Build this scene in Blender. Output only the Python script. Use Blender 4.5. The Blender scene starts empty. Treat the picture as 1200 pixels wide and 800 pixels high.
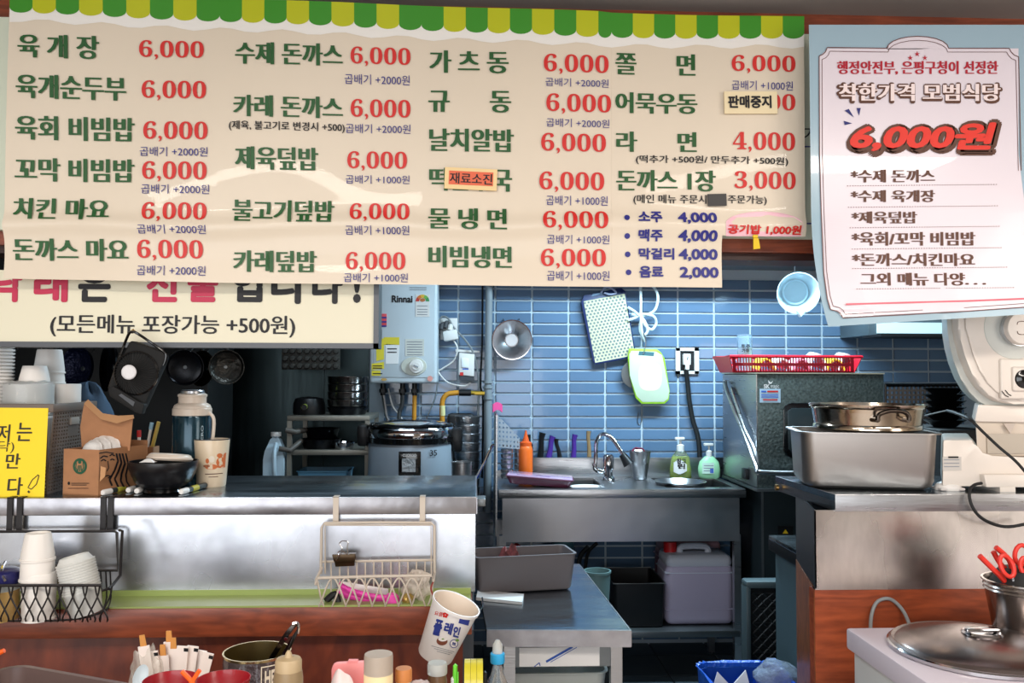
import bpy, bmesh, math, random
from mathutils import Vector, Matrix, Quaternion
random.seed(7)
scene = bpy.context.scene
PI = math.pi
# ------------------------------------------------------------------ camera
F = 1000.0
CAM = Vector((0, 0, 1.45))
YAW, PITCH, ROLL = math.radians(2.5), math.radians(2.3), math.radians(0.2)
ROT = Matrix.Rotation(-YAW, 3, 'Z') @ Matrix.Rotation(PI/2 + PITCH, 3, 'X') @ Matrix.Rotation(ROLL, 3, 'Z')
cd = bpy.data.cameras.new('camera'); cam = bpy.data.objects.new('camera', cd)
scene.collection.objects.link(cam)
cd.sensor_width = 36; cd.lens = 36*F/1200; cd.clip_start = 0.02
cam.location = CAM; cam.rotation_euler = ROT.to_euler(); scene.camera = cam
# ------------------------------------------------------------------ world, lights, exposure
world = bpy.data.worlds.new('world'); scene.world = world; world.use_nodes = True
world.node_tree.nodes['Background'].inputs[0].default_value = (0.80, 0.88, 1.0, 1)
world.node_tree.nodes['Background'].inputs[1].default_value = 0.12
def area(name, loc, rot, size, power, color):
    l = bpy.data.lights.new(name, 'AREA'); l.shape = 'RECTANGLE'; l.size, l.size_y = size
    l.energy = power; l.color = color
    o = bpy.data.objects.new(name, l); scene.collection.objects.link(o)
    o.location = loc; o.rotation_euler = rot
    return o
R = math.radians
area('shopfront_daylight', (-1.0, -2.6, 1.4), (R(90), 0, R(-10)), (4.0, 2.2), 88, (0.90, 0.95, 1.0))
area('side_daylight', (2.9, -0.6, 1.7), (R(90), 0, R(62)), (1.2, 1.5), 22, (1.0, 0.93, 0.86))
area('dining_ceiling_lamp', (-0.9, 0.2, 2.27), (0, 0, 0), (1.2, 0.25), 26, (1.0, 0.93, 0.84))
area('dining_ceiling_lamp_two', (1.2, 0.5, 2.27), (0, 0, 0), (1.2, 0.25), 22, (1.0, 0.91, 0.82))
area('kitchen_ceiling_lamp', (1.1, 3.75, 2.36), (0, 0, 0), (1.2, 0.16), 60, (0.62, 0.86, 1.0))
area('kitchen_ceiling_lamp_two', (-0.5, 3.0, 2.36), (0, 0, 0), (0.9, 0.16), 12, (0.72, 0.88, 1.0))
scene.view_settings.view_transform = 'Standard'; scene.view_settings.look = 'None'
scene.view_settings.gamma = 1; scene.view_settings.use_curve_mapping = False
scene.view_settings.exposure = 0.35
# ------------------------------------------------------------------ pixel helpers
def ray(px, py): return ROT @ Vector(((px-600)/F, -(py-400)/F, -1))
def W(px, py, Y):
    d = ray(px, py); return CAM + d*(Y/d.y)
def G(px, py, z):
    d = ray(px, py); return CAM + d*((z-CAM.z)/d.z)
def S(px, Y):      # metres per pixel at that depth
    return (W(px+1, 440, Y)-W(px, 440, Y)).length
# ------------------------------------------------------------------ materials
def lin(c):
    return tuple((x/255/12.92 if x/255 <= .04045 else ((x/255+.055)/1.055)**2.4) for x in c) + (1,)
MC = {}
def mat(name, col, rough=.5, metal=0, trans=0, bump=0, bscale=30, var=0, vscale=4, coat=0, det=3, stretch=(1,1,1), alpha=1, emit=0, rnd=0, ior=1.45, rv=0, sss=0):
    if name in MC: return MC[name]
    m = bpy.data.materials.new(name); m.use_nodes = True; MC[name] = m
    nt = m.node_tree; b = nt.nodes['Principled BSDF']; L = nt.links.new
    c = lin(col)
    b.inputs['Base Color'].default_value = c; b.inputs['Roughness'].default_value = rough
    b.inputs['Metallic'].default_value = metal; b.inputs['Transmission Weight'].default_value = trans
    b.inputs['Coat Weight'].default_value = coat; b.inputs['Alpha'].default_value = alpha
    b.inputs['IOR'].default_value = ior
    if emit:
        b.inputs['Emission Color'].default_value = c; b.inputs['Emission Strength'].default_value = emit
    if bump or var or rv:
        tc = nt.nodes.new('ShaderNodeTexCoord'); mp = nt.nodes.new('ShaderNodeMapping')
        mp.inputs['Scale'].default_value = stretch; L(tc.outputs['Object'], mp.inputs['Vector'])
    if bump:
        n = nt.nodes.new('ShaderNodeTexNoise'); n.inputs['Scale'].default_value = bscale; n.inputs['Detail'].default_value = det
        L(mp.outputs[0], n.inputs['Vector'])
        bp = nt.nodes.new('ShaderNodeBump'); bp.inputs['Strength'].default_value = bump; bp.inputs['Distance'].default_value = .01
        L(n.outputs['Fac'], bp.inputs['Height']); L(bp.outputs[0], b.inputs['Normal'])
    if var:
        n2 = nt.nodes.new('ShaderNodeTexNoise'); n2.inputs['Scale'].default_value = vscale; n2.inputs['Detail'].default_value = 5
        L(mp.outputs[0], n2.inputs['Vector'])
        r = nt.nodes.new('ShaderNodeValToRGB')
        r.color_ramp.elements[0].position = .3; r.color_ramp.elements[1].position = .7
        r.color_ramp.elements[0].color = tuple(x*(1-var) for x in c[:3]) + (1,)
        r.color_ramp.elements[1].color = tuple(min(1, x*(1+var)) for x in c[:3]) + (1,)
        L(n2.outputs['Fac'], r.inputs[0]); L(r.outputs[0], b.inputs['Base Color'])
    if rv:
        n3 = nt.nodes.new('ShaderNodeTexNoise'); n3.inputs['Scale'].default_value = 6; L(mp.outputs[0], n3.inputs['Vector'])
        mr = nt.nodes.new('ShaderNodeMapRange'); mr.inputs[3].default_value = max(0, rough-rv); mr.inputs[4].default_value = rough+rv
        L(n3.outputs['Fac'], mr.inputs[0]); L(mr.outputs[0], b.inputs['Roughness'])
    if rnd:
        oi = nt.nodes.new('ShaderNodeObjectInfo'); hs = nt.nodes.new('ShaderNodeHueSaturation')
        mr = nt.nodes.new('ShaderNodeMapRange'); mr.inputs[3].default_value = 1-rnd; mr.inputs[4].default_value = 1+rnd
        L(oi.outputs['Random'], mr.inputs[0]); L(mr.outputs[0], hs.inputs['Value'])
        src = b.inputs['Base Color'].links
        if src: L(src[0].from_socket, hs.inputs['Color'])
        else: hs.inputs['Color'].default_value = c
        L(hs.outputs[0], b.inputs['Base Color'])
    return m
def wood(name, c1, c2, stretch, scale=3.0, rough=.38):
    if name in MC: return MC[name]
    m = bpy.data.materials.new(name); m.use_nodes = True; MC[name] = m
    nt = m.node_tree; b = nt.nodes['Principled BSDF']; L = nt.links.new
    tc = nt.nodes.new('ShaderNodeTexCoord'); mp = nt.nodes.new('ShaderNodeMapping'); mp.inputs['Scale'].default_value = stretch
    L(tc.outputs['Object'], mp.inputs[0])
    n = nt.nodes.new('ShaderNodeTexNoise'); n.inputs['Scale'].default_value = scale; n.inputs['Detail'].default_value = 4; n.inputs['Distortion'].default_value = .6
    L(mp.outputs[0], n.inputs['Vector'])
    w = nt.nodes.new('ShaderNodeMath'); w.operation = 'MULTIPLY'; w.inputs[1].default_value = 80; L(n.outputs['Fac'], w.inputs[0])
    s = nt.nodes.new('ShaderNodeMath'); s.operation = 'SINE'; L(w.outputs[0], s.inputs[0])
    mr = nt.nodes.new('ShaderNodeMapRange'); mr.inputs[1].default_value = -1; L(s.outputs[0], mr.inputs[0])
    n2 = nt.nodes.new('ShaderNodeTexNoise'); n2.inputs['Scale'].default_value = scale*9; n2.inputs['Detail'].default_value = 3; L(mp.outputs[0], n2.inputs['Vector'])
    ad = nt.nodes.new('ShaderNodeMath'); ad.operation = 'MULTIPLY_ADD'; ad.inputs[1].default_value = .22; L(mr.outputs[0], ad.inputs[0]); L(n2.outputs['Fac'], ad.inputs[2])
    r = nt.nodes.new('ShaderNodeValToRGB'); r.color_ramp.elements[0].color = lin(c1); r.color_ramp.elements[1].color = lin(c2)
    r.color_ramp.elements[0].position = .35; r.color_ramp.elements[1].position = .9
    L(ad.outputs[0], r.inputs[0]); L(r.outputs[0], b.inputs['Base Color'])
    b.inputs['Roughness'].default_value = rough; b.inputs['Coat Weight'].default_value = .25; b.inputs['Coat Roughness'].default_value = .25
    return m
steel = mat('brushed_steel', (176, 176, 178), .30, 1, bump=.10, bscale=16, stretch=(1, 1, 14), rv=.08)
steel_h = mat('worn_steel_sheet', (190, 192, 198), .27, 1, bump=.30, bscale=2.6, det=0, var=.10, vscale=22, rv=.10)
steel_m = mat('mottled_steel_lip', (160, 158, 162), .34, 1, bump=.5, bscale=7, var=.16, vscale=16, rv=.12)
steel_t = mat('steel_worktop', (150, 160, 168), .20, 1, bump=.25, bscale=9, stretch=(.6, 2, 1), rv=.1)
steel_d = mat('dull_grey_steel', (118, 122, 124), .42, 1, bump=.1, bscale=12, rv=.1)
steel_e = mat('embossed_grey_steel', (92, 102, 100), .40, .8, bump=.3, bscale=75, var=.4, vscale=90)
steel_v = mat('dark_backwall_steel', (66, 78, 80), .38, 1, bump=.15, bscale=2, stretch=(6, 1, .6), rv=.1)
chrome = mat('chrome', (205, 205, 208), .10, 1)
iron = mat('painted_iron', (26, 22, 24), .45)
blackp = mat('black_plastic', (17, 17, 19), .38)
blackg = mat('black_gloss', (12, 12, 13), .14, coat=.5)
darkp = mat('dark_rubber', (20, 21, 23), .6)
whitep = mat('white_plastic', (226, 222, 218), .38)
paperw = mat('white_paper', (232, 230, 228), .75)
cream = mat('cream_paper', (222, 208, 188), .42, bump=.06, bscale=3, coat=.15)
creamb = mat('cream_board', (226, 220, 196), .45)
greend = mat('print_green', (34, 86, 40), .5)
redp = mat('print_red', (205, 42, 38), .5)
bluep = mat('print_indigo', (44, 44, 128), .5)
blackt = mat('print_black', (22, 20, 24), .55)
brownt = mat('print_brown', (92, 58, 44), .5)
awn_g = mat('print_leaf_green', (62, 142, 40), .4)
awn_y = mat('print_lime_yellow', (186, 190, 30), .4)
glass = mat('clear_plastic', (235, 242, 245), .08, trans=.92, ior=1.3)
frost = mat('frosted_plastic', (222, 226, 222), .45, trans=.55, ior=1.3)
wire_w = mat('ivory_wire', (196, 184, 170), .42)
wood_h = wood('red_stained_wood', (106, 48, 29), (148, 72, 44), (.7, 3, 5), 2.0)
wood_v = wood('red_stained_plywood', (86, 36, 26), (124, 58, 37), (2.0, 3, .8), 1.8)
kraft = mat('kraft_card', (172, 122, 86), .8, var=.08, vscale=30)
# ------------------------------------------------------------------ mesh builder
class B:
    def __init__(s): s.bm = bmesh.new()
    def box(s, c, size, rot=None, bev=0, seg=2):
        M = Matrix.Translation(Vector(c))
        if rot is not None: M = M @ (rot.to_4x4() if hasattr(rot, 'to_4x4') else rot)
        M = M @ Matrix.Diagonal((*size, 1))
        r = bmesh.ops.create_cube(s.bm, size=1, matrix=M)
        if bev > 0:
            ed = list({e for v in r['verts'] for e in v.link_edges})
            bmesh.ops.bevel(s.bm, geom=ed, offset=bev, segments=seg, affect='EDGES', profile=.5)
        return s
    def b2(s, a, b, bev=0, seg=2):
        a = Vector(a); b = Vector(b)
        return s.box((a+b)/2, [abs(x) for x in (b-a)], None, bev, seg)
    def lathe(s, base, prof, seg=28, axis=(0, 0, 1), sx=1, sy=1, closed=False, spin=0):
        q = Vector((0, 0, 1)).rotation_difference(Vector(axis).normalized()); base = Vector(base)
        rings = []
        for r, z in prof:
            if r < 1e-6: rings.append([s.bm.verts.new(base + q @ Vector((0, 0, z)))])
            else: rings.append([s.bm.verts.new(base + q @ Vector((r*sx*math.cos(spin+2*PI*i/seg), r*sy*math.sin(spin+2*PI*i/seg), z))) for i in range(seg)])
        for a, b in zip(rings, rings[1:]):
            for i in range(seg):
                j = (i+1) % seg
                f = [a[i % len(a)], a[j % len(a)], b[j % len(b)], b[i % len(b)]]
                f2 = []
                for v in f:
                    if v not in f2: f2.append(v)
                if len(f2) > 2:
                    try: s.bm.faces.new(f2)
                    except ValueError: pass
        return s
    def cyl(s, base, r, h, seg=24, axis=(0, 0, 1), r2=None, bev=0):
        r2 = r if r2 is None else r2
        p = [(0, 0), (r, 0), (r2, h), (0, h)] if not bev else [(0, 0), (r-bev, 0), (r, bev), (r2, h-bev), (r2-bev, h), (0, h)]
        return s.lathe(base, p, seg, axis)
    def tube(s, pts, r, seg=6, smooth=0, closed=False, caps=True):
        P = [Vector(p) for p in pts]
        if smooth:
            Q = []; n = len(P)
            rng = range(n if closed else n-1)
            for i in rng:
                p0 = P[(i-1) % n] if closed or i > 0 else P[0]; p1 = P[i]; p2 = P[(i+1) % n]
                p3 = P[(i+2) % n] if closed or i+2 < n else P[-1]
                for k in range(smooth):
                    t = k/smooth
                    Q.append(.5*((2*p1)+(p2-p0)*t+(2*p0-5*p1+4*p2-p3)*t*t+(3*p1-p0-3*p2+p3)*t**3))
            if not closed: Q.append(P[-1])
            P = Q
        n = len(P); rings = []; nrm = None
        for i in range(n):
            if closed: t = (P[(i+1) % n]-P[i-1])
            else: t = P[min(i+1, n-1)]-P[max(i-1, 0)]
            if t.length < 1e-9: t = Vector((0, 0, 1))
            t.normalize()
            if nrm is None:
                a = Vector((0, 0, 1)) if abs(t.z) < .9 else Vector((1, 0, 0)); nrm = t.cross(a).normalized()
            else:
                nrm = (nrm - t*nrm.dot(t))
                nrm = nrm.normalized() if nrm.length > 1e-6 else t.orthogonal().normalized()
            b = t.cross(nrm); rr = r(i/(n-1)) if callable(r) else r
            rings.append([s.bm.verts.new(P[i]+rr*(math.cos(2*PI*k/seg)*nrm+math.sin(2*PI*k/seg)*b)) for k in range(seg)])
        for i in range(n if closed else n-1):
            a = rings[i]; b = rings[(i+1) % n]
            for k in range(seg): s.bm.faces.new((a[k], a[(k+1) % seg], b[(k+1) % seg], b[k]))
        if caps and not closed:
            s.bm.faces.new(rings[0]); s.bm.faces.new(rings[-1])
        return s
    def prism(s, pts, vec, bev=0):
        vec = Vector(vec)
        a = [s.bm.verts.new(Vector(p)) for p in pts]; b = [s.bm.verts.new(Vector(p)+vec) for p in pts]
        s.bm.faces.new(a); s.bm.faces.new(b[::-1]); n = len(a)
        for i in range(n): s.bm.faces.new((a[i], b[i], b[(i+1) % n], a[(i+1) % n]))
        if bev: bmesh.ops.bevel(s.bm, geom=list({e for v in a+b for e in v.link_edges}), offset=bev, segments=2, affect='EDGES', profile=.5)
        return s
    def grid(s, fn, nu, nv, thick=0):
        V = [[s.bm.verts.new(fn(i/nu, j/nv)) for i in range(nu+1)] for j in range(nv+1)]
        fs = [s.bm.faces.new((V[j][i], V[j][i+1], V[j+1][i+1], V[j+1][i])) for j in range(nv) for i in range(nu)]
        if thick: s.bm.normal_update(); bmesh.ops.solidify(s.bm, geom=fs, thickness=thick)
        return s
    def poly(s, pts):
        s.bm.faces.new([s.bm.verts.new(Vector(p)) for p in pts]); return s
    def perf(s, p00, p10, p01, nu, nv, hole=.5, thick=.002, skip=None):
        """perforated sheet: p00 lower-left, p10 lower-right, p01 upper-left"""
        p00, p10, p01 = Vector(p00), Vector(p10), Vector(p01); U = (p10-p00)/nu; V = (p01-p00)/nv
        N = U.cross(V).normalized()*thick; h0 = (1-hole)/2; h1 = 1-h0; cache = {}
        def v(a, b):
            k = (round(a, 4), round(b, 4))
            if k not in cache: cache[k] = s.bm.verts.new(p00+U*a+V*b)
            return cache[k]
        fs = []
        for i in range(nu):
            for j in range(nv):
                o = [(i, j), (i+1, j), (i+1, j+1), (i, j+1)]; q = [(i+h0, j+h0), (i+h1, j+h0), (i+h1, j+h1), (i+h0, j+h1)]
                if skip and skip(i, j): fs.append(s.bm.faces.new([v(*a) for a in o])); continue
                for k in range(4):
                    fs.append(s.bm.faces.new((v(*o[k]), v(*o[(k+1) % 4]), v(*q[(k+1) % 4]), v(*q[k]))))
        if thick: s.bm.normal_update(); bmesh.ops.solidify(s.bm, geom=fs, thickness=thick)
        return s
    def shell(s, c, top, bot, h, r, t=.003, rim=0, seg=5):
        """open rounded tray: top/bot = (w, d), c = centre of the base underside"""
        c = Vector(c)
        def loop(w, d, rr, z):
            rr = min(rr, w/2-.0005, d/2-.0005); P = []
            for cx, cy, a0 in ((w/2-rr, d/2-rr, 0), (-w/2+rr, d/2-rr, 90), (-w/2+rr, -d/2+rr, 180), (w/2-rr, -d/2+rr, 270)):
                for k in range(seg+1):
                    a = R(a0+90*k/seg); P.append(s.bm.verts.new(c+Vector((cx+rr*math.cos(a), cy+rr*math.sin(a), z))))
            return P
        (tw, td), (bw, bd) = top, bot
        e = min(r*.6, h*.2)
        Ls = [loop(bw-2*e, bd-2*e, r, 0), loop(bw-e*.6, bd-e*.6, r, e*.35), loop(bw, bd, r, e), loop(tw, td, r, h)]
        if rim: Ls += [loop(tw+2*rim, td+2*rim, r+rim, h), loop(tw+2*rim, td+2*rim, r+rim, h+t)]
        else: Ls += [loop(tw, td, r, h)]
        Ls += [loop(tw-2*t, td-2*t, r, h+(t if rim else 0)), loop(bw-2*t, bd-2*t, r, e+t), loop(bw-2*e-2*t, bd-2*e-2*t, r, t)]
        for a, b in zip(Ls, Ls[1:]):
            n = len(a)
            for i in range(n): s.bm.faces.new((a[i], a[(i+1) % n], b[(i+1) % n], b[i]))
        s.bm.faces.new(Ls[0][::-1]); s.bm.faces.new(Ls[-1])
        return s
    def xf(s, M): bmesh.ops.transform(s.bm, matrix=M, verts=s.bm.verts); return s
OFF = {}
def _mesh(name, b, m, off, flat=False):
    bm = b.bm
    if not isinstance(b, Bt): bmesh.ops.recalc_face_normals(bm, faces=bm.faces)
    me = bpy.data.meshes.new(name)
    if off.length: bmesh.ops.translate(bm, vec=-off, verts=bm.verts)
    bm.to_mesh(me); bm.free()
    if m: me.materials.append(m)
    if not flat:
        me.shade_smooth(); me.set_sharp_from_angle(angle=R(38))
    return me
class Bt(B): pass
def thing(name, label, cat, loc, group=None):
    o = bpy.data.objects.new(name, None); scene.collection.objects.link(o); o.empty_display_size = .05
    o.location = loc; o['label'] = label; o['category'] = cat
    if group: o['group'] = group
    OFF[o] = Vector(loc); return o
def part(root, name, m, b, label=None, stuff=False, flat=False):
    off = OFF[root]
    o = bpy.data.objects.new(name, _mesh(name, b, m, off, flat)); scene.collection.objects.link(o); o.parent = root
    OFF[o] = off
    if label: o['label'] = label
    if stuff: o['kind'] = 'stuff'
    return o
def solo(name, label, cat, m, b, group=None, origin=None, kind=None):
    bb = [v.co.copy() for v in b.bm.verts]
    if origin is None:
        origin = Vector(((min(v.x for v in bb)+max(v.x for v in bb))/2, (min(v.y for v in bb)+max(v.y for v in bb))/2, min(v.z for v in bb)))
    o = bpy.data.objects.new(name, _mesh(name, b, m, origin)); scene.collection.objects.link(o); o.location = origin
    o['label'] = label; o['category'] = cat
    if group: o['group'] = group
    if kind: o['kind'] = kind
    OFF[o] = origin; return o
def struct(name, m, b, parent=None):
    o = bpy.data.objects.new(name, _mesh(name, b, m, Vector())); scene.collection.objects.link(o)
    if parent: o.parent = parent
    else: o['kind'] = 'structure'
    OFF[o] = Vector(); return o
def copy_tree(o, parent=None):
    c = o.copy(); scene.collection.objects.link(c)
    if parent is not None: c.parent = parent
    for ch in o.children: copy_tree(ch, c)
    return c
def place(o, loc, label, rot=None):
    c = copy_tree(o); c.location = loc; c['label'] = label
    if rot is not None: c.rotation_euler = rot
    return c
# ------------------------------------------------------------------ flat print (lettering gathered, made in one go at the end)
JOBS = []
STY = {'thin': [(0, 0)], 'reg': [(0, 0), (.02, 0), (-.02, 0), (0, .015)], 'menu': [(-.045, 0), (-.015, 0), (.015, 0), (.045, 0)],
       'bold': [(.04*math.cos(k*PI/4), .04*math.sin(k*PI/4)) for k in range(8)]+[(0, 0)],
       'fat': [(.085*math.cos(k*PI/5), .085*math.sin(k*PI/5)) for k in range(10)]+[(0, 0), (.04, 0), (-.04, 0)], 'serif': [(0, 0)]}
def frame(box, Y, lift=.0015, rot=0, surf=None):
    x0, y0, x1, y1 = box; xc, yc = (x0+x1)/2, (y0+y1)/2
    if surf:
        return lambda u, v: surf(x0+(x1-x0)*u, y1+(y0-y1)*v, lift)
    c = W(xc, yc, Y)+Vector((0, -lift, 0)); w = (W(x1, yc, Y)-W(x0, yc, Y)).length; h = (W(xc, y0, Y)-W(xc, y1, Y)).length
    cs, sn = math.cos(R(rot)), math.sin(R(rot))
    def f(u, v):
        a = (u-.5)*w; b = (v-.5)*h
        return c+Vector((a*cs-b*sn, 0, a*sn+b*cs))
    return f
def text(root, name, m, s, box, Y=0, style='reg', lift=.0015, rot=0, surf=None, fn=None, shear=0):
    if style == 'serif': s = ''.join(chr(0x1D7CE+ord(ch)-48) if ch.isdigit() else ch for ch in s)
    JOBS.append((root, name, m, s, style, fn or frame(box, Y, lift, rot, surf), shear))
SH = {}
def shape(root, name, m, pts):      # a flat printed shape, pts in world space
    if name.endswith('scallop'): name = (name, len(SH))
    SH.setdefault((root, name, m), []).append(pts)
def rect(root, name, m, box, Y, lift=.001, rot=0, surf=None, nu=1):
    f = frame(box, Y, lift, rot, surf)
    for i in range(nu): shape(root, name, m, [f(i/nu, 0), f((i+1)/nu, 0), f((i+1)/nu, 1), f(i/nu, 1)])
def disc(root, name, m, px, py, r, Y, lift=.001, ry=None, surf=None, n=18):
    f = frame((px-r, py-(ry or r), px+r, py+(ry or r)), Y, lift, 0, surf)
    shape(root, name, m, [f(.5+.5*math.cos(2*PI*k/n), .5+.5*math.sin(2*PI*k/n)) for k in range(n)])
def stroke(root, name, m, pts, w, Y, lift=.0015, surf=None):
    """printed line through pixel points, w px wide"""
    g = surf or (lambda a, b, l: W(a, b, Y)+Vector((0, -l, 0)))
    for (ax, ay), (bx, by) in zip(pts, pts[1:]):
        dx, dy = bx-ax, by-ay; L = math.hypot(dx, dy) or 1; nx, ny = -dy/L*w/2, dx/L*w/2
        shape(root, name, m, [g(ax+nx, ay+ny, lift), g(ax-nx, ay-ny, lift), g(bx-nx, by-ny, lift), g(bx+nx, by+ny, lift)])
def flush():
    strs = sorted({j[3] for j in JOBS}); D = 3.0
    c = bpy.data.curves.new('lettering_source', 'FONT'); c.body = '\n'.join(strs); c.resolution_u = 3; c.space_line = D
    o = bpy.data.objects.new('lettering_source', c); scene.collection.objects.link(o)
    me = o.evaluated_get(bpy.context.evaluated_depsgraph_get()).to_mesh()
    V = [v.co.copy() for v in me.vertices]
    bands = {}
    for p in me.polygons:
        y = sum(V[i].y for i in p.vertices)/len(p.vertices)
        k = int(round((.3-y)/D)); bands.setdefault(k, []).append(list(p.vertices))
    bpy.data.objects.remove(o)
    G_ = {s: bands.get(i, []) for i, s in enumerate(strs)}
    out = {}
    for jn, (root, name, m, s, style, f, shear) in enumerate(JOBS):
        polys = G_[s]
        if not polys: print('no glyphs', s); continue
        off = STY[style]; xs = [V[i].x for p in polys for i in p]; ys = [V[i].y for p in polys for i in p]
        e = max(abs(a) for a, b in off); e2 = max(abs(b) for a, b in off)
        x0, x1, y0, y1 = min(xs)-e, max(xs)+e, min(ys)-e2, max(ys)+e2
        verts, faces = out.setdefault((root, name, m, jn), ([], []))
        for ko, (a, b) in enumerate(off):
            mp = {}; lf = Vector((0, -.00008*ko, 0))
            for p in polys:
                idx = []
                for i in p:
                    if i not in mp:
                        u = (V[i].x+a-x0)/(x1-x0); v = (V[i].y+b-y0)/(y1-y0)
                        mp[i] = len(verts); verts.append(f(u+shear*(v-.5), v)+lf)
                    idx.append(mp[i])
                faces.append(idx)
    for k, L in SH.items():
        verts, faces = out.setdefault((*k, -1), ([], []))
        for pts in L:
            faces.append(list(range(len(verts), len(verts)+len(pts)))); verts.extend(pts)
    for (root, name, m, jn), (verts, faces) in out.items():
        n_ = name; name = name[0] if isinstance(name, tuple) else name
        me = bpy.data.meshes.new(name); off = OFF[root]
        me.from_pydata([tuple(v-off) for v in verts], [], faces); me.materials.append(m)
        ob = bpy.data.objects.new(name, me); scene.collection.objects.link(ob); ob.parent = root
        if jn < 0 and len(SH[(root, n_, m)]) > 3: ob['kind'] = 'stuff'
# =================================================================== STRUCTURE
YW = 4.65
YF = 2.0
ZC = W(300, 582, YF).z                      # pass counter height
ceil_z = W(1000, 22, YF+.02).z
CONC = mat('grey_paint', (158, 152, 148), .7, var=.05)
struct('ceiling', CONC, B().b2((-3.2, -3, ceil_z), (3.2, YF+.12, ceil_z+.1)))
struct('ceiling_kitchen', mat('pale_ceiling', (190, 196, 200), .8), B().b2((-2.5, YF+.12, 2.42), (3.0, YW+.1, 2.5)))
floor = struct('floor', mat('floor_dark', (52, 58, 62), .6), B().b2((-3.2, 2.1, -.1), (3.2, YW+.1, 0)))
struct('floor_dining', mat('floor_pale', (196, 188, 182), .5), B().b2((-3.2, -3, -.1), (3.2, 2.1, 0)))
struct('wall_left', mat('wall_cream', (186, 176, 160), .8), B().b2((-3.3, -3, 0), (-3.2, YF+.12, ceil_z)))
struct('wall_right', mat('wall_cream', (186, 176, 160)), B().b2((3.2, -3, 0), (3.3, YF+.12, ceil_z)))
struct('wall_kitchen_left', steel_v, B().b2((-2.5, 2.45, 0), (-2.4, YW, 2.42)))
struct('wall_kitchen_right', mat('kitchen_wall_grey', (120, 126, 130), .6), B().b2((2.9, 2.45, 0), (3.0, YW, 2.42)))
struct('wall_front', mat('wall_cream', (186, 176, 160)), B().b2((-3.2, -3.1, 0), (3.2, -3, ceil_z)))
# back wall with its tiles
ZT = W(700, 315, YW).z                       # top of the tiling
wb = struct('wall_back', mat('grout', (176, 190, 200), .8), B().b2((-2.5, YW, 0), (3.0, YW+.1, 2.42)))
tile_m = mat('blue_grey_tile', (92, 118, 146), .14, coat=.4, bump=.10, bscale=7, rnd=.10)
tx0 = W(580, 440, YW).x; tw = W(623.2, 440, YW).x-tx0
tz0 = W(700, 352.8, YW).z; th = (tz0-W(700, 461.2, YW).z)/8
gx, gz = tw*.028, th*.085
tb = B().b2((-tw/2+gx, -.008, -th/2+gz), (tw/2-gx, 0, th/2-gz), .0018, 1)
tile_me = _mesh('tile', tb, tile_m, Vector())
cells = []
c0 = int(math.ceil((W(425, 440, YW).x-tx0)/tw)); c1 = int((2.9-tx0)/tw)
for i in range(c0, c1):
    for j in range(-40, 60):
        z = tz0+(j+.5)*th
        if z-th/2 < 0.02 or z+th/2 > ZT+.002: continue
        cells.append((tx0+(i+.5)*tw, z))
def seen(c):
    px = 556+c[0]/YW*1000; py = 440-(c[1]-1.45)/YW*1000
    return 505 < px < 1112 and 315 < py < 545
one = [c for c in cells if seen(c)]
def hid(c):
    px = 556+c[0]/YW*1000; py = 440-(c[1]-1.45)/YW*1000
    return (px > 890 and py > 450) or (px < 530 and py > 500)
one = [c for c in one if not hid(c)][:300]
oneset = set(one)
for c in one:
    o = bpy.data.objects.new('tile', tile_me); scene.collection.objects.link(o); o.parent = wb
    o.location = (c[0], YW, c[1])
b = B()
for c in cells:
    if c not in oneset: b.b2((c[0]-tw/2+gx, YW-.008, c[1]-th/2+gz), (c[0]+tw/2-gx, YW, c[1]+th/2-gz))
o = struct('tile', tile_m, b, wb); o['kind'] = 'stuff'
# floor tiles behind the counters
ft = _mesh('tile', B().b2((-.146, -.146, 0), (.146, .146, .006), .002, 1), mat('floor_tile', (66, 76, 82), .5, var=.12, rnd=.08), Vector())
for i in range(-1, 7):
    for j in range(0, 8):
        o = bpy.data.objects.new('tile', ft); scene.collection.objects.link(o); o.parent = floor; o.location = (-.1+i*.3, 2.5+j*.3, 0)
# soffit above the tiling
struct('trim_1', mat('soffit_grey', (104, 118, 126), .5, metal=.3), B().b2((-.7, YW-.32, ZT), (2.9, YW, 2.42)))
# header beam over the pass
zb = W(900, 305, YF+.02).z; zb2 = W(900, 297, YF+.02).z
struct('trim_2', wood_h, B().b2((-3.2, YF+.0, zb2), (3.2, YF+.12, ceil_z)))
struct('trim_3', mat('dark_wood_edge', (52, 26, 20), .4), B().b2((-3.2, YF+.02, zb), (3.2, YF+.12, zb2)))

# =================================================================== SIGNS
# old board behind the menu sheets
ob_ = thing('old_menu_board', 'pale green-white board mostly hidden behind the cream menu sheets', 'board', W(475, 283, 1.985))
zt, zl = W(475, 16, 1.985).z, W(950, 280, 1.985).z
oldw = mat('pale_green_board', (214, 220, 200), .5)
part(ob_, 'panel', oldw, B().b2((W(-40, 150, 1.985).x, 1.975, zl), (W(957, 150, 1.985).x, 1.995, W(950, 42, 1.985).z)))
text(ob_, 'old_lettering', blackt, '가', (942, 149, 957, 165), 1.975, 'reg')
for y in (172, 262): stroke(ob_, 'old_lettering', bluep, [(941, y), (955, y)], 1.5, 1.975)
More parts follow.
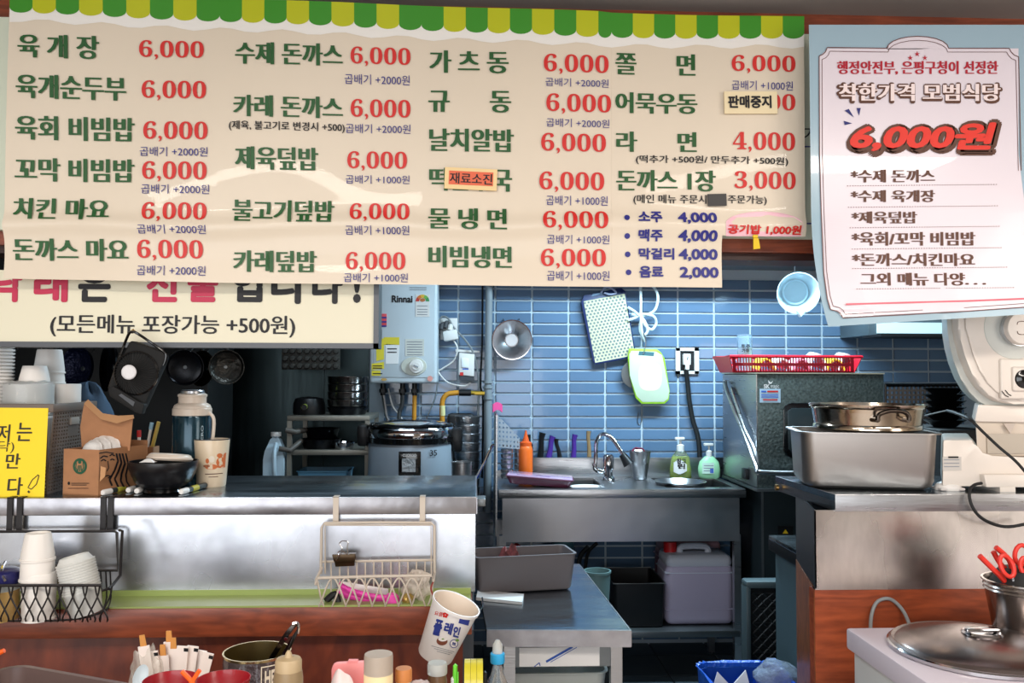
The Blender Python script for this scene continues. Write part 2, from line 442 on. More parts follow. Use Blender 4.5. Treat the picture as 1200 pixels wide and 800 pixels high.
# menu sheets
YM = 1.93
def fold(px, py):
    return .010*math.exp(-((py-264+3*math.sin(px*.02))/10)**2)+.003*math.sin(px*.021+py*.013)-.004*math.exp(-((py-300)/22)**2)
def sheet(label, poly, texts):
    """poly: pixel outline columns (x_top, x_bottom at left/right, y tops and bottoms)"""
    (xl0, yl0), (xr0, yr0), (xr1, yr1), (xl1, yl1) = poly
    root = thing('menu_sheet', label, 'menu', W((xl1+xr1)/2, max(yl1, yr1), YM), 'menu sheets above the pass')
    def f(u, v):
        x = (xl0+(xr0-xl0)*u)*(1-v)+(xl1+(xr1-xl1)*u)*v; y = (yl0+(yr0-yl0)*u)*(1-v)+(yl1+(yr1-yl1)*u)*v
        p = W(x, y, YM); p.y -= fold(x, y); return p
    return root, f
def msurf(px, py, lift):
    p = W(px, py, YM); p.y -= fold(px, py)+lift+.0005; return p
P1 = [(12, -10), (257.5, 0), (253.5, 331), (3, 326)]
P2 = [(257.5, 0), (494, 7), (492, 333.5), (253.5, 331)]
P3 = [(494, 7), (716.5, 16), (717, 336), (492, 333.5)]
P4 = [(716.5, 16), (941, 20), (945, 337.5), (717, 336)]
names = ['wrinkled cream menu sheet from 육개장 to 돈까스 마요', 'cream menu sheet from 수제 돈까스 to 카레덮밥',
         'cream menu sheet from 가츠동 to 비빔냉면 with an orange tag', 'stepped cream menu sheet with drinks listed beside a pink sticker']
SHEETS = []
for k, P in enumerate((P1, P2, P3, P4)):
    root, f = sheet(names[k], P, None)
    if k < 3: b = B().grid(f, 16, 80, -.0006)
    else:
        b = Bt(); V = {}
        nu, nv = 30, 42; fs = []
        for j in range(nv):
            for i in range(nu):
                u, v = (i+.5)/nu, (j+.5)/nv
                if u > 17/30 and v > 34/42: continue
                q = []
                for a, c in ((i, j), (i+1, j), (i+1, j+1), (i, j+1)):
                    if (a, c) not in V:
                        uu = a/nu; 
                        V[(a, c)] = b.bm.verts.new(f(uu, c/nv))
                    q.append(V[(a, c)])
                fs.append(b.bm.faces.new(q))
        bmesh.ops.recalc_face_normals(b.bm, faces=b.bm.faces)
        bmesh.ops.solidify(b.bm, geom=list(b.bm.faces), thickness=.0006)
    part(root, 'paper', cream, b)
    SHEETS.append(root)
M1, M2, M3, M4 = SHEETS
def topy(x):   # top edge of the board in px
    return -10+ (x-12)*.0345 if x < 716 else 14.3+(x-716)*.02+1.2
def boty(x):
    return 15.5+(x-20)*.0425 if x < 716 else 44.5+(x-716)*.008
bands = {M1: (12, 257.5, 9), M2: (257.5, 494, 9), M3: (494, 716.5, 8.6), M4: (716.5, 941.5, 9)}
white_band = mat('white_tape_band', (238, 234, 228), .3)
for sh, (xa, xb, n) in bands.items():
    k = 0; st = (xb-xa)/n; x = xa
    # white plastic band under the scallops, torn lower edge
    N = 16
    for i in range(N):
        a, c = xa+(xb-xa)*i/N, xa+(xb-xa)*(i+1)/N
        da = 9+2.5*math.sin(a*.09)+(8 if sh == M4 and a < 740 else 0)*0; dc = 9+2.5*math.sin(c*.09)
        shape(sh, 'plastic_band', white_band, [msurf(a, topy(a)+3, .0006), msurf(c, topy(c)+3, .0006), msurf(c, boty(c)+dc, .0006), msurf(a, boty(a)+da, .0006)])
    while x < xb-1:
        x2 = min(x+st, xb); m = awn_g if k % 2 == 0 else awn_y
        if k % 2 == 0 and x2 > xb-2: x2 = xb
        r = min(7, (x2-x)/2); yb = boty((x+x2)/2)
        pts = [(x, topy(x)), (x2, topy(x2)), (x2, yb-r)]+[((x+x2)/2+(x2-x)/2*math.cos(t*PI/10), yb-r+r*math.sin(t*PI/10)) for t in range(1, 10)]+[(x, yb-r)]
        shape(sh, 'green_scallop' if k % 2 == 0 else 'yellow_scallop', m, [msurf(a, c, .0014) for a, c in pts])
        x = x2; k += 1
def tbox(sh, m, s, box, style, name):
    x0, y0, x1, y1 = box; sl = .0265-5.78e-5*((y0+y1)/2-12); xc = (x0+x1)/2; d = abs(sl)*(x1-x0)/2*.8
    text(sh, name, m, s, (x0, y0+d, x1, y1-d), 0, style, .0028, 0, lambda a, b, l: msurf(a, b+sl*(a-xc), l))
def item(sh, s, box, price, pbox, small=None, sbox=None):
    tbox(sh, greend, s, box, 'menu', 'dish_name')
    if price: tbox(sh, redp, price, pbox, 'serif', 'price')
    if small: tbox(sh, bluep, small, sbox, 'thin', 'small_print')
k2, k1 = '곱배기 +2000원', '곱배기 +1000원'
item(M1, '육 개 장', (22, 41, 117, 70), '6,000', (163, 47, 239, 71))
item(M1, '육개순두부', (20, 88, 148, 118), '6,000', (166, 94, 242, 119))
item(M1, '육회 비빔밥', (19, 136, 158, 166), '6,000', (168, 142, 244, 167), k2, (164, 172, 244, 184))
item(M1, '꼬막 비빔밥', (18, 185, 158, 214), '6,000', (167, 189, 243, 214), k2, (166, 216, 246, 228))
item(M1, '치킨 마요', (16, 232, 129, 258), '6,000', (167, 237, 243, 261), k2, (163, 264, 243, 275))
item(M1, '돈까스 마요', (14, 279, 151, 306), '6,000', (161, 281, 238, 306), k2, (161, 311, 241, 323))
item(M2, '수제 돈까스', (276, 50, 402, 78), '6,000', (411, 55, 481, 79), k2, (404, 87, 480, 100))
item(M2, '카레 돈까스', (274, 112, 402, 139), '6,000', (411, 116, 481, 141), k2, (405, 145, 481, 157))
tbox(M2, blackt, '(제육, 불고기로 변경시 +500)', (269, 142, 404, 156), 'reg', 'note')
item(M2, '제육덮밥', (276, 172, 373, 200), '6,000', (407, 177, 477, 201), k1, (405, 205, 480, 216))
item(M2, '불고기덮밥', (273, 234, 392, 261), '6,000', (410, 238, 480, 261), k1, (405, 265, 480, 276))
item(M2, '카레덮밥', (273, 293, 371, 319), '6,000', (405, 295, 475, 319), k1, (403, 320, 478, 331))
item(M3, '가 츠 동', (503, 59, 596, 87), '6,000', (637, 64, 713, 89), k2, (639, 92, 713, 103))
item(M3, '규      동', (502, 106, 599, 133), '6,000', (640, 110, 716, 135), k2, (640, 139, 714, 150))
item(M3, '날치알밥', (503, 151, 602, 179), '6,000', (634, 156, 710, 181))
item(M3, '떡만두국', (503, 197, 600, 225), '6,000', (632, 201, 708, 226), k1, (640, 229, 712, 241))
item(M3, '물 냉 면', (502, 244, 594, 270), '6,000', (636, 247, 712, 271), k1, (641, 275, 714, 286))
item(M3, '비빔냉면', (502, 288, 600, 314), '6,000', (634, 291, 710, 315), k1, (641, 317, 714, 329))
item(M4, '쫄      면', (721, 62, 815, 89), '6,000', (857, 65, 931, 88), k1, (857, 95, 928, 107))
item(M4, '어묵우동', (721, 108, 817, 134), '6,000', (857, 110, 931, 133))
item(M4, '라      면', (722, 154, 816, 179), '4,000', (858, 155, 931, 180))
tbox(M4, blackt, '(떡추가 +500원/ 만두추가 +500원)', (745, 182, 923, 195), 'reg', 'note')
item(M4, '돈까스 1장', (722, 199, 838, 225), '3,000', (860, 201, 932, 225))
tbox(M4, blackt, '(메인 메뉴 주문시', (742, 228, 827, 241), 'reg', 'note')
tbox(M4, blackt, '주문가능)', (852, 229, 898, 241), 'reg', 'note')
for i, (s, x1, pr) in enumerate((('소주', 775, '4,000'), ('맥주', 776, '4,000'), ('막걸리', 790, '4,000'), ('음료', 777, '2,000'))):
    y = 248+21.2*i
    tbox(M4, bluep, s, (747+i*.6, y, x1, y+14), 'bold', 'drinks'); tbox(M4, bluep, pr, (793+i, y+1, 839+i, y+16), 'bold', 'drinks')
    disc(M4, 'drinks', bluep, 734+i*.8, y+7.5, 3.3, 0, .002, surf=msurf)
# pink rice sticker printed on the fourth sheet
pink = mat('pink_sticker', (238, 188, 200), .35)
pts = [(850, 277), (939, 277), (940, 268)]+[(894+46*math.cos(t), 266-18*math.sin(t)**.8) for t in [PI*k/14 for k in range(1, 14)]]+[(849, 268)]
shape(M4, 'pink_sticker', pink, [msurf(a, c, .0012) for a, c in pts])
tbox(M4, redp, '공기밥 1,000원', (851, 264, 938, 276), 'bold', 'sticker_lettering')
# little tags
def tag_card(name, label, cat, box, rot, m, red=None, s='', tb=None, style='reg'):
    c = W((box[0]+box[2])/2, box[3], YM-.012)
    r = thing(name, label, cat, c)
    f = frame(box, YM-.012, 0, rot)
    part(r, 'card', m, B().prism([f(0, 0), f(1, 0), f(1, 1), f(0, 1)], (0, .004, 0)))
    if red: rect(r, 'coloured_field', red[1], red[0], YM-.012, .0008, rot)
    if s: text(r, 'lettering', blackt, s, tb, YM-.012, style, .0016, rot)
    return r
tagc = mat('tag_cream', (236, 206, 150), .5)
tag_card('paper_tag', 'cream tag with an orange field reading 재료소진', 'tag', (521, 197, 582.5, 222), -2, tagc, ((526, 201, 578, 217), mat('tag_orange', (226, 104, 70), .5)), '재료소진', (527, 203, 577, 216))
tag_card('paper_tag', 'plain cream tag with black lettering 판매중지', 'tag', (849, 107, 911, 133), 1, mat('tag_pale', (234, 216, 176), .5), None, '판매중지', (853, 112, 904, 127), 'bold')
tag_card('black_tape_patch', 'short strip of black tape over words under 돈까스 1장', 'tape', (829.5, 227, 851.5, 241), 2, mat('black_tape', (24, 22, 24), .35))
ycl = thing('yellow_tape_clip', 'small folded yellow tape under the pink sticker', 'tape', W(886, 292, YM-.012))
part(ycl, 'loop', mat('yellow_tape', (224, 188, 20), .4), B().box(W(885, 277, YM-.012), (.012, .008, .008), None, .002).prism([W(883, 279, YM-.014), W(889, 279, YM-.014), W(891, 291, YM-.012), W(883, 292, YM-.012)], (0, .003, 0)))

# takeaway sign (framed light box)
YS = 1.985
sg = thing('takeaway_sign', 'long cream sign in a grey metal frame, reading 포장가능 +500원', 'sign', W(200, 405, YS))
xl, xr = W(-40, 370, YS).x, W(438, 370, YS).x; zt, zl = W(200, 318, YS).z, W(200, 401, YS).z
zt = min(zt, 9)
part(sg, 'face', creamb, B().b2((xl, YS, zl), (xr, YS+.01, zt)))
fr = mat('grey_aluminium', (92, 94, 98), .5, .6)
part(sg, 'frame', fr, B().b2((xl, YS-.004, zl-.012), (xr+.012, YS+.06, zl)).b2((xr, YS-.004, zl-.012), (xr+.012, YS+.06, zt)).b2((xl, YS+.0105, zl), (xr, YS+.06, zt)))
text(sg, 'lettering', blackt, '(모든메뉴 포장가능 +500원)', (60, 369, 347, 395), YS, 'reg')
crim = mat('print_crimson', (190, 40, 78), .5)
for s, x0, x1, m in (('낙', -9, 27, crim), ('래', 40, 80, crim), ('은', 92, 130, blackt), ('선', 172, 208, crim), ('물', 220, 256, crim), ('입', 272, 308, blackt), ('니', 318, 353, blackt), ('다', 366, 402, blackt)):
    text(sg, 'red_headline' if m is crim else 'black_headline', m, s, (x0, 313, x1, 354 if s not in '니다' else 356), YS, 'bold')
text(sg, 'black_headline', blackt, '!', (414, 313, 423, 355), YS, 'bold')

# poster on the right
YP = 1.86
def psurf(px, py, lift=0):
    lift = lift*(1 if lift < .0009 else 1.6)+(.003*max(0, (py-330)/50)*max(0, 1-(px-948)/90) if lift > 0 else 0)
    t = max(0, (py-250)/130); curl = .018*t*t*(1 if px < 1100 else .7); tl = max(0, 1-(px-948)/60) if px > 948 else 1
    p = W(px, py, YP); p.y += .05*max(0, (330-py)/330)*0 - curl - .0 + .02*tl*tl*t - lift
    return p
po = thing('price_poster', 'light blue bordered laminated poster with a big red 6,000원', 'poster', W(1080, 380, YP))
pb = mat('poster_blue', (158, 184, 198), .18, coat=.5, bump=.05, bscale=5); pi_ = mat('poster_lilac', (226, 216, 224), .25, coat=.5)
def pl(y):     # left edge
    return 948+ (y-28)*.012 if y < 250 else 950.7+ (y-250)*.05+ max(0, (y-250)/132)**2*11
def pf(u, v):
    yb = 383-17*min(1, u*1.02) if v > .5 else 30
    y = 29+(383-17*u-29)*v
    x = pl(y)+(1240-pl(y))*u
    return psurf(x, y)
part(po, 'sheet', pb, B().grid(pf, 30, 120, -.001))
inner = []
for x, y in [(959.5, 66), (963, 64), (967, 60), (969, 56), (1038, 58)]: inner.append((x, y))
for k in range(0, 9): a = PI*(1-k/8); inner.append((1075+36*math.cos(a), 58-15*math.sin(a)))
inner += [(1182, 57), (1184, 61), (1188, 65), (1193, 67), (1196, 200), (1206, 300), (1222, 350), (1214, 354), (1210, 360), (984, 373), (982, 368), (977, 364), (971, 363), (968, 350), (965, 320), (962, 250), (960, 180)]
# fill as strips so that the print follows the curl
def inner_l(y): 
    L = [(56, 969), (60, 967), (66, 960), (180, 960), (250, 962), (320, 965), (350, 968), (363, 971), (366, 979), (373, 984)]
    for (a, xa), (b_, xb) in zip(L, L[1:]):
        if a <= y <= b_: return xa+(xb-xa)*(y-a)/(b_-a)
    return L[-1][1]
ys = [57+(372-57)*k/110 for k in range(111)]
for a, b_ in zip(ys, ys[1:]):
    for q in range(6):
        def X(y, t): 
            l = inner_l(y); rr = 1193 if y < 70 else 1193+max(0, y-180)*.12
            return l+(rr-l)*t
        sk = lambda t, y: y-12*t*max(0, (y-300)/72)
        t0, t1 = q/6, (q+1)/6
        shape(po, 'inner_field', pi_, [psurf(X(a, t0), sk(t0, a), .001), psurf(X(a, t1), sk(t1, a), .001), psurf(X(b_, t1), sk(t1, b_), .001), psurf(X(b_, t0), sk(t0, b_), .001)])
shape(po, 'inner_field', pi_, [psurf(1075+36*math.cos(PI*k/10), 58-15*math.sin(PI*k/10), .001) for k in range(11)])
brl = mat('print_maroon_line', (104, 70, 66), .5)
ip = [(1196, 200), (1193, 67), (1188, 65), (1184, 61), (1182, 57), (1111, 57)]+[(1075+36*math.cos(PI*k/10), 57-14*math.sin(PI*k/10)) for k in range(11)]+[(1039, 57), (969, 56), (967, 61), (964, 64), (959.5, 66), (960, 180), (962, 250), (965, 320), (968, 350), (971, 363), (978, 365), (982, 368), (984, 373), (1060, 369), (1130, 365), (1200, 360)]
stroke(po, 'border_line', brl, ip, 1.1, 0, .0014, psurf)
stroke(po, 'border_line', brl, [(1075+(x-1075)*.972, 215+(y-215)*.972) for x, y in ip], .7, 0, .0016, psurf)
def pt(m, s, box, style, name, shear=0, lift=.002): text(po, name, m, s, box, 0, style, lift, 0, psurf, None, shear)
pt(mat('print_dark_red', (176, 30, 50), .5), '행정안전부, 은평구청이 선정한', (980, 72, 1169, 88), 'menu', 'red_heading')
for x, y in ((1066, 68), (1074, 63.5), (1083, 68)): pt(MC['print_dark_red'], '★', (x-3.2, y-3.2, x+3.2, y+3.2), 'thin', 'red_heading')
pt(brownt, '착한가격 모범식당', (979, 97, 1174, 122), 'fat', 'title_outline')
pt(mat('print_pale_pink', (240, 222, 220), .5), '착한가격 모범식당', (982, 99, 1171, 119), 'menu', 'title_letters', 0, .003)
pt(brownt, '6,000원', (992, 140, 1168, 184), 'fat', 'price_outline', .06)
pt(brownt, '6,000원', (995, 142, 1170, 185), 'fat', 'price_outline', .06)
pt(mat('print_bright_red', (222, 48, 34), .45), '6,000원', (996, 144, 1163, 178), 'bold', 'big_price', .06, .003)
nv = mat('print_navy', (36, 40, 110), .5)
for q in ([(989, 130), (994, 128), (1000, 138)], [(1003, 127), (1008, 127), (1006, 136)], [(988, 142), (989, 147), (998, 145)]): shape(po, 'blue_ticks', nv, [psurf(a, c, .002) for a, c in q])
for s, bx in (('*수제 돈까스', (996, 199, 1095, 214)), ('*수제 육개장', (996, 223, 1095, 237)), ('*제육덮밥', (997, 248, 1074, 262)), ('*육회/꼬막 비빔밥', (997, 272, 1142, 288)), ('*돈까스/치킨마요', (997, 297, 1141, 312)), ('그외 메뉴 다양. . .', (1006, 320, 1153, 335))):
    pt(brownt, s, bx, 'menu', 'dish_list')
for y, xa, xb in ((218, 992, 1167), (243, 993, 1168), (267, 995, 1170), (292, 997, 1172), (315, 997, 1178), (339, 1001, 1186)):
    x = xa
    while x < xb: rect(po, 'dotted_lines', MC['print_maroon_line'], (x, y-.3-(x-xa)*.01, x+1.3, y+.5-(x-xa)*.01), 0, .002, 0, psurf); x += 3
stroke(po, 'pink_rule', mat('print_rose', (214, 110, 124), .5), [(988, 357), (1060, 355), (1130, 353), (1205, 350)], 2, 0, .002, psurf)

# =================================================================== LEFT COUNTER
XE = W(558, 640, YF).x
ct = thing('serving_counter', 'long steel topped pass counter over red stained wood', 'counter', ((XE-3.2)/2, 2.2, 0))
zl = W(300, 603, YF-.012).z; zs = W(300, 695, YF).z; zg = zs+.004
YR = 1.90                                              # front of the wooden rail
zr0, zr1 = W(300, 712, YR).z, W(300, 746, YR).z
part(ct, 'worktop', steel_t, B().b2((-3.2, YF-.008, ZC-.02), (XE, 2.42, ZC), .003))
part(ct, 'worktop_lip', steel_m, B().b2((-3.2, YF-.014, zl), (XE, YF-.004, ZC+.0005), .002).b2((XE-.004, YF-.01, zl), (XE+.002, 2.42, ZC-.001)))
part(ct, 'front_sheet', steel_h, B().grid(lambda u, v: Vector((-3.2+(XE-.002+3.2)*u, YF+.004*math.sin(u*60)*0, zl+.001+(zs-zl)*v)), 60, 8, .003))
part(ct, 'bracket', steel_d, B().b2((XE, YF+.04, ZC-.03), (XE+.022, YF+.1, ZC-.012), .002))
gt = mat('olive_green_strip', (150, 166, 98), .3, bump=.15, bscale=8, stretch=(.3, 1, 1))
part(ct, 'green_ledge', gt, B().b2((-3.2, YR+.002, zr0), (XE-.012, YF+.01, zr0+.004)).b2((-3.2, YF-.006, zr0), (XE-.012, YF+.002, zs+.01)))
XW = W(553, 740, YR).x
part(ct, 'wood_rail', wood_h, B().b2((-3.2, YR, zr1), (XW, YF+.02, zr0), .002))
part(ct, 'wood_panel', wood_v, B().b2((-3.2, YR+.035, 0), (XW-.02, YF+.02, zr1)))
part(ct, 'end_panel', mat('grey_end_panel', (66, 72, 80), .4), B().b2((XW-.02, YR+.036, 0), (XW+.004, YF+.3, zr1)).b2((XW-.02, YF+.02, zr1), (XE-.006, 2.40, ZC-.02)))
bl = B()
rr = random.Random(3)
for k in range(26):
    p = W(rr.uniform(215, 560), rr.uniform(612, 690), YF-.001); bl.lathe(p+Vector((0, .002, 0)), [(.0014, 0), (.0014, .0025), (0, .003)], 6, (0, -1, 0))
bl.lathe(W(253, 638, YF)+Vector((0, .002, 0)), [(.005, 0), (.0045, .003), (0, .004)], 10, (0, -1, 0))
part(ct, 'nail_heads', mat('dark_spots', (60, 56, 54), .5, .6), bl, None, True)

# prep counter behind (kitchen side)
ZP = .85
XP1 = W(557, 560, 3.6).x
pc = thing('prep_counter', 'low steel kitchen counter behind the pass, under the rack and cooker', 'counter', (-1.2, 3.6, 0))
part(pc, 'worktop', steel_d, B().b2((-2.39, 3.4, ZP-.04), (XP1-.02, 4.62, ZP), .003))
part(pc, 'body', mat('dark_steel', (60, 64, 68), .4, 1), B().b2((-2.39, 3.45, 0), (XP1-.05, 4.6, ZP-.04)))
# steel sheets on the back wall at the left
solo('steel_wall_sheet', 'dark steel sheet covering the wall behind the cooking area', 'wall panel', steel_v,
     B().b2((-2.38, YW-.03, ZP), (W(381, 440, YW).x, YW-.012, 2.40)).b2((W(381.6, 440, YW).x, YW-.03, ZP), (W(433, 440, YW).x, YW-.012, 2.40)))
hood = thing('range_hood', 'dark steel cooker hood hidden behind the cream sign', 'hood', (-1.5, 4.1, 1.75))
part(hood, 'canopy', MC['dark_steel'], B().b2((-2.38, 3.1, 1.74), (W(330, 440, 3.9).x, 4.6, 2.40)))
hf = B(); fx0, fx1 = W(330, 420, 4.4).x, W(398, 420, 4.4).x; z1, z0 = W(360, 398, 4.4).z, W(360, 433, 4.4).z
hf.b2((fx0, 4.40, z0), (fx1, 4.43, z1+.1), .004)
for i in range(8):
    for j in range(4):
        hf.lathe((fx0+(i+.5)*(fx1-fx0)/8, 4.40, z0+(j+.5)*(z1-z0)/4), [(.016, 0), (.012, .014), (0, .016)], 8, (0, -1, 0))
solo('dimpled_tray', 'dark dimpled tray panel hanging under the cream sign, above the pot stack', 'tray', mat('dark_tray', (56, 54, 50), .6), hf)

dkb = thing('dark_backing_box', 'tall near-black cabinet behind the hanging pans', 'cabinet', (-1.8, 4.0, ZP))  # added box, its black colour stands in for the shade behind the pans
dkx = W(243, 500, 3.9).x
part(dkb, 'body', mat('shade_black', (12, 14, 15), .6), B().b2((-2.38, 3.9, ZP+.001), (dkx, 4.3, 1.735), .004))
part(dkb, 'front_slab', mat('shade_black', (12, 14, 15)), B().b2((-2.3, 3.885, ZP+.03), (dkx-.03, 3.9, 1.70), .003))
# ---- hanging pans on a rail
yp = 3.25
rail = B().tube([W(-20, 402, yp), W(300, 402, yp)], .006, 8)
for x in (20, 48, 110, 190, 225, 245): rail.tube([W(x, 402, yp), W(x+1, 409, yp-.01), W(x-2, 412, yp-.02)], .002, 5)
for x in (-15, 160, 299): rail.tube([W(x, 402, yp), W(x, 340, yp)], .004, 6)
solo('hanging_rail', 'thin metal rail with hooks for pans under the sign', 'rail', steel_d, rail)
def pan(px, py, rpx, axis, label, m, wok=False):
    yq_ = yp+(.045 if px == 243 else 0); c = W(px, py, yq_); r = rpx*S(px, yq_); ax = Vector(axis).normalized()
    t = thing('frying_pan', label, 'pan', c, 'black pans hanging in the dark cooking area')
    d = .45*r if wok else .28*r
    part(t, 'body', m, B().lathe(c, [(0, 0), (r*.6, 0), (r*.92, d*.5), (r, d), (r*1.02, d), (r*.97, d-.001), (r*.88, d*.5), (r*.58, .004), (0, .004)], 32, ax))
    up = Vector((0, 0, 1)); h = (up-ax*up.dot(ax)).normalized(); s_ = c+ax*d+h*r
    part(t, 'handle', blackp, B().tube([s_, s_+h*.05, s_+h*.10+ax*.01], lambda u: .008+.003*u, 8))
    part(t, 'hub', steel_d, B().lathe(c+ax*.004, [(r*.12, 0), (r*.10, .002), (0, .002)], 12, ax))
    return t
seas = mat('seasoned_black', (16, 17, 22), .22, .6)
pan(98, 432, 26, (-.5, -1, .1), 'black patterned wok beside the inverted paper cups', mat('blue_black_enamel', (18, 24, 52), .25, .5, bump=.8, bscale=90), True)
pan(134, 430, 29, (-.9, -.75, .05), 'round black pan hanging behind the portable fan', seas)
pan(217, 430, 21, (.25, -1, -.1), 'small round black pan just to the fan\'s other side', seas)
pan(243, 432, 21, (-.6, -1, .05), 'dark scratched pan in the middle of the hanging bunch', mat('scratched_pan', (44, 38, 28), .3, .8, bump=.4, bscale=30), True)
pan(264, 430, 20, (.5, -1, .0), 'outermost dark pan of the hanging bunch, in clouded plastic', mat('foil_dark', (52, 50, 46), .35, .7, bump=1, bscale=25), True)
# stove pans low behind the counter
for x, y, r, l in ((262, 553, 17, 'low black pan on the stove behind the cream mug'), (300, 556, 12, 'small black pan on the stove beside the milk jug')):
    c = W(x, 440, 3.9); c.z = ZP+.001; rr_ = r*S(x, 3.9)
    t = thing('stove_pan', l, 'pan', c)
    part(t, 'body', seas, B().lathe(c, [(0, 0), (rr_*.8, 0), (rr_, .12), (rr_*1.03, .12), (rr_*.95, .115), (rr_*.78, .005), (0, .005)], 28))
    part(t, 'handle', blackp, B().tube([c+Vector((rr_, 0, .11)), c+Vector((rr_+.1, -.02, .14))], .009, 8))
# blue-grey bundle
def dome(u, v):
    a = u*2*PI; e = v*PI/2; c = Vector((W(104, 440, 2.75).x, 2.75, 1.02))
    k = 1+.05*math.sin(5*a)*math.sin(3*e)
    return c+Vector((.105*math.cos(a)*math.cos(e)**.7*k, .07*math.sin(a)*math.cos(e)**.7*k, .39*math.sin(e)*k))
solo('cloth_bundle', 'dull blue cloth bundle behind the white tubs and card box', 'cloth', mat('denim_blue', (52, 74, 96), .8, bump=.3, bscale=20), B().grid(dome, 28, 12))
bs = thing('kitchen_stool', 'dark stand behind the pass holding the blue bundle', 'stand', (W(104, 440, 2.75).x, 2.75, 0))
cx = W(104, 440, 2.75).x
part(bs, 'top', darkp, B().b2((cx-.14, 2.63, .99), (cx+.14, 2.87, 1.02), .003))
for sx in (-1, 1):
    for sy in (-1, 1): part(bs, 'leg', darkp, B().b2((cx+sx*.12-.012, 2.75+sy*.1-.012, 0), (cx+sx*.12+.012, 2.75+sy*.1+.012, .99)))

# ---- things on the pass counter
def onc(px, py): return G(px, py, ZC)
# basket
YB0, YB1 = 2.035, 2.262
xb1 = W(60, 520, YB0).x; xb0 = xb1-.42; zbt = W(40, 473, YB0).z
bk = thing('woven_basket', 'brown plastic lattice basket behind the yellow note', 'basket', ((xb0+xb1)/2, 2.14, ZC))
bm_ = mat('taupe_plastic', (104, 90, 80), .5)
tp = .012
def bas(side):
    b = B(); A = Vector
    if side == 'f': b.perf(A((xb0, YB0+tp, ZC+.004)), A((xb1-tp, YB0+tp, ZC+.004)), A((xb0, YB0, zbt-.02)), 36, 22, .5, .003)
    if side == 'r': b.perf(A((xb1-tp, YB0+tp, ZC+.004)), A((xb1-tp, YB1-tp, ZC+.004)), A((xb1, YB0+tp, zbt-.02)), 16, 22, .5, .003, lambda i, j: 6 <= i <= 9 and j in (15, 16, 17))
    if side == 'b': b.b2((xb0, YB1-.003-tp, ZC+.004), (xb1-tp, YB1-tp, zbt-.02))
    return b
for s in 'frb': part(bk, 'lattice_side', bm_, bas(s))
part(bk, 'base', bm_, B().b2((xb0, YB0+tp, ZC+.0005), (xb1-tp, YB1-tp, ZC+.005)))
part(bk, 'rim', bm_, B().b2((xb0-.002, YB0-.004, zbt-.02), (xb1+.005, YB0+.003, zbt), .002).b2((xb1-.002, YB0, zbt-.02), (xb1+.005, YB1, zbt), .002).b2((xb0, YB1-.003, zbt-.02), (xb1, YB1+.004, zbt), .002))
hx = xb1+.001; hy = (YB0+YB1)/2
part(bk, 'handle_slot', mat('pale_slot', (150, 140, 130), .6), B().box((hx-.001, hy, zbt-.045), (.006, .045, .018), None, .002))
# yellow note
yn = thing('yellow_note', 'bright yellow sheet with handwritten lettering taped to the basket', 'note', W(23, 585, 2.0))
ym = mat('note_yellow', (250, 216, 40), .6)
YN = 2.012
part(yn, 'paper', ym, B().prism([W(-60, 477, YN+.018), W(56.5, 478, YN+.018), W(51.5, 585, YN), W(-60, 585, YN)], (0, .0008, 0)))
ink = mat('marker_ink', (50, 46, 30), .6)
def nsurf(px, py, l): return W(px, py, YN+.018*(585-py)/107)+Vector((0, -l, 0))
for s, bx in (('저', (-3, 497, 12, 518)), ('는', (20, 495, 38, 517)), ('만', (7, 531, 24, 549)), ('다', (9, 559, 27, 580))):
    text(yn, 'handwriting', ink, s, bx, 0, 'reg', .0012, 0, nsurf, None, .12)
text(yn, 'handwriting', ink, '닥)', (-2, 516, 17, 531), 0, 'thin', .0012, 0, nsurf, None, .1)
stroke(yn, 'handwriting', ink, [(45, 556), (38, 562), (33, 571), (37, 573), (43, 567), (46, 557), (44, 556)], 1, 0, .0012, nsurf)
stroke(yn, 'handwriting', ink, [(33, 575), (35, 577)], 2.4, 0, .0012, nsurf)
# stack of white lids at the frame edge
def cupprof(r0, r1, h, t=.0012, flutes=False): return [(0, 0), (r0, 0), (r1, h), (r1+.0022, h+.0005), (r1+.0022, h+.003), (r1-t, h+.003), (r0-t, .002), (0, .002)]
def inverted_cup(c, r0, r1, h, flute=0):
    """mouth down, base up; c = centre of the mouth"""
    b = B()
    seg = 48; prof = [(r1+.002, 0), (r1+.002, .004), (r1, .005), (r1, .012), (r0+.001, h-.004), (r0-.001, h), (r0-.004, h), (r0-.005, h-.004), (0, h-.004)]
    b.lathe(c, prof, seg)
    if flute:
        for v in b.bm.verts:
            d = v.co-c; r = math.hypot(d.x, d.y)
            if .016 < d.z < h-.001 and r > r0*.8:
                a = math.atan2(d.y, d.x); k = 1-flute*(.5+.5*math.cos(a*12)); v.co.x = c.x+d.x*k; v.co.y = c.y+d.y*k
    return b
cupm = mat('paper_cup_white', (232, 226, 220), .55)
zc1 = zbt-.03
st = thing('lid_stack', 'tall stack of ribbed white plastic lids at the basket\'s outer end', 'lids', W(-12, 472, 2.1))
px0 = W(-10, 440, 2.12)
for k in range(20): part(st, 'lid', whitep, B().lathe((px0.x, 2.12, zc1+.0085*k), [(0, 0), (.046, 0), (.049, .002), (.049, .0055), (.043, .0065), (.043, .008), (0, .008)], 28))
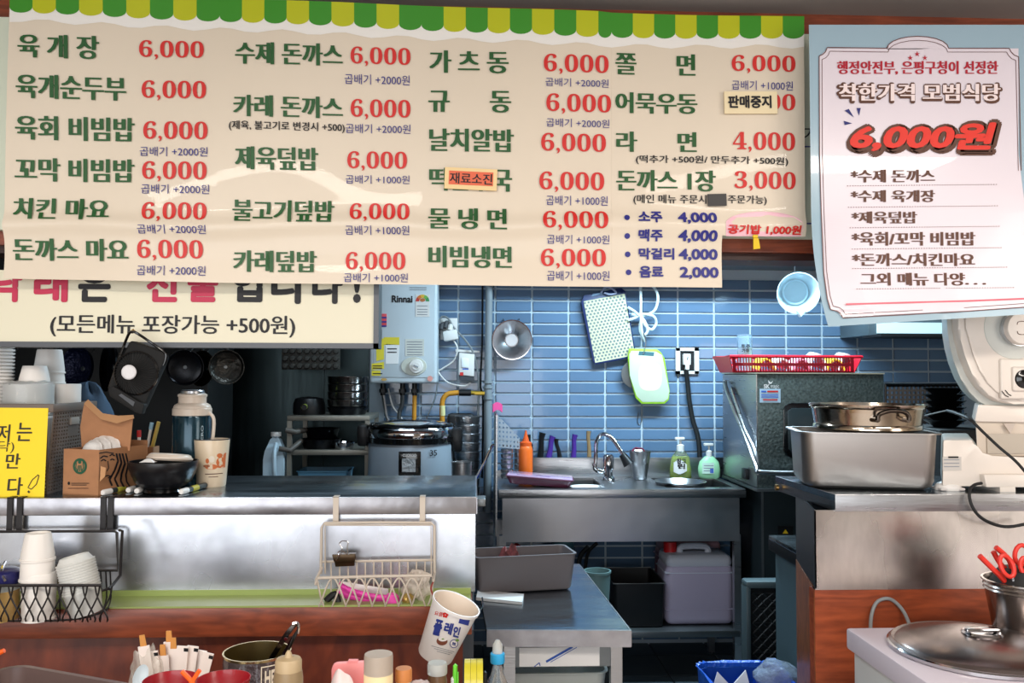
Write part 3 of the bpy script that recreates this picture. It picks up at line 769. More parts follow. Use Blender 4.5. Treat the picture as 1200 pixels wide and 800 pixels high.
# board across the basket that carries the tubs
def tub(px, r, zt, zb_, y, label, m, wrap=False):
    x = W(px, 460, y).x
    t = thing('round_tub', label, 'tub', (x, y, zb_))
    h = zt-zb_
    part(t, 'body', m, B().lathe((x, y, zb_), [(0, 0), (r*.96, 0), (r, .004), (r, h-.003), (r*.985, h), (0, h)], 36))
    if wrap:
        b = B().lathe((x, y, zb_), [(r*1.04, 0), (r*1.07, h*.3), (r*1.03, h*.7), (r*1.06, h), (r*.8, h+.008)], 40)
        for v in b.bm.verts: v.co += Vector((rr.uniform(-1, 1), rr.uniform(-1, 1), rr.uniform(-1, 1)))*.0022
        part(t, 'plastic_wrap', glass, b)
    return t
zt1 = W(40, 450, 2.12).z
inn = thing('basket_filling', 'folded white paper sacks filling the lattice basket up to its rim', 'paper', ((xb0+xb1)/2, 2.14, ZC+.006))
part(inn, 'sack', paperw, B().b2((xb0+.01, YB0+.02, ZC+.006), (xb1-.02, YB1-.02, zc1-.002), .006))
tub(34, .052, zt1, zc1, 2.115, 'white paper tub wrapped in clear plastic on the basket', cupm, True)
tub(74, .041, zt1, zc1, 2.205, 'plain white round tub at the basket\'s inner end', cupm)
sc_ = 2.12/1000
ip_ = lambda px, zz: Vector((W(px, 440, 2.12).x, 2.12, zz))
solo('paper_cup', 'shorter upturned fluted white cup standing on the wrapped tub', 'cup', cupm, inverted_cup(ip_(40.5, zt1+.0005), .0265, .0335, .044, .03), 'upturned cups')
cA = Vector((W(57.5, 440, 2.20).x, 2.20, zt1+.0005))
t = solo('paper_cup', 'lower white cup of the taller upturned pair, mostly covered', 'cup', cupm, inverted_cup(cA, .0285, .036, .060, .03), 'upturned cups')
t = solo('paper_cup', 'upper fluted white cup crowning the taller upturned pair', 'cup', cupm, inverted_cup(cA+Vector((0, 0, .026)), .0285, .035, .060, .03), 'upturned cups')

# cardboard box with lids
kb = thing('cardboard_box', 'open kraft takeaway box with a green round emblem', 'box', onc(115, 581))
A0 = onc(73.5, 579.5); A1 = onc(115, 581.5); A2 = onc(172, 571)
hb = W(100, 527, A1.y).z-ZC; hbv = Vector((0, 0, hb)); back = Vector((.012, .10, 0))
def wall(a, b_, h0, t=.002):
    n = (b_-a).cross(Vector((0, 0, 1))).normalized()*t
    return B().prism([a, b_, b_+Vector((0, 0, h0)), a+Vector((0, 0, h0))], -n)
A3 = A0+(A2-A1)
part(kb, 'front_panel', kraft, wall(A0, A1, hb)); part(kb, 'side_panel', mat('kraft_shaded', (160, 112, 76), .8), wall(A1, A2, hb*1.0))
part(kb, 'back_panel', kraft, wall(A3, A0, hb)); part(kb, 'rear_panel', kraft, wall(A2, A3, hb*1.1))
part(kb, 'bottom', kraft, B().prism([A0+Vector((0, 0, .0005)), A1+Vector((0, 0, .0005)), A2+Vector((0, 0, .0005)), A3+Vector((0, 0, .0005))], (0, 0, .002)))
yk = A1.y
fl = [W(96, 527, yk+.09), W(94, 500, yk+.09), W(98, 475, yk+.085), W(103, 468, yk+.08), W(120, 484, yk+.075), W(137, 488, yk+.075), W(156, 486, yk+.08), W(152, 528, yk+.09)]
part(kb, 'raised_flap', kraft, B().prism(fl, (0, .002, 0)))
part(kb, 'flap_fold', mat('kraft_light', (190, 142, 100), .8), B().prism([W(103, 468, yk+.079), W(98, 473, yk+.075), W(118, 491, yk+.06), W(137, 496, yk+.06), W(157, 490, yk+.07), W(156, 486, yk+.079), W(137, 487, yk+.074), W(120, 484, yk+.074)], (0, .0015, 0)))
part(kb, 'torn_tab', MC['kraft_light'], B().prism([W(118, 546, yk-.002), W(124, 548, yk-.002), W(123, 558, yk-.002), W(117, 564, yk-.002)], (0, .001, 0)))
U = (A1-A0).normalized(); N = Vector((0, 0, 1)).cross(U)*-1
Nf = U.cross(Vector((0, 0, 1))).normalized()
if Nf.y > 0: Nf = -Nf
def kfront(px, py, l):        # point on the front panel under a pixel
    d = ray(px, py); n = Nf; t_ = (A0-CAM).dot(n)/d.dot(n); return CAM+d*t_+n*l
Us = (A2-A1).normalized(); Ns = Us.cross(Vector((0, 0, 1))).normalized()
if Ns.y > 0: Ns = -Ns
def kside(px, py, l):
    d = ray(px, py); t_ = (A1-CAM).dot(Ns)/d.dot(Ns); return CAM+d*t_+Ns*l
gem = mat('emblem_green', (30, 84, 60), .6)
disc(kb, 'emblem', gem, 94, 546, 8.2, 0, .001, 9.4, kfront, 28)
disc(kb, 'emblem_field', kraft, 94, 546, 5.6, 0, .0014, 6.6, kfront, 24)
for (a, b_) in (((94, 541), 2.0),): disc(kb, 'emblem_figure', gem, a[0], a[1], b_, 0, .0018, b_*1.1, kfront)
for q in ([(90, 541), (89.5, 548), (92, 552)], [(98, 541), (98.5, 548), (96, 552)], [(92.5, 545), (92, 551)], [(95.5, 545), (96, 551)], [(94, 545), (94, 552)]): stroke(kb, 'emblem_figure', gem, q, 1.2, 0, .0018, kfront)
for y in (566, 568): rect(kb, 'fine_print', blackt, (84, y-.4, 105-(y-566)*1.5, y+.4), 0, .001, 0, kfront)
rect(kb, 'fine_print', MC['brownt'] if 'brownt' in MC else brownt, (80, 571.5, 104, 572.3), 0, .001, 0, kfront)
disc(kb, 'fine_print', blackt, 81, 566, 1.4, 0, .001, 2, kfront)
for q, w in (([(117, 537), (121, 534), (126, 535)], 1.5), ([(118, 540), (121, 538), (124, 540)], 1.4), ([(128, 534), (131, 532), (134, 534)], 1.5), ([(129, 539), (131, 537.5), (134, 539)], 1.4), ([(126, 540), (127, 548), (125, 552)], 1.0), ([(122, 558), (126, 557), (130, 558), (126, 560)], 1.4),
             ([(115.5, 531), (124, 529.5), (133, 531)], 1.2), ([(136, 531), (138, 540), (134, 551), (128, 562), (131, 569)], 2.2), ([(139.5, 531), (142, 542), (138, 553), (134, 561), (139, 572)], 2.2), ([(143, 531), (146, 543), (142, 555), (141, 563), (146, 573)], 2.2), ([(147, 531), (150, 544), (147, 556), (148, 564), (153, 572)], 1.8)):
    stroke(kb, 'line_drawing', blackt, q, w, 0, .001, kside)
zl_ = ZC+hb*.8
def lid(px, y, r, label, tilt):
    c = Vector((W(px, 520, y).x, y, ZC+hb-.006)); ax = Vector((tilt, -1, .35)).normalized()
    b = B().lathe(c, [(0, .014), (r*.5, .013), (r*.8, .008), (r*.9, .003), (r*.95, .001), (r, 0), (r, -.002), (r*.93, -.002), (r*.78, .005), (0, .010)], 60, ax)
    for v in b.bm.verts:
        d = v.co-c; d -= ax*d.dot(ax)
        if d.length > r*.92:
            a = math.atan2(d.z, d.x); v.co += d*(.05*abs(math.cos(a*5)))
    return solo('scalloped_lid', label, 'lid', whitep, b, 'scalloped lids in the card box')
lid(108, yk+.045, .026, 'foremost white domed lid poking out of the kraft box', -.25)
lid(115, yk+.062, .031, 'middle white domed lid poking out of the kraft box', -.1)
lid(123, yk+.078, .035, 'rearmost and tallest white lid in the kraft box', .1)
# pen box
pb_ = thing('pen_holder', 'small kraft card pen holder behind the black bowl', 'pen holder', onc(166, 568))
c = onc(166, 566)
part(pb_, 'cup', kraft, B().shell(c+Vector((0, .03, 0)), (.05, .045), (.05, .045), W(166, 524, c.y).z-ZC, .004, .002))
def stick(name, label, cat, pts, r, m, y, mcap=None, capn='cap'):
    P = [W(a, b_, y) for a, b_ in pts]
    t = thing(name, label, cat, P[-1]); part(t, 'shaft', m, B().tube(P, r, 8))
    if mcap:
        part(t, capn, mcap, B().tube([P[0], P[0]+(P[1]-P[0]).normalized()*.018], r*1.25, 8))
    return t
yy = c.y+.03
stick('box_cutter', 'yellow knife handle leaning out of the kraft pen holder', 'knife', [(186, 494), (172, 550)], .005, mat('mustard_plastic', (200, 168, 80), .5), yy)
stick('marker_pen', 'white pen leaning in the kraft pen holder', 'pen', [(178, 495), (168, 550)], .004, whitep, yy-.008, mat('pale_blue', (150, 190, 210), .5))
stick('marker_pen', 'red and white pen at the rear of the kraft pen holder', 'pen', [(163, 504), (163, 550)], .0045, whitep, yy+.01, mat('pen_red', (190, 40, 40), .5))
# portable fan hung from the sign
YFN = 1.945
fan = thing('portable_fan', 'black tilted portable fan hanging below the cream sign', 'fan', W(155, 485, YFN))
fb = [(151, 401), (154, 399), (190, 412), (193.5, 416), (192, 424), (168, 477), (163, 481), (130, 462), (126, 457), (128, 451)]
part(fan, 'housing', mat('deep_black', (5, 5, 6), .75), B().prism([W(a, c_, YFN) for a, c_ in fb], (0, .028, 0), .003))
fft = part(fan, 'foot', mat('deep_black', (5, 5, 6), .75), B().prism([W(a, c_, YFN-.012) for a, c_ in ((126, 456), (132, 452), (169, 474), (166, 485), (160, 484), (128, 464))], (0, .02, 0), .002))
part(fft, 'foot_inlay', mat('satin_black', (38, 38, 42), .3), B().prism([W(a, c_, YFN-.0135) for a, c_ in ((139, 463), (142, 461), (158, 471), (156, 476))], (0, .002, 0)))
fc = W(160, 437, YFN); fr_ = 26*S(160, YFN)
fgr = part(fan, 'grille_ring', blackg, B().lathe(fc+Vector((0, .002, 0)), [(fr_*1.0, 0), (fr_*1.02, .006), (fr_*.95, .008), (fr_*.94, .002)], 40, (0, -1, 0)))
g = B(); hcx = W(153, 436, YFN)
for k in range(44):
    a = 2*PI*k/44; a2 = a+.28
    g.tube([hcx+Vector((.016*math.cos(a), -.008, .016*math.sin(a))), (hcx+fc)/2+Vector((fr_*.55*math.cos(a+.1), -.010, fr_*.55*math.sin(a+.1))), fc+Vector((fr_*.97*math.cos(a2), -.005, fr_*.97*math.sin(a2)))], .0007, 4)
part(fgr, 'grille', mat('grille_black', (10, 10, 11), .6), g)
part(fan, 'blade_disc', mat('deep_black', (5, 5, 6), .75), B().lathe(fc+Vector((0, .001, 0)), [(fr_*.94, 0), (fr_*.3, .002), (0, .002)], 30, (0, -1, 0)))
part(fgr, 'hub', mat('fan_hub_white', (214, 212, 214), .4, bump=.3, bscale=60), B().lathe(hcx+Vector((0, -.008, 0)), [(.0165, 0), (.0165, .002), (.014, .004), (0, .004)], 26, (0, -1, 0)), 'white hub')
part(fan, 'handle_loop', blackg, B().tube([W(a, c_, YFN+.006-.012*(c_ < 398)) for a, c_ in ((128, 455), (134, 436), (144, 408), (151, 391), (155, 389), (160, 390), (178, 402), (193, 413), (194, 420), (191, 428))], .0032, 8, 4))
part(fan, 'hook', mat('brass', (190, 150, 90), .3, 1), B().tube([W(153, 389, YFN), W(156, 386, YFN+.012), W(158, 388, YFN+.03)], .002, 6))
# thermos
yT = 2.22
c = Vector((W(225, 500, yT).x, yT, ZC)); s1 = S(225, yT)
zz = lambda py: W(225, py, yT).z
tm = thing('thermos_flask', 'dark teal thermos flask with an ivory collar', 'flask', c)
part(tm, 'body', mat('teal_enamel', (16, 52, 66), .22, .5, coat=.4), B().lathe(c, [(0, 0), (.045, 0), (.047, .006), (.047, zz(487)-ZC-.004), (.045, zz(486)-ZC), (0, zz(486)-ZC)], 40))
iv = mat('ivory_plastic', (212, 196, 180), .35)
z0 = zz(486)-ZC
tcl = part(tm, 'collar', iv, B().lathe(c, [(.044, z0-.002), (.048, z0), (.048, z0+.016), (.046, z0+.018), (.046, z0+.020), (.043, z0+.026), (.036, z0+.030), (.034, z0+.031), (.034, z0+.046), (.036, z0+.047), (.036, z0+.052), (.031, z0+.055), (0, z0+.055)], 40))
part(tcl, 'stopper', steel, B().lathe(c, [(.029, z0+.055), (.029, z0+.061), (.026, z0+.064), (0, z0+.064)], 30))
part(tm, 'strap_handle', iv, B().tube([c+Vector((.045, -.01, z0+.006)), c+Vector((.058, -.012, z0-.01)), c+Vector((.056, -.012, z0-.06)), c+Vector((.047, -.01, z0-.07))], .0045, 8, 4))
text(tm, 'side_lettering', mat('print_silver', (170, 190, 200), .4), 'ZERO', (0, 0, 1, 1), fn=lambda u, v, c=c, z0=z0: c+Vector((.0478*math.sin(.78+.14*(1-v)), -.0478*math.cos(.78+.14*(1-v)), z0-.075+.05*u)), style='reg')
# mug
yM = 2.075
c = onc(248, 571); c.y = yM = c.y+.03; s1 = S(248, yM); c.x = W(248, 540, yM).x; H = W(248, 514, yM).z-ZC
mg = thing('cream_mug', 'tall cream mug printed with a squirrel and a fox', 'mug', c)
part(mg, 'body', mat('mug_cream', (220, 200, 172), .4, coat=.3), B().lathe(c, [(0, 0), (.034, 0), (.0355, .003), (.0435, H-.002), (.0432, H), (.041, H), (.033, .006), (0, .006)], 44))
part(mg, 'rim', mat('dark_rim', (60, 56, 58), .3), B().lathe(c, [(.0437, H-.0015), (.0437, H+.0008), (.0412, H+.0008), (.0412, H-.0015)], 44))
def mugs(px, py, l):
    z = W(px, py, yM-.04).z-ZC; rad = .0355+(.008)*z/H+l; X = W(px, py, yM-.04).x-c.x; X = max(-rad*.95, min(rad*.95, X))
    return c+Vector((X, -math.sqrt(rad*rad-X*X), z))
fox = mat('print_fox', (196, 104, 54), .5); fx2 = mat('print_soft_white', (226, 214, 196), .5)
for px, py, r, ry, m in ((257, 542, 4.5, 6, fox), (262, 536, 3, 5, fox), (256, 534, 2.6, 2.6, fox), (247, 547, 7, 3.2, fox), (248, 538, 3.2, 4, fx2), (243, 540, 2, 3, fox), (242, 546, 4, 1.6, mat('print_brown2', (150, 90, 60), .5)), (258, 547, 5, 2, fox)):
    disc(mg, 'animal_print', m, px, py, r, 0, .0006 if m is fox else .0009, ry, mugs)
rect(mg, 'caption', brownt, (240, 555, 258, 556), 0, .0007, 0, mugs, 4); rect(mg, 'caption', brownt, (244, 558.5, 254, 559.3), 0, .0007, 0, mugs, 3)
# bowl with lid and spoon
c = onc(191.5, 578); c.y += .03; c.x = W(191.5, 560, c.y).x; s1 = S(190, c.y); Hb = W(191, 541, c.y-.03).z-ZC; rb = 39.5*s1
bw = thing('black_bowl', 'ridged black bowl on the pass counter', 'bowl', c)
part(bw, 'body', mat('matt_black_ceramic', (20, 19, 22), .32), B().lathe(c, [(0, 0), (rb*.5, 0), (rb*.52, .003), (rb*.46, .009), (rb*.62, .014), (rb*.78, .024), (rb*.80, .026), (rb*.87, .038), (rb*.89, .040), (rb*.94, .052), (rb*.96, .054), (rb*.99, Hb-.002), (rb*.985, Hb), (rb*.95, Hb), (rb*.9, .045), (rb*.6, .018), (0, .014)], 48))
part(bw, 'foot_ring', blackg, B().lathe(c, [(rb*.52, .0005), (rb*.55, .002), (rb*.5, .009), (rb*.44, .009)], 40))
solo('bowl_lid', 'ivory lid resting in the ridged black bowl', 'lid', iv, B().lathe(c+Vector((.012, .006, Hb+.003)), [(rb*.60, -.004), (rb*.66, 0), (rb*.66, .004), (rb*.62, .006), (rb*.6, .010), (rb*.52, .013), (0, .014)], 40, (.05, .12, 1)))
solo('small_spoon', 'white plastic spoon tip over the black bowl\'s rim', 'spoon', whitep, B().grid(lambda u, v: c+Vector((-.035+.034*u, -rb*.62+.02*v-.01, Hb+.002+.008*math.sin(u*PI)*math.sin(v*PI))), 8, 6, .001))
# markers lying down
mkb = mat('marker_body_dark', (40, 44, 42), .4); mky = mat('marker_band_yellow', (190, 180, 60), .5)
def marker(x0, y0, x1, y1, label, vis=True):
    a = onc(x0, y0)+Vector((0, 0, .0075)); b_ = onc(x1, y1)+Vector((0, 0, .0075)); d = (b_-a).normalized()
    L = .125; t = thing('paint_marker', label, 'marker', a-Vector((0, 0, .0075)), 'paint markers lying on the pass')
    part(t, 'cap', whitep, B().lathe(a, [(0, 0), (.0055, 0), (.007, .004), (.007, .03), (0, .03)], 18, d))
    part(t, 'barrel', mkb, B().lathe(a, [(.0065, .03), (.0065, .045), (.0068, .045), (.0068, L), (0, L)], 18, d))
    part(t, 'band', mky, B().lathe(a, [(.007, .05), (.0071, .052), (.0071, .08), (.007, .082)], 18, d))
marker(120, 581, 147, 575, 'white capped paint marker in front of the kraft box')
marker(150, 578, 166, 573, 'white capped paint marker beside the black bowl')
marker(160, 579, 172, 574, 'white capped paint marker touching the black bowl\'s foot')
marker(212, 580, 236, 573, 'white capped paint marker before the cream mug')

# =================================================================== BACK-LEFT KITCHEN THINGS
WPX, WPY = 480, 440
def wx(px, Y): return W(px, WPY, Y).x
def wz(py, Y, px=None): return W(px or WPX, py, Y).z
# milk jug
yj = 4.15; c = Vector((wx(324.5, yj), yj, ZP)); hj = wz(507, yj)-ZP
jg = thing('milk_jug', 'translucent white plastic jug beside the steel rack', 'jug', c)
jm = mat('milky_plastic', (190, 210, 222), .4, trans=.15)
w2 = 13.5*S(324, yj)
part(jg, 'body', jm, B().lathe(c, [(0, 0), (w2*1.2, 0), (w2*1.25, .01), (w2*1.25, hj*.62), (w2*1.1, hj*.74), (w2*.6, hj*.9), (w2*.38, hj*.93), (w2*.38, hj*.97), (0, hj*.97)], 4, spin=PI/4, sx=1.0, sy=1.0))
part(jg, 'cap', whitep, B().cyl(c+Vector((0, 0, hj*.95)), w2*.45, hj*.06, 18))
part(jg, 'handle', jm, B().tube([c+Vector((.01, -w2*.8, hj*.85)), c+Vector((.012, -w2*1.5, hj*.7)), c+Vector((.012, -w2*1.45, hj*.45)), c+Vector((.012, -w2*1.0, hj*.35))], .010, 8, 5))
# rack
ya, yb_ = 4.12, 4.52
rk = thing('steel_rack', 'small two-tier steel rack against the back wall', 'rack', (wx(386, ya), 4.3, ZP))
rx0, rx1 = wx(337, ya), wx(434, ya); z1_, z2_ = wz(487, ya), wz(527, ya)
rkm = mat('beige_steel', (150, 146, 136), .4, .7)
for z in (z1_, z2_): part(rk, 'shelf', rkm, B().b2((rx0, ya, z-.025), (rx1, yb_, z), .003))
for x in (rx0+.012, rx1-.012):
    for y in (ya+.012, yb_-.012): part(rk, 'post', rkm, B().b2((x-.011, y-.011, ZP), (x+.011, y+.011, z1_-.025)))
# stack of bowls on rack
cb = Vector((wx(408, 4.25), 4.25, z1_)); rb_ = 23.5*S(408, 4.25)
darksteel = mat('pot_steel', (120, 118, 116), .18, 1)
for k in range(5):
    hk = (wz(441, 4.25)-z1_)/5
    r0 = rb_*(.93 if k == 0 else 1)
    b = B().lathe(cb+Vector((0, 0, hk*k)), [(0, 0), (r0*.93, .0), (r0*.985, hk*.25), (rb_, hk*.8), (rb_*1.02, hk*.9), (rb_*1.02, hk-.001), (rb_*.96, hk-.001), (0, hk*.5)], 36)
    solo('steel_bowl', ['lowest', 'second lowest', 'middle', 'second highest', 'topmost'][k]+' steel bowl of the stack on the rack', 'bowl', darksteel if k else seas, b, 'bowl stack on the rack')
# small black pot with lid on top shelf
c = Vector((wx(363, 4.25), 4.25, z1_)); r = 19*S(363, 4.25)
pt_ = thing('black_saucepan', 'black saucepan on the rack\'s top shelf beside the bowl stack', 'pan', c)
part(pt_, 'body', blackp, B().lathe(c, [(0, 0), (r*.95, 0), (r, .01), (r*.98, .05), (r*.86, .078), (r*.5, .085), (0, .088)], 32))
part(pt_, 'handle', blackp, B().tube([c+Vector((.0, -r*.9, .045)), c+Vector((.01, -r-.10, .04))], .012, 10))
part(pt_, 'handle_band', mat('lime_band', (170, 180, 70), .5), B().lathe(c+Vector((.004, -r-.06, .042)), [(.014, 0), (.014, .02)], 14, (.1, -1, -.05)))
# two pans on second shelf
for i, (x, y, lab, hz) in enumerate(((378, 4.22, 'upper nested black pan on the rack\'s lower shelf', .05), (376, 4.2, 'lower nested black pan on the rack\'s lower shelf', 0.0))):
    c = Vector((wx(x, y), y+.02, z2_+hz)); r = (24 if i else 21)*S(x, y)
    t = thing('black_pan', lab, 'pan', c)
    part(t, 'body', seas, B().lathe(c, [(0, 0), (r*.8, 0), (r*.98, .045), (r, .047), (r*.95, .045), (r*.75, .006), (0, .006)], 32))
    part(t, 'handle', mat('taupe_grip', (84, 78, 72), .5), B().tube([c+Vector((-r*.85, -.05, .04)), c+Vector((-r*1.25, -.12, .035 if not i else .0)), c+Vector((-r*1.75, -.13, .045 if not i else .01))], .013, 10))
c = Vector((wx(404, 4.17), 4.17, z2_)); r = 12*S(404, 4.17)
solo('sauce_dish', 'small shiny steel dish on the rack\'s lower shelf', 'dish', chrome, B().lathe(c, [(0, 0), (r*.8, 0), (r, .018), (r*1.03, .034), (r*1.0, .034), (r*.75, .006), (0, .006)], 28))
bt_ = B().shell(Vector((wx(382, 4.25), 4.28, ZP)), (.24, .2), (.22, .18), wz(552, 4.2)-ZP, .01, .003, .006)
solo('blue_tray', 'pale blue plastic tray under the rack\'s lower shelf', 'tray', mat('tray_blue', (90, 140, 170), .4), bt_)
# rice cooker
yc_ = 4.02
c = Vector((wx(482, yc_), yc_, ZP)); r = 51*S(482, yc_); zb3 = wz(517, yc_)-ZP; zt3 = wz(497, yc_)-ZP
rc = thing('rice_cooker', 'large grey commercial rice cooker marked 35', 'rice cooker', c)
part(rc, 'body', mat('cooker_grey', (158, 170, 182), .35, .3), B().lathe(c, [(0, 0), (r*.92, 0), (r*.97, .02), (r*.96, zb3-.02), (r*.94, zb3), (0, zb3)], 48))
part(rc, 'black_band', blackg, B().lathe(c, [(r*.96, zb3-.004), (r*1.0, zb3), (r*1.0, zb3+.022), (r*.97, zb3+.026)], 48))
rlid = part(rc, 'lid', chrome, B().lathe(c, [(r*1.0, zb3+.024), (r*1.01, zb3+.03), (r*1.0, zt3-.02), (r*.96, zt3-.006), (r*.8, zt3+.01), (r*.4, zt3+.022), (0, zt3+.024)], 48))
part(rlid, 'lid_rim', blackg, B().lathe(c, [(r*.97, zt3-.006), (r*.985, zt3), (r*.93, zt3+.006), (r*.9, zt3+.002)], 48))
part(rc, 'side_handle', blackp, B().box(c+Vector((-r*1.08, 0, zb3+.03)), (.05, .10, .10), None, .015))
part(rc, 'side_handle', blackp, B().box(c+Vector((r*1.06, 0, zb3+.01)), (.05, .09, .11), None, .012))
f = frame((467, 529, 493, 558), yc_-r*1.0, .0)
ctl = B().prism([f(0, 0), f(1, 0), f(1, 1), f(0, 1)], (0, .03, 0), .002)
cpn = part(rc, 'control_panel', blackg, ctl)
part(cpn, 'switch_plate', mat('silver_label', (180, 186, 190), .3, .5, bump=.6, bscale=60), B().prism([W(a, b_, yc_-r*1.0-.003) for a, b_ in ((471, 553), (487, 553), (487, 537), (471, 537))], (0, .004, 0)))
part(cpn, 'switch', blackp, B().prism([W(a, b_, yc_-r*1.0-.010) for a, b_ in ((475, 558), (485, 558), (485, 553), (475, 553))], (0, .012, 0)))
text(cpn, 'lettering', whitep, 'CUCKOO', (472, 531.5, 488, 535), yc_-r*1.0, 'bold', .002)
text(rc, 'capacity_mark', blackt, '35', (504, 527, 512, 534), 0, 'reg', 0, 0, lambda a, b_, l, c=c, r=r: (lambda X: Vector((c.x+X, c.y-math.sqrt(max(0, (r*.985)**2-X*X)), W(a, b_, yc_-r*.8).z)))(W(a, b_, yc_-r*.8).x-c.x))
# tall steel bowl stack right of the cooker
yk2 = 4.3
c = Vector((wx(548, yk2), yk2, ZP)); r = 14.5*S(548, yk2); hk = (wz(487, yk2)-ZP)/9
for k in range(9):
    solo('steel_canister', f'{["lowest", "second", "third", "fourth", "fifth", "sixth", "seventh", "eighth", "topmost"][k]} steel rice bowl up in the tall stack by the cooker', 'bowl', steel, B().lathe(c+Vector((0, 0, hk*k)), [(0, 0), (r*.92, 0), (r*.98, hk*.3), (r, hk*.8), (r*1.04, hk*.86), (r*1.04, hk-.001), (r*.98, hk-.001), (0, hk*.6)], 32), 'tall bowl stack by the cooker')
solo('black_kettle_base', 'black plastic pot lid leaning between cooker and bowl stack', 'lid', blackp, B().box(Vector((wx(540, 4.4), 4.46, wz(505, 4.4)-.16)), (.14, .05, .5), None, .02))
y = 3.72; c = Vector((wx(553, y), y, ZP)); r = 12*S(553, y); h = wz(541, y)-ZP
ld = thing('utensil_cup', 'steel cup holding a ladle at the prep counter\'s end', 'cup', c)
c.x = min(c.x, XP1-.06)
part(ld, 'cup', steel, B().lathe(c, [(0, 0), (r*.85, 0), (r, h), (r*1.06, h), (r*.95, h-.003), (r*.8, .004), (0, .004)], 28))
solo('ladle', 'steel ladle handle curving out of the steel cup', 'ladle', chrome, B().tube([c+Vector((0, 0, .03)), W(566, 545, y), W(572, 532, y), W(577, 522, y), W(579, 522, y)], .006, 8, 4))

# ---------------------------------------------------------------- on the back wall
yh0, yh1 = 4.40, YW-.01
hx0, hx1, hz0, hz1 = wx(433, yh0), wx(512, yh0), wz(449, yh0), wz(312, yh0)
wh = thing('water_heater', 'pale grey wall-hung gas water heater with stickers and a dial', 'water heater', ((hx0+hx1)/2, YW-.12, hz0))
whm = mat('heater_grey', (196, 206, 212), .35)
part(wh, 'casing', whm, B().b2((hx0, yh0, hz0), (hx1, yh1, hz1), .014, 3))
part(wh, 'front_step', whm, B().b2((hx0+.02, yh0-.004, hz0+.03), (hx1-.012, yh0+.004, hz1), .003))
YH = yh0-.0045
def hs(name, m, pts, lab=None): part(wh, name, m, B().prism([W(a, b_, YH-.001) for a, b_ in pts], (0, .002, 0)), lab)
text(wh, 'lettering', blackt, 'Rinnai', (459, 346, 483.5, 354.5), YH, 'bold', .0012)
hs('energy_label', whitep, ((487, 345), (503.5, 345), (503.5, 371), (487, 371)))
for i, cl in enumerate(((200, 60, 50), (220, 120, 50), (225, 180, 60), (120, 180, 80), (60, 150, 90))):
    m = mat('rainbow%d' % i, cl, .5)
    for k in range(3):
        a0, a1 = PI-(i+k/3)*PI/5, PI-(i+(k+1)/3)*PI/5
        cc = (495.2, 353)
        shape(wh, 'rainbow_scale', m, [W(cc[0]+q*math.cos(a), cc[1]-q*math.sin(a), YH)+Vector((0, -.0022, 0)) for q, a in ((8, a0), (8, a1), (4, a1), (4, a0))])
disc(wh, 'label_print', mat('fox_orange', (190, 110, 60), .5), 495.2, 351.5, 3.2, YH, .0022, 2)
for yy_ in (358, 362, 365, 368): rect(wh, 'label_print', mat('print_grey', (140, 144, 150), .6), (489, yy_, 501, yy_+.7), YH, .0022)
rect(wh, 'top_label', MC['print_grey'], (480, 336.5, 500, 337.3), YH, .0015); rect(wh, 'top_label', MC['print_grey'], (480, 339, 500, 339.7), YH, .0015)
rs = W(449, 375, YH); part(wh, 'red_sticker', mat('sticker_red', (214, 70, 80), .5), B().box(rs, (.036, .003, .066), None, .001))
for i, yy_ in enumerate((371, 376, 381)): rect(wh, 'red_sticker_print', bluep, (446, yy_, 453, yy_+2), YH, .0025)
hs('black_strip', blackp, ((445.5, 386), (447.5, 386), (447.5, 399), (445.5, 399)))
ys_ = mat('sticker_yellow', (220, 200, 50), .5)
hs('yellow_sticker', ys_, ((441, 399), (450, 396), (450, 421), (441, 423))); hs('yellow_sticker', ys_, ((450, 395), (468, 395), (468, 404), (450, 404)))
hs('white_label', paperw, ((452, 403), (468, 404), (467, 426), (452, 426)))
for yy_ in (408, 412): rect(wh, 'label_print', blackt, (454, yy_, 465, yy_+1.2), YH, .0022)
hs('yellow_sticker', ys_, ((435.5, 426), (450, 424), (450, 432), (435.5, 433))); hs('yellow_sticker', ys_, ((435.5, 434), (446, 434), (446, 440), (435.5, 440)))
for yy_ in (428, 430.6, 437): rect(wh, 'label_print', blackt, (437, yy_, 448, yy_+1.1), YH, .0022)
hs('instruction_label', mat('label_pale', (208, 208, 200), .6), ((475, 397), (497, 397), (497, 417), (475, 417)))
for yy_ in range(400, 416, 3): rect(wh, 'label_print', MC['print_grey'], (477, yy_, 495, yy_+.8), YH, .0022)
dc = W(485, 429, YH)
dpl = part(wh, 'dial_plate', mat('dial_beige', (196, 196, 184), .4), B().lathe(dc, [(.066, 0), (.064, .005), (0, .006)], 36, (0, -1, 0), sx=1, sy=.72))
part(dpl, 'dial', whitep, B().lathe(dc+Vector((.012, -.005, 0)), [(.037, 0), (.034, .012), (.02, .013), (.019, .02), (0, .02)], 30, (0, -1, 0)))
part(dpl, 'dial_mark', MC['print_grey'], B().box(dc+Vector((.012, -.026, 0)), (.026, .004, .007), Matrix.Rotation(.4, 3, 'Y')))
disc(wh, 'round_sticker', mat('salmon', (220, 150, 140), .5), 504, 443.5, 3.2, YH, .0016); disc(wh, 'round_sticker', mat('ochre', (190, 150, 80), .5), 450, 444.5, 3.5, YH, .0016, 1.6)
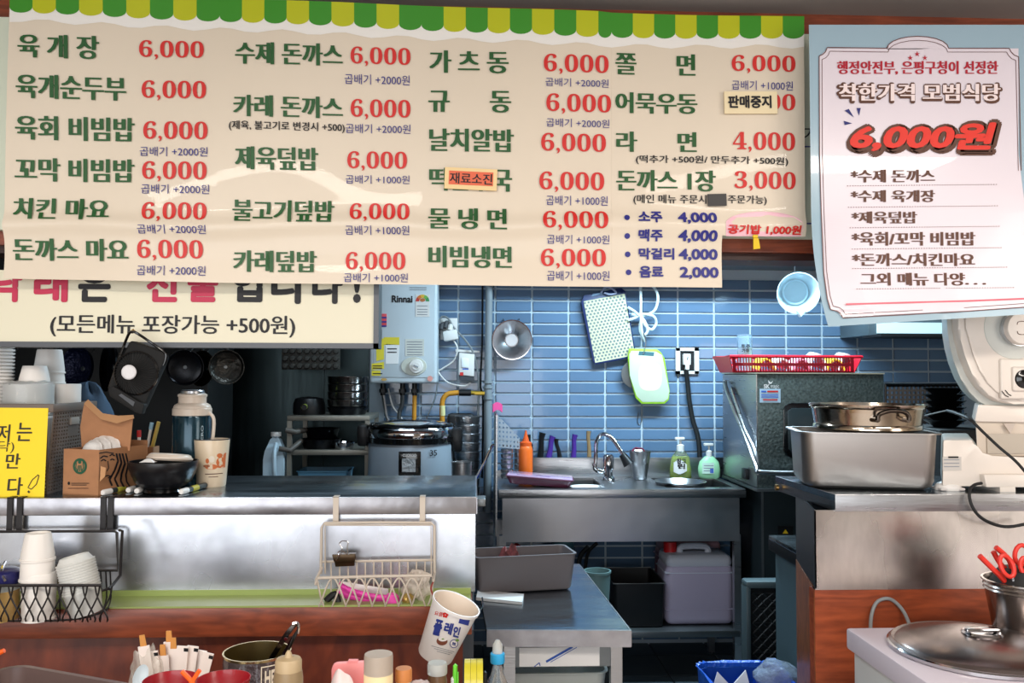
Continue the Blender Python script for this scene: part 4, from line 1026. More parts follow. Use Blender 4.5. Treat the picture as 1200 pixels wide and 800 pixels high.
# pipes below the heater
yp_ = 4.52
for x in (449, 472, 486):
    b = B().cyl(Vector((wx(x, yp_), yp_, wz(463, yp_))), .014, wz(448, yp_)-wz(463, yp_), 14).cyl(Vector((wx(x, yp_), yp_, wz(460, yp_))), .02, .02, 6)
    part(wh, 'pipe_fitting', blackp, b)
part(wh, 'flexible_hose', steel, B().tube([W(449, 462, yp_), W(451, 475, yp_), W(454, 490, yp_), W(462, 502, yp_)], .009, 8, 5))
part(wh, 'flexible_hose', steel_d, B().tube([W(472, 462, yp_), W(471, 475, yp_), W(468, 484, yp_), W(468, 500, yp_)], .012, 8, 5))
part(wh, 'thin_tube', whitep, B().tube([W(455, 455, yp_), W(460, 475, yp_), W(468, 486, yp_), W(476, 498, yp_)], .004, 6, 5))
ygas = mat('gas_pipe_yellow', (206, 140, 40), .45)
part(wh, 'gas_hose', ygas, B().tube([W(486, 462, yp_), W(485.5, 480, yp_), W(485, 505, yp_)], .012, 10))
gp = thing('gas_pipe', 'bent yellow gas pipe with a black valve on the tiles', 'pipe', W(520, 500, yp_))
part(gp, 'bend', ygas, B().tube([W(518.5, 500, yp_), W(518, 480, yp_), W(519, 468, yp_), W(524, 462, yp_), W(531, 460.5, yp_), W(539, 460, yp_)], .014, 10, 5))
part(gp, 'joint', blackp, B().tube([W(538, 460, yp_), W(552, 460, yp_)], .018, 10))
part(gp, 'valve', mat('valve_brass', (180, 150, 60), .35, .8), B().tube([W(551, 460, yp_), W(568, 461, yp_)], .012, 10).box(W(562, 460.5, yp_-.02), (.05, .01, .014)))
part(gp, 'warning_band', mat('pale_yellow', (220, 210, 150), .5), B().tube([W(518.6, 487, yp_), W(518.4, 475, yp_)], .0155, 10))
yc2 = 4.58
cdt = thing('grey_conduit', 'vertical grey plastic pipe running up the tiled wall', 'pipe', W(571, 560, yc2))
part(cdt, 'pipe', mat('pipe_grey', (128, 136, 142), .45), B().tube([W(573.5, 305, yc2), W(572, 452, yc2)], .020, 14).tube([W(572, 452, yc2), W(571, 600, yc2)], .022, 14))
for yy_ in (449, 455, 468): part(cdt, 'collar', MC['pipe_grey'], B().cyl(W(572, yy_, yc2), .027, .012, 16))
solo('black_cable', 'thin black cable hanging beside the grey conduit', 'cable', darkp, B().tube([W(565.5, 330, yc2+.03), W(565, 400, yc2+.03), W(563, 450, yc2+.03), W(566, 470, yc2+.03), W(565, 560, yc2+.03)], .006, 6, 6))
# outlet with plugs
yo = YW-.012
ot = thing('wall_outlet', 'white wall outlet crowded with plugs beside the water heater', 'outlet', W(527, 400, yo))
part(ot, 'plate', whitep, B().prism([W(a, b_, yo-.008) for a, b_ in ((516, 398), (536, 398), (536, 372.5), (516, 372.5))], (0, .012, 0), .003))
part(ot, 'adapter', whitep, B().box(W(528, 393, yo-.04), (.078, .06, .055), Matrix.Rotation(-.15, 3, 'Y'), .008))
for i, (a, b_) in enumerate(((519, 380), (524, 378), (529, 381))):
    part(ot, 'plug', mat('plug_grey', (60, 60, 64), .5) if i < 2 else whitep, B().tube([W(a, b_, yo-.01), W(a-1, b_+1, yo-.05), W(a-2, b_+6, yo-.055)], .014, 8))
cabg = mat('cable_grey', (130, 134, 136), .5)
part(ot, 'cable', cabg, B().tube([W(519, 384, yo-.05), W(515, 378, yo-.04), W(518, 371, yo-.03), W(525, 373, yo-.04), W(532, 384, yo-.04), W(545, 398, yo-.03), W(554, 412, yo-.03), W(559, 430, yo-.03), W(561, 450, yo-.03), W(560, 490, yo-.03)], .0055, 6, 6))
part(ot, 'cable', whitep, B().tube([W(531, 398, yo-.03), W(536, 408, yo-.03), W(532, 422, yo-.02), W(518, 432, yo-.02), W(514, 436, yo-.02), W(525, 448, yo-.02), W(543, 452, yo-.02), W(552, 448, yo-.02)], .0045, 6, 6))
part(ot, 'cable', cabg, B().tube([W(514, 436, yo-.02), W(510, 465, yo-.02), W(500, 490, yo-.02), W(497, 500, yo-.02)], .004, 6, 6))
br = thing('breaker_box', 'small white breaker box under the wall outlet', 'switch box', W(546, 443, yo))
part(br, 'case', whitep, B().prism([W(a, b_, yo-.05) for a, b_ in ((537.5, 439), (555.5, 441), (556, 415), (538, 413))], (0, .05, 0), .004))
part(br, 'base', mat('base_dark', (60, 64, 70), .5), B().prism([W(a, b_, yo-.045) for a, b_ in ((538, 445), (555.5, 446), (555.5, 441), (537.5, 439))], (0, .045, 0)))
part(br, 'switch', mat('switch_white', (236, 240, 244), .3), B().prism([W(a, b_, yo-.056) for a, b_ in ((541, 430), (549, 431), (549, 420), (541, 419))], (0, .008, 0), .002))
rect(br, 'blue_mark', mat('mark_blue', (60, 100, 190), .5), (542, 431.5, 549, 433), yo-.05, .001); rect(br, 'red_mark', redp, (539, 436, 543, 440), yo-.05, .001)
part(br, 'bracket', whitep, B().prism([W(a, b_, yo-.01) for a, b_ in ((534, 412), (562, 413), (562, 411), (534, 409))], (0, .01, 0)))
# hanging steel bowl
hbw = thing('hanging_bowl', 'shiny steel bowl hung mouth outward on the tiles', 'bowl', W(599.5, 398, yo-.02))
cc = W(599.5, 398.5, yo-.01); rr2 = 23*S(600, yo)
part(hbw, 'bowl', mat('bowl_steel', (176, 178, 182), .24, 1), B().lathe(cc, [(0, .004), (rr2*.34, .004), (rr2*.36, .002), (rr2*.6, .018), (rr2*.9, .05), (rr2*.97, .058), (rr2, .058), (rr2*.98, .054), (rr2*.62, .010), (rr2*.4, .0), (0, .0)], 44, (0, -1, 0)))
part(hbw, 'rim', chrome, B().lathe(cc, [(rr2*.96, .056), (rr2*1.01, .056), (rr2*1.01, .062), (rr2*.96, .062)], 44, (0, -1, 0)))
part(hbw, 'base_disc', mat('disc_bright', (215, 220, 225), .3, .8), B().lathe(cc, [(rr2*.30, .005), (rr2*.29, .007), (0, .007)], 30, (0, -1, 0)))
part(hbw, 'hook', steel_d, B().tube([W(590, 374, yo), W(590, 376, yo-.03)], .004, 6).tube([W(608, 374, yo), W(608, 376, yo-.03)], .004, 6))
# cutting boards
cbn = thing('dotted_cutting_board', 'dotted cream cutting board with a navy edge', 'cutting board', W(720, 425, yo-.01))
navy = mat('navy_plastic', (28, 44, 92), .4)
o4 = [(681, 354), (684, 346), (728, 337), (733, 341), (746, 418), (698, 427), (695, 424)]
part(cbn, 'board', navy, B().prism([W(a, b_, yo-.035) for a, b_ in o4], (0, .022, 0), .003))
i4 = [(684, 353), (732, 344), (744, 416), (697.5, 425)]
part(cbn, 'face', mat('face_cream', (196, 196, 160), .5), B().prism([W(a, b_, yo-.036) for a, b_ in i4], (0, .003, 0)))
dotm = mat('dot_grey', (104, 116, 120), .5)
def cbf(u, v):
    a = (684+(732-684)*u)*(1-v)+(697.5+(744-697.5)*u)*v; b_ = (353+(344-353)*u)*(1-v)+(425+(416-425)*u)*v
    return W(a, b_, yo-.0372)
for i in range(11):
    for j in range(20):
        u, v = (i+.5+(.25 if j % 2 else -.25))/11.2, (j+.6)/20.4
        shape(cbn, 'dots', dotm, [cbf(u+.029*math.cos(k*PI/3), v+.019*math.sin(k*PI/3)) for k in range(6)])
part(cbn, 'handle_opening', mat('opening_dark', (120, 150, 180), .5), B().prism([W(a, b_, yo-.0365) for a, b_ in ((693, 347), (695, 344.5), (707, 342), (706, 344.5))], (0, .003, 0)))
part(cbn, 'hanging_loop', mat('loop_blue_white', (150, 160, 190), .5), B().tube([W(704, 343, yo-.04), W(710, 336, yo-.05), W(717, 338, yo-.05), W(722, 343, yo-.04), W(715, 345, yo-.045), W(708, 343, yo-.045)], .006, 7, 5))
wc2 = thing('green_cutting_board', 'pale worn cutting board with lime green ends', 'cutting board', W(762, 472, yo-.03))
o5 = [(737.5, 408), (770, 409), (775, 413), (779, 420), (785, 458), (784, 468), (779, 473), (752, 473), (745, 466), (738, 440), (736, 420)]
YG = yo-.065
part(wc2, 'board', mat('lime_plastic', (150, 200, 40), .45), B().prism([W(a, b_, YG) for a, b_ in o5], (0, .02, 0), .003))
i5 = [(737.5, 415), (740, 411), (769, 412), (776, 416), (784.5, 458), (783, 467), (778, 471), (753, 471), (746, 464), (738, 440)]
wcf = part(wc2, 'face', mat('face_pale', (186, 200, 176), .5), B().prism([W(a, b_, YG-.002) for a, b_ in i5], (0, .005, 0), .0015))
part(wcf, 'worn_patch', mat('worn_beige', (206, 206, 170), .6), B().prism([W(762+14*math.cos(t)*abs(math.cos(t))**-.3, 441-.0+17*math.sin(t)*abs(math.sin(t)+1e-6)**-.3, YG-.0026) for t in [2*PI*(k+.5)/20 for k in range(20)]], (0, .002, 0)))
part(wc2, 'hand_slot', mat('slot_dark', (60, 100, 110), .5), B().prism([W(a, b_, YG-.0028) for a, b_ in ((748, 416), (766, 417), (767, 412.5), (749, 411.5))], (0, .002, 0)))
part(wc2, 'chain', steel, B().tube([W(754, 390, YG-.004), W(757, 400, YG-.006), W(754, 415, YG-.006)], .003, 6, 4))
solo('grey_pot_lid', 'dark lid edge peeping out behind the lime-ended board', 'lid', steel_d, B().lathe(W(745, 438, yo-.03), [(0, 0), (.075, 0), (.08, .006), (0, .012)], 30, (0, -1, 0)))
# looped white cord
wcord = thing('knotted_hose', 'looped and knotted white hose hanging by the cutting boards', 'hose', W(752, 405, yo))
wm = mat('cord_white', (206, 222, 226), .45)
yq = yo-.045
for pts in ([(750, 330), (751, 350), (751, 368), (752, 388), (756, 400)], [(757, 330), (766, 336), (771, 348), (768, 362), (760, 368), (750, 370), (744, 365), (736, 360)], [(736, 375), (745, 372), (752, 368), (765, 370), (769, 378), (764, 386), (757, 382), (752, 374), (750, 386), (754, 393), (759, 386), (752, 372), (740, 368)]):
    part(wcord, 'strand', wm, B().tube([W(a, b_, yq-.006*k % .02) for k, (a, b_) in enumerate(pts)], .0078, 8, 5))
solo('wire_hook', 'thin wire hook below the lime-ended cutting board', 'hook', steel_d, B().tube([W(752, 473, yo), W(752, 490, yo), W(750, 497, yo), W(747, 494, yo), W(748, 483, yo)], .002, 5, 4))
# socket with black cable
so = thing('open_socket', 'white framed open socket with a thick black cable', 'socket', W(805, 438, yo))
fx = [(792, 438), (818.5, 438), (818.5, 407.5), (792, 407.5)]
part(so, 'frame', whitep, B().b2(W(792, 438, yo-.012), W(796.5, 407.5, yo)).b2(W(814, 438, yo-.012), W(818.5, 407.5, yo)).b2(W(792, 411, yo-.012), W(818.5, 407.5, yo)).b2(W(792, 438, yo-.012), W(818.5, 434.5, yo)))
part(so, 'cavity', darkp, B().b2(W(796.5, 434.5, yo-.003), W(814, 411, yo)))
plg = part(so, 'plug', whitep, B().box(W(804.5, 421, yo-.02), (.04, .035, .06), None, .004).box(W(805, 430, yo-.025), (.022, .03, .03), None, .004))
part(plg, 'wires', blackp, B().tube([W(800, 414, yo-.02), W(806, 418, yo-.035), W(803, 428, yo-.03), W(806, 438, yo-.03)], .004, 6, 4))
part(so, 'black_cable', darkp, B().tube([W(804, 434, yo-.03), W(806, 450, yo-.02), W(808, 470, yo-.02), W(812, 492, yo-.02), W(818, 512, yo-.03), W(820, 534, yo-.04), W(819, 560, yo-.04)], .013, 8, 6))
# clear measuring bowl hanging
mb_ = thing('measuring_jug', 'clear plastic measuring jug hanging beside the poster', 'jug', W(940, 365, 4.1))
ya2 = 4.1; cj = W(936, 341, ya2)
part(mb_, 'cup', mat('clear_blue_plastic', (206, 230, 240), .12, trans=.3, ior=1.2), B().lathe(cj+Vector((0, .05, 0)), [(0, 0), (.062, 0), (.07, .006), (.098, .10), (.102, .10), (.1, .094), (.072, .004)], 36, (-.2, -1, -.15)))
part(mb_, 'base_ring', mat('ring_pale', (200, 226, 236), .3), B().lathe(cj+Vector((0, .045, 0)), [(.058, 0), (.062, .003), (.054, .004)], 30, (-.2, -1, -.15)))
part(mb_, 'spout', MC['clear_blue_plastic'], B().prism([W(934, 364, ya2-.05), W(945, 364, ya2-.05), W(939, 371, ya2-.05)], (0, .03, 0)))
part(mb_, 'hanging_line', steel_d, B().tube([cj+Vector((0, .05, .08)), cj+Vector((0, .05, .2)), Vector((cj.x, YW-.3, ZT+.002))], .002, 5))
# wall cabinet with light strip at the right
cbx0, cbx1 = wx(1018, 4.3), wx(1130, 4.3)
cbt = thing('wall_cabinet', 'dark underside of a wall cabinet with a pale light diffuser', 'cabinet', ((cbx0+cbx1)/2, 4.45, wz(390, 4.3)))
part(cbt, 'body', mat('cabinet_grey', (86, 100, 108), .5), B().b2((cbx0, 4.3, wz(390, 4.3)), (2.88, YW-.01, wz(300, 4.3)), .004))
part(cbt, 'shelf_lip', darkp, B().b2((cbx0-.03, 4.1, wz(391, 4.1)), (2.88, 4.3, wz(388, 4.1))))
part(cbt, 'light_diffuser', mat('diffuser', (200, 232, 238), .5, emit=.45), B().b2((wx(1030, 4.28), 4.285, wz(387, 4.28)), (wx(1106, 4.28), 4.299, wz(374, 4.28))))

# =================================================================== SINK
WPX, WPY = 720, 560
YSF = 4.02; ZS = wz(573, YSF, 730)
sx0, sx1 = wx(584, YSF), wx(874.5, YSF)
sk = thing('sink_unit', 'long stainless double sink with a deep apron on legs', 'sink', ((sx0+sx1)/2, 4.3, 0))
zr = wz(583.5, YSF, 730); za = wz(635, YSF, 730)
part(sk, 'rim', steel, B().b2((sx0, YSF, zr), (sx1, YSF+.03, ZS), .004))
bx = [(wx(655, 4.2), wx(704, 4.2)), (wx(775, 4.2), wx(852, 4.2))]
def deck():
    b = B(); y0, y1 = YSF+.02, 4.56; ya, yb = YSF+.075, 4.47
    xs = [sx0, bx[0][0], bx[0][1], bx[1][0], bx[1][1], sx1]
    b.b2((sx0, y0, ZS-.012), (sx1, ya, ZS-.001)).b2((sx0, yb, ZS-.012), (sx1, y1, ZS-.001))
    for i in (0, 2, 4): b.b2((xs[i], ya, ZS-.012), (xs[i+1], yb, ZS-.001))
    return b
part(sk, 'deck', steel, deck())
for a, c_ in bx: part(sk, 'basin', steel_d, B().b2((a, YSF+.075, ZS-.2), (c_, 4.47, ZS-.195)).b2((a-.003, YSF+.075, ZS-.2), (a, 4.47, ZS-.012)).b2((c_, YSF+.075, ZS-.2), (c_+.003, 4.47, ZS-.012)).b2((a, 4.47, ZS-.2), (c_, 4.473, ZS-.012)).b2((a, YSF+.072, ZS-.2), (c_, YSF+.075, ZS-.012)))
part(sk, 'apron', mat('apron_steel', (170, 170, 174), .33, 1, bump=.35, bscale=3, rv=.1), B().grid(lambda u, v: Vector((sx0+.02+(sx1-sx0-.05)*u, YSF+.012, za+(zr-za)*v)), 30, 4, .004))
zsp = wz(536, 4.56, 690)
part(sk, 'backsplash', steel, B().b2((wx(622, 4.56), 4.56, ZS-.01), (wx(872, 4.56), 4.575, zsp), .003).b2((sx0, 4.56, ZS-.01), (wx(622, 4.56), 4.575, ZS+.03)))
for x in (sx0+.022, sx1-.04):
    for y in (YSF+.03, 4.5): part(sk, 'leg', steel, B().b2((x-.016, y-.016, 0.0), (x+.016, y+.016, za+.03)))
ZSH = wz(737, YSF+.05, 730)
part(sk, 'undershelf', steel_d, B().b2((sx0+.03, YSF+.01, ZSH-.03), (sx1-.03, 4.52, ZSH), .003))
part(sk, 'drain_pipe', mat('drain_teal', (70, 110, 120), .5), B().cyl((wx(660, 4.3), 4.3, .3), .055, ZS-.5, 20))
# faucet
ft_ = thing('faucet', 'gooseneck sink faucet with a black spray head', 'faucet', Vector((wx(707, 4.42), 4.42, ZS)))
yf = 4.42
part(ft_, 'body', chrome, B().lathe(Vector((wx(712, yf), yf-.03, ZS)), [(0, 0), (.032, 0), (.034, .01), (.022, .02), (.022, .05), (.028, .055), (.028, .12), (.022, .13), (0, .13)], 20))
part(ft_, 'elbow', chrome, B().tube([W(712, 552, yf-.03), W(704, 552, yf-.03), W(698, 549, yf-.03), W(697, 543, yf-.03)], .014, 10, 3))
part(ft_, 'spout', chrome, B().tube([W(697.5, 549, yf-.03), W(698.5, 530, yf-.03), W(699, 518, yf-.04), W(703, 510, yf-.05), W(709, 508.5, yf-.07), W(717, 513, yf-.09), W(725, 524, yf-.11), W(732, 535, yf-.13)], .011, 10, 4))
part(ft_, 'spray_head', blackp, B().tube([W(729, 532, yf-.125), W(733, 538, yf-.13), W(737, 544, yf-.135)], lambda u: .017+.012*u, 14))
part(ft_, 'lever', chrome, B().tube([W(712, 545, yf-.05), W(713, 560, yf-.11), W(722, 568, yf-.13)], .008, 8))
# cup on backsplash with red cloth
y = 4.40
cu = thing('steel_tumbler', 'tall steel cup hooked beside the faucet with a maroon cloth', 'cup', W(750, 561, y))
c = W(750, 561, y); r = 12.5*S(750, y); h = wz(529, y)-c.z
part(cu, 'cup', steel, B().lathe(c, [(0, 0), (r*.58, 0), (r*.62, .004), (r, h), (r*1.05, h+.002), (r*1.05, h+.006), (r*.96, h), (r*.56, .006), (0, .006)], 32))
part(cu, 'hanger', steel_d, B().b2(c+Vector((-.01, r*.6, h*.7)), Vector((c.x+.01, 4.56, c.z+h*.8))))
solo('maroon_cloth', 'folded maroon cloth in the tall steel cup', 'cloth', mat('maroon_cloth', (130, 30, 60), .8), B().grid(lambda u, v: c+Vector((-r*.8+r*1.2*u, -.02+.03*v, h+.0+.028*math.sin(PI*u)*(1-.3*v)+.006*math.sin(u*9))), 12, 4, .004))
# shallow steel bowl on sink
c = Vector((wx(797, 4.2), 4.2, ZS+.001)); r = 30*S(797, 4.2)
solo('shallow_steel_bowl', 'wide shallow steel bowl on the sink\'s basin', 'bowl', steel, B().lathe(c-Vector((0, 0, .04)), [(0, 0), (r*.7, 0), (r*.95, .05), (r, .055), (r*.97, .055), (r*.68, .008), (0, .008)], 44))
solo('white_plate', 'upper white plate lying in the narrow sink basin', 'plate', whitep, B().lathe(Vector((wx(688, 4.2), 4.21, ZS-.03)), [(0, 0), (.05, 0), (.083, .016), (.083, .019), (.045, .006), (0, .006)], 36))
solo('white_plate', 'lower white plate stacked in the narrow sink basin', 'plate', whitep, B().lathe(Vector((wx(686, 4.2), 4.2, ZS-.048)), [(0, 0), (.05, 0), (.085, .016), (.085, .018), (.045, .006), (0, .006)], 36))
# maroon tray with clear lid
mt = thing('maroon_food_tray', 'maroon tray with a clear film lid lying by the knives', 'tray', G(632, 570, ZS))
c = G(632, 569, ZS+.002)
Mt = Matrix.Translation(c) @ Matrix.Rotation(R(4), 4, 'Y') @ Matrix.Rotation(R(-6), 4, 'Z') @ Matrix.Translation(-c)
part(mt, 'tray', mat('maroon_plastic', (84, 24, 48), .35), B().shell(c+Vector((0, .03, .004)), (.32, .18), (.29, .15), .035, .02, .003, .004).xf(Mt))
part(mt, 'film_lid', mat('film_lilac', (190, 160, 190), .15, coat=.5), B().box(c+Vector((0, .03, .045)), (.315, .175, .008), None, .003).xf(Mt))
rectf = lambda: None
part(mt, 'label_line', mat('print_plum', (90, 40, 80), .5), B().box(c+Vector((-.03, -.03, .0495)), (.16, .01, .001)).xf(Mt))
# orange squeeze bottle
y = 4.36; c = Vector((wx(616, y), y, ZS)); s1 = S(616, y); hb_ = wz(519, y)-ZS; r = 8.2*s1
sq = thing('orange_squeeze_bottle', 'orange squeeze bottle with a pointed nozzle by the sink', 'bottle', c)
om = mat('orange_plastic', (232, 104, 30), .4)
part(sq, 'body', om, B().lathe(c, [(0, 0), (r*.95, 0), (r, .006), (r, hb_*.8), (r*.85, hb_*.92), (r*.8, hb_*.93), (0, hb_*.93)], 26))
part(sq, 'cap', mat('orange_cap', (214, 84, 24), .4), B().lathe(c, [(r*.85, hb_*.9), (r*.85, hb_*1.02), (r*.5, hb_*1.05), (r*.2, hb_*1.24), (r*.1, hb_*1.34), (0, hb_*1.34)], 20))
solo('black_bottle_cap', 'black capped bottle just behind the orange squeeze bottle', 'bottle', blackp, B().lathe(Vector((wx(618, 4.46), 4.47, ZS)), [(0, 0), (.03, 0), (.03, .17), (.018, .19), (.018, .225), (0, .225)], 18))
# knife rack: perforated piece, steel stacks
kr = thing('knife_stand', 'grey perforated cutlery stand with a tall steel side plate', 'rack', Vector((wx(586, 4.2), 4.2, ZS)))
ya3, yb3 = 3.95, 4.5
part(kr, 'side_plate', steel, B().prism([Vector((sx0-.012, ya3+.09, ZS-.22)), Vector((sx0-.012, yb3, ZS-.22)), Vector((sx0-.012, yb3, wz(478, yb3))), Vector((sx0-.012, ya3+.09, wz(486, ya3+.09)))], (.008, 0, 0)))
pq = [(584, 487), (609, 513), (608, 526), (583.5, 521)]
y = 4.14
fs_ = B()
fs_.perf(W(583.5, 524, y), W(609, 526, y), W(583.5, 487, y), 6, 7, .42, .003, None)
bm2 = fs_.bm
a_, b2_ = W(584, 487, y), W(609, 513, y)
bmesh.ops.bisect_plane(bm2, geom=list(bm2.verts)+list(bm2.edges)+list(bm2.faces), plane_co=a_, plane_no=(b2_-a_).cross(Vector((0, 1, 0))), clear_inner=False, clear_outer=True)
part(kr, 'perforated_plate', mat('pale_grey_metal', (160, 172, 184), .4, .4), fs_)
for k in range(7):
    part(kr, 'ring', steel, B().lathe(Vector((wx(594, 4.3), 4.3, ZS+.02+.025*k)), [(.0, 0), (.028, 0), (.031, .012), (.031, .02), (0, .02)], 18))
for k in range(5):
    part(kr, 'ring', steel, B().lathe(Vector((wx(607, 4.42), 4.42, ZS+.05+.03*k)), [(.0, 0), (.018, 0), (.02, .012), (.02, .026), (0, .026)], 16))
solo('pink_cloth', 'pink cloth tip on top of the cutlery stand', 'cloth', mat('hot_pink', (214, 70, 130), .7), B().grid(lambda u, v: W(577+11*u, 474+9*v-3*math.sin(PI*u), 4.13+.03*u), 6, 4, .006))
# knives
kn = [((636, 507), (633, 536), 4.2, blackp, 'black handled knife nearest the orange squeeze bottle'), ((648, 511), (643, 536), 4.0, mat('purple_plastic', (70, 38, 128), .4), 'purple handled knife between the two black ones'),
      ((652, 514), (656, 536), 3.0, blackp, 'smaller black handled knife beside the purple one'), ((674, 509), (672, 536), 3.6, MC['purple_plastic'], 'purple handled knife standing apart, nearer the faucet'),
      ((690, 505), (690.5, 535), 2.9, mat('worn_wood_handle', (140, 112, 76), .6), 'wooden handled knife closest to the faucet')]
for (a, b_), (c1, d1), w_, m, lab in kn:
    y = 4.585; s1 = S(a, y); p0, p1 = W(a, b_, y), W(c1, d1, y)
    t = thing('kitchen_knife', lab, 'knife', p1, 'knives standing behind the sink')
    part(t, 'handle', m, B().tube([p0+(p0-p1)*.0, p0*.75+p1*.25+Vector((-.004, 0, 0)), p0*.4+p1*.6, p1], lambda u, w_=w_, s1=s1: s1*w_*(.95-.2*math.sin(PI*u)), 8, 3))
    part(t, 'blade', steel, B().prism([p1+Vector((-.012, 0, 0)), p1+Vector((.012, 0, 0)), p1+Vector((.010, 0, -.13)), p1+Vector((-.010, 0, -.15))], (0, .0015, 0)))
# soap bottles
y = 4.42; c = Vector((wx(797.5, y), y, ZS)); s1 = S(797, y); r = 12.5*s1; h = wz(527, y)-ZS
sp = thing('dish_soap_bottle', 'clear pump bottle of yellow-green dish soap', 'bottle', c)
def sq_prof(r, h): return [(0, 0), (r*.9, 0), (r, .01), (r*.98, h*.35), (r*.8, h*.75), (r*.5, h*.92), (r*.36, h), (0, h)]
part(sp, 'liquid', mat('soap_yellow', (196, 206, 30), .2, trans=.25), B().lathe(c+Vector((0, 0, .003)), [(0, 0), (r*.88, 0), (r*.96, .01), (r*.95, h*.35), (r*.74, h*.75), (0, h*.76)], 28, sy=.62))
part(sp, 'bottle', mat('soap_clear', (225, 240, 225), .08, trans=.9, ior=1.2), B().lathe(c, sq_prof(r*1.02, h), 28, sy=.68))
def bsurf(cc, r, sy):
    def g(px, py, l):
        p = W(px, py, cc.y-r*sy); X = max(-r*.95, min(r*.95, p.x-cc.x)); return Vector((cc.x+X, cc.y-(r*1.03+l)*sy*math.sqrt(max(0, 1-(X/r/1.03)**2)), p.z))
    return g
g1 = bsurf(c, r, .68)
for k in range(6): shape(sp, 'label', whitep, [g1(790+2.5*k, 556-abs(k-2.5)*1.2, .003), g1(792.5+2.5*k, 556-abs(k-1.5)*1.2, .003), g1(792.5+2.5*k, 537+abs(k-1.5)*2, .003), g1(790+2.5*k, 537+abs(k-2.5)*2, .003)])
text(sp, 'lettering', blackt, '참그', (793, 537, 804, 543), style='bold', surf=g1, lift=.004); text(sp, 'lettering', blackt, '린', (794, 543, 803, 549), style='bold', surf=g1, lift=.004)
def pump(t, c, h, s1, w_, m):
    part(t, 'collar', m, B().lathe(c+Vector((0, 0, h)), [(0, 0), (w_*1.4, 0), (w_*1.4, .03), (w_*.8, .036), (0, .036)], 20))
    part(t, 'pump_head', m, B().cyl(c+Vector((0, 0, h+.03)), w_*.45, .035, 12).box(c+Vector((-.006, -.01, h+.066)), (.05, .022, .014), None, .004))
pump(sp, c, h*.96, s1, .014, whitep)
y = 4.44; c = Vector((wx(831, y), y, ZS)); s1 = S(831, y); r = 13*s1; h = wz(536, y)-ZS
hw = thing('hand_soap_bottle', 'round pale green hand soap pump bottle', 'bottle', c)
part(hw, 'bottle', mat('mint_plastic', (168, 226, 178), .3), B().lathe(c, [(0, 0), (r*.8, 0), (r*.95, .01), (r, h*.45), (r*.85, h*.8), (r*.5, h*1.0), (r*.36, h*1.06), (0, h*1.06)], 28, sy=.6))
g2 = bsurf(c, r, .6)
rect(hw, 'label', mat('label_mint', (206, 232, 216), .5), (823.5, 542, 837, 555), 0, .002, 0, g2, 5)
for yy_ in (545, 548, 551): rect(hw, 'label_print', MC['print_grey'], (825, yy_, 836, yy_+1), 0, .003, 0, g2, 4)
rect(hw, 'label_print', MC['mark_blue'], (832, 549, 836, 554), 0, .0035, 0, g2, 1)
pump(hw, c, h*1.03, s1, .011, whitep)

# under the sink
WPY = 690
def jerry(cx, y, w, d, h, z, label, m, capm, lt):
    t = thing('jerrycan', label, 'canister', (cx, y, z))
    b = B().box((cx, y, z+h*.42), (w, d, h*.84), None, .035, 4)
    part(t, 'body', m, b)
    part(t, 'upper_body', lt, B().box((cx, y, z+h*.86), (w*.96, d*.96, h*.2), None, .03, 4))
    for zz_ in (.22, .72): part(t, 'ridge', lt if zz_ > .5 else m, B().box((cx, y, z+h*zz_), (w*1.012, d*1.012, h*.018), None, .004))
    part(t, 'handle', lt, B().tube([Vector((cx-w*.22, y-.02, z+h*.93)), Vector((cx-w*.2, y-.02, z+h*1.03)), Vector((cx+w*.15, y-.02, z+h*1.03)), Vector((cx+w*.18, y-.02, z+h*.93))], .016, 8, 4))
    part(t, 'cap', capm, B().cyl(Vector((cx-w*.36, y, z+h*.95)), .032, .05, 18))
    return t
y = 4.22; cx = wx(820, y-.1); w_ = 80*S(820, y-.1); h = wz(645, y-.1)-ZSH
jerry(cx, y, w_, .22, h*.97, ZSH+.001, 'white topped plastic canister of lilac liquid under the sink', mat('lilac_liquid', (176, 168, 192), .35, trans=.1), mat('cap_red', (190, 30, 34), .4), mat('canister_white', (206, 212, 226), .4, trans=.1))
jerry(wx(806, 4.44), 4.44, w_*.95, .19, h*1.04, ZSH+.001, 'red capped canister behind the lilac one', mat('pink_liquid', (120, 60, 76), .4), MC['cap_red'], mat('pinkish_plastic', (170, 130, 140), .4))
bx_ = thing('black_bin', 'black open plastic bin on the shelf under the sink', 'bin', (wx(746, 4.15), 4.2, ZSH))
part(bx_, 'bin', blackp, B().shell(Vector((wx(746, 4.15), 4.25, ZSH+.001)), (.25, .34), (.24, .32), wz(683, 4.1)-ZSH, .02, .004))
part(bx_, 'rim_wire', steel_d, B().tube([Vector((wx(746, 4.15)+a*.125, 4.25+b_*.17, wz(683, 4.1)+.002)) for a, b_ in ((-1, -1), (1, -1), (1, 1), (-1, 1))], .003, 6, closed=True))
def bucket(px, py, y, rpx, zb, label, m, name='bucket'):
    c = Vector((wx(px, y), y, zb)); r = rpx*S(px, y); h = wz(py, y)-zb
    return solo(name, label, 'bucket', m, B().lathe(c, [(0, 0), (r*.8, 0), (r, h-.01), (r*1.06, h-.01), (r*1.06, h), (r*.95, h), (r*.76, .01), (0, .01)], 32))
bucket(700, 668, 3.86, 15, .3, 'translucent grey-teal tub behind the low table', mat('grey_teal_plastic', (110, 140, 140), .4, trans=.2))
solo('upturned_crate', 'dark crate carrying the grey-teal tub', 'crate', darkp, B().b2((wx(684, 3.8), 3.78, 0.0), (wx(716, 3.8), 3.96, .299), .004))
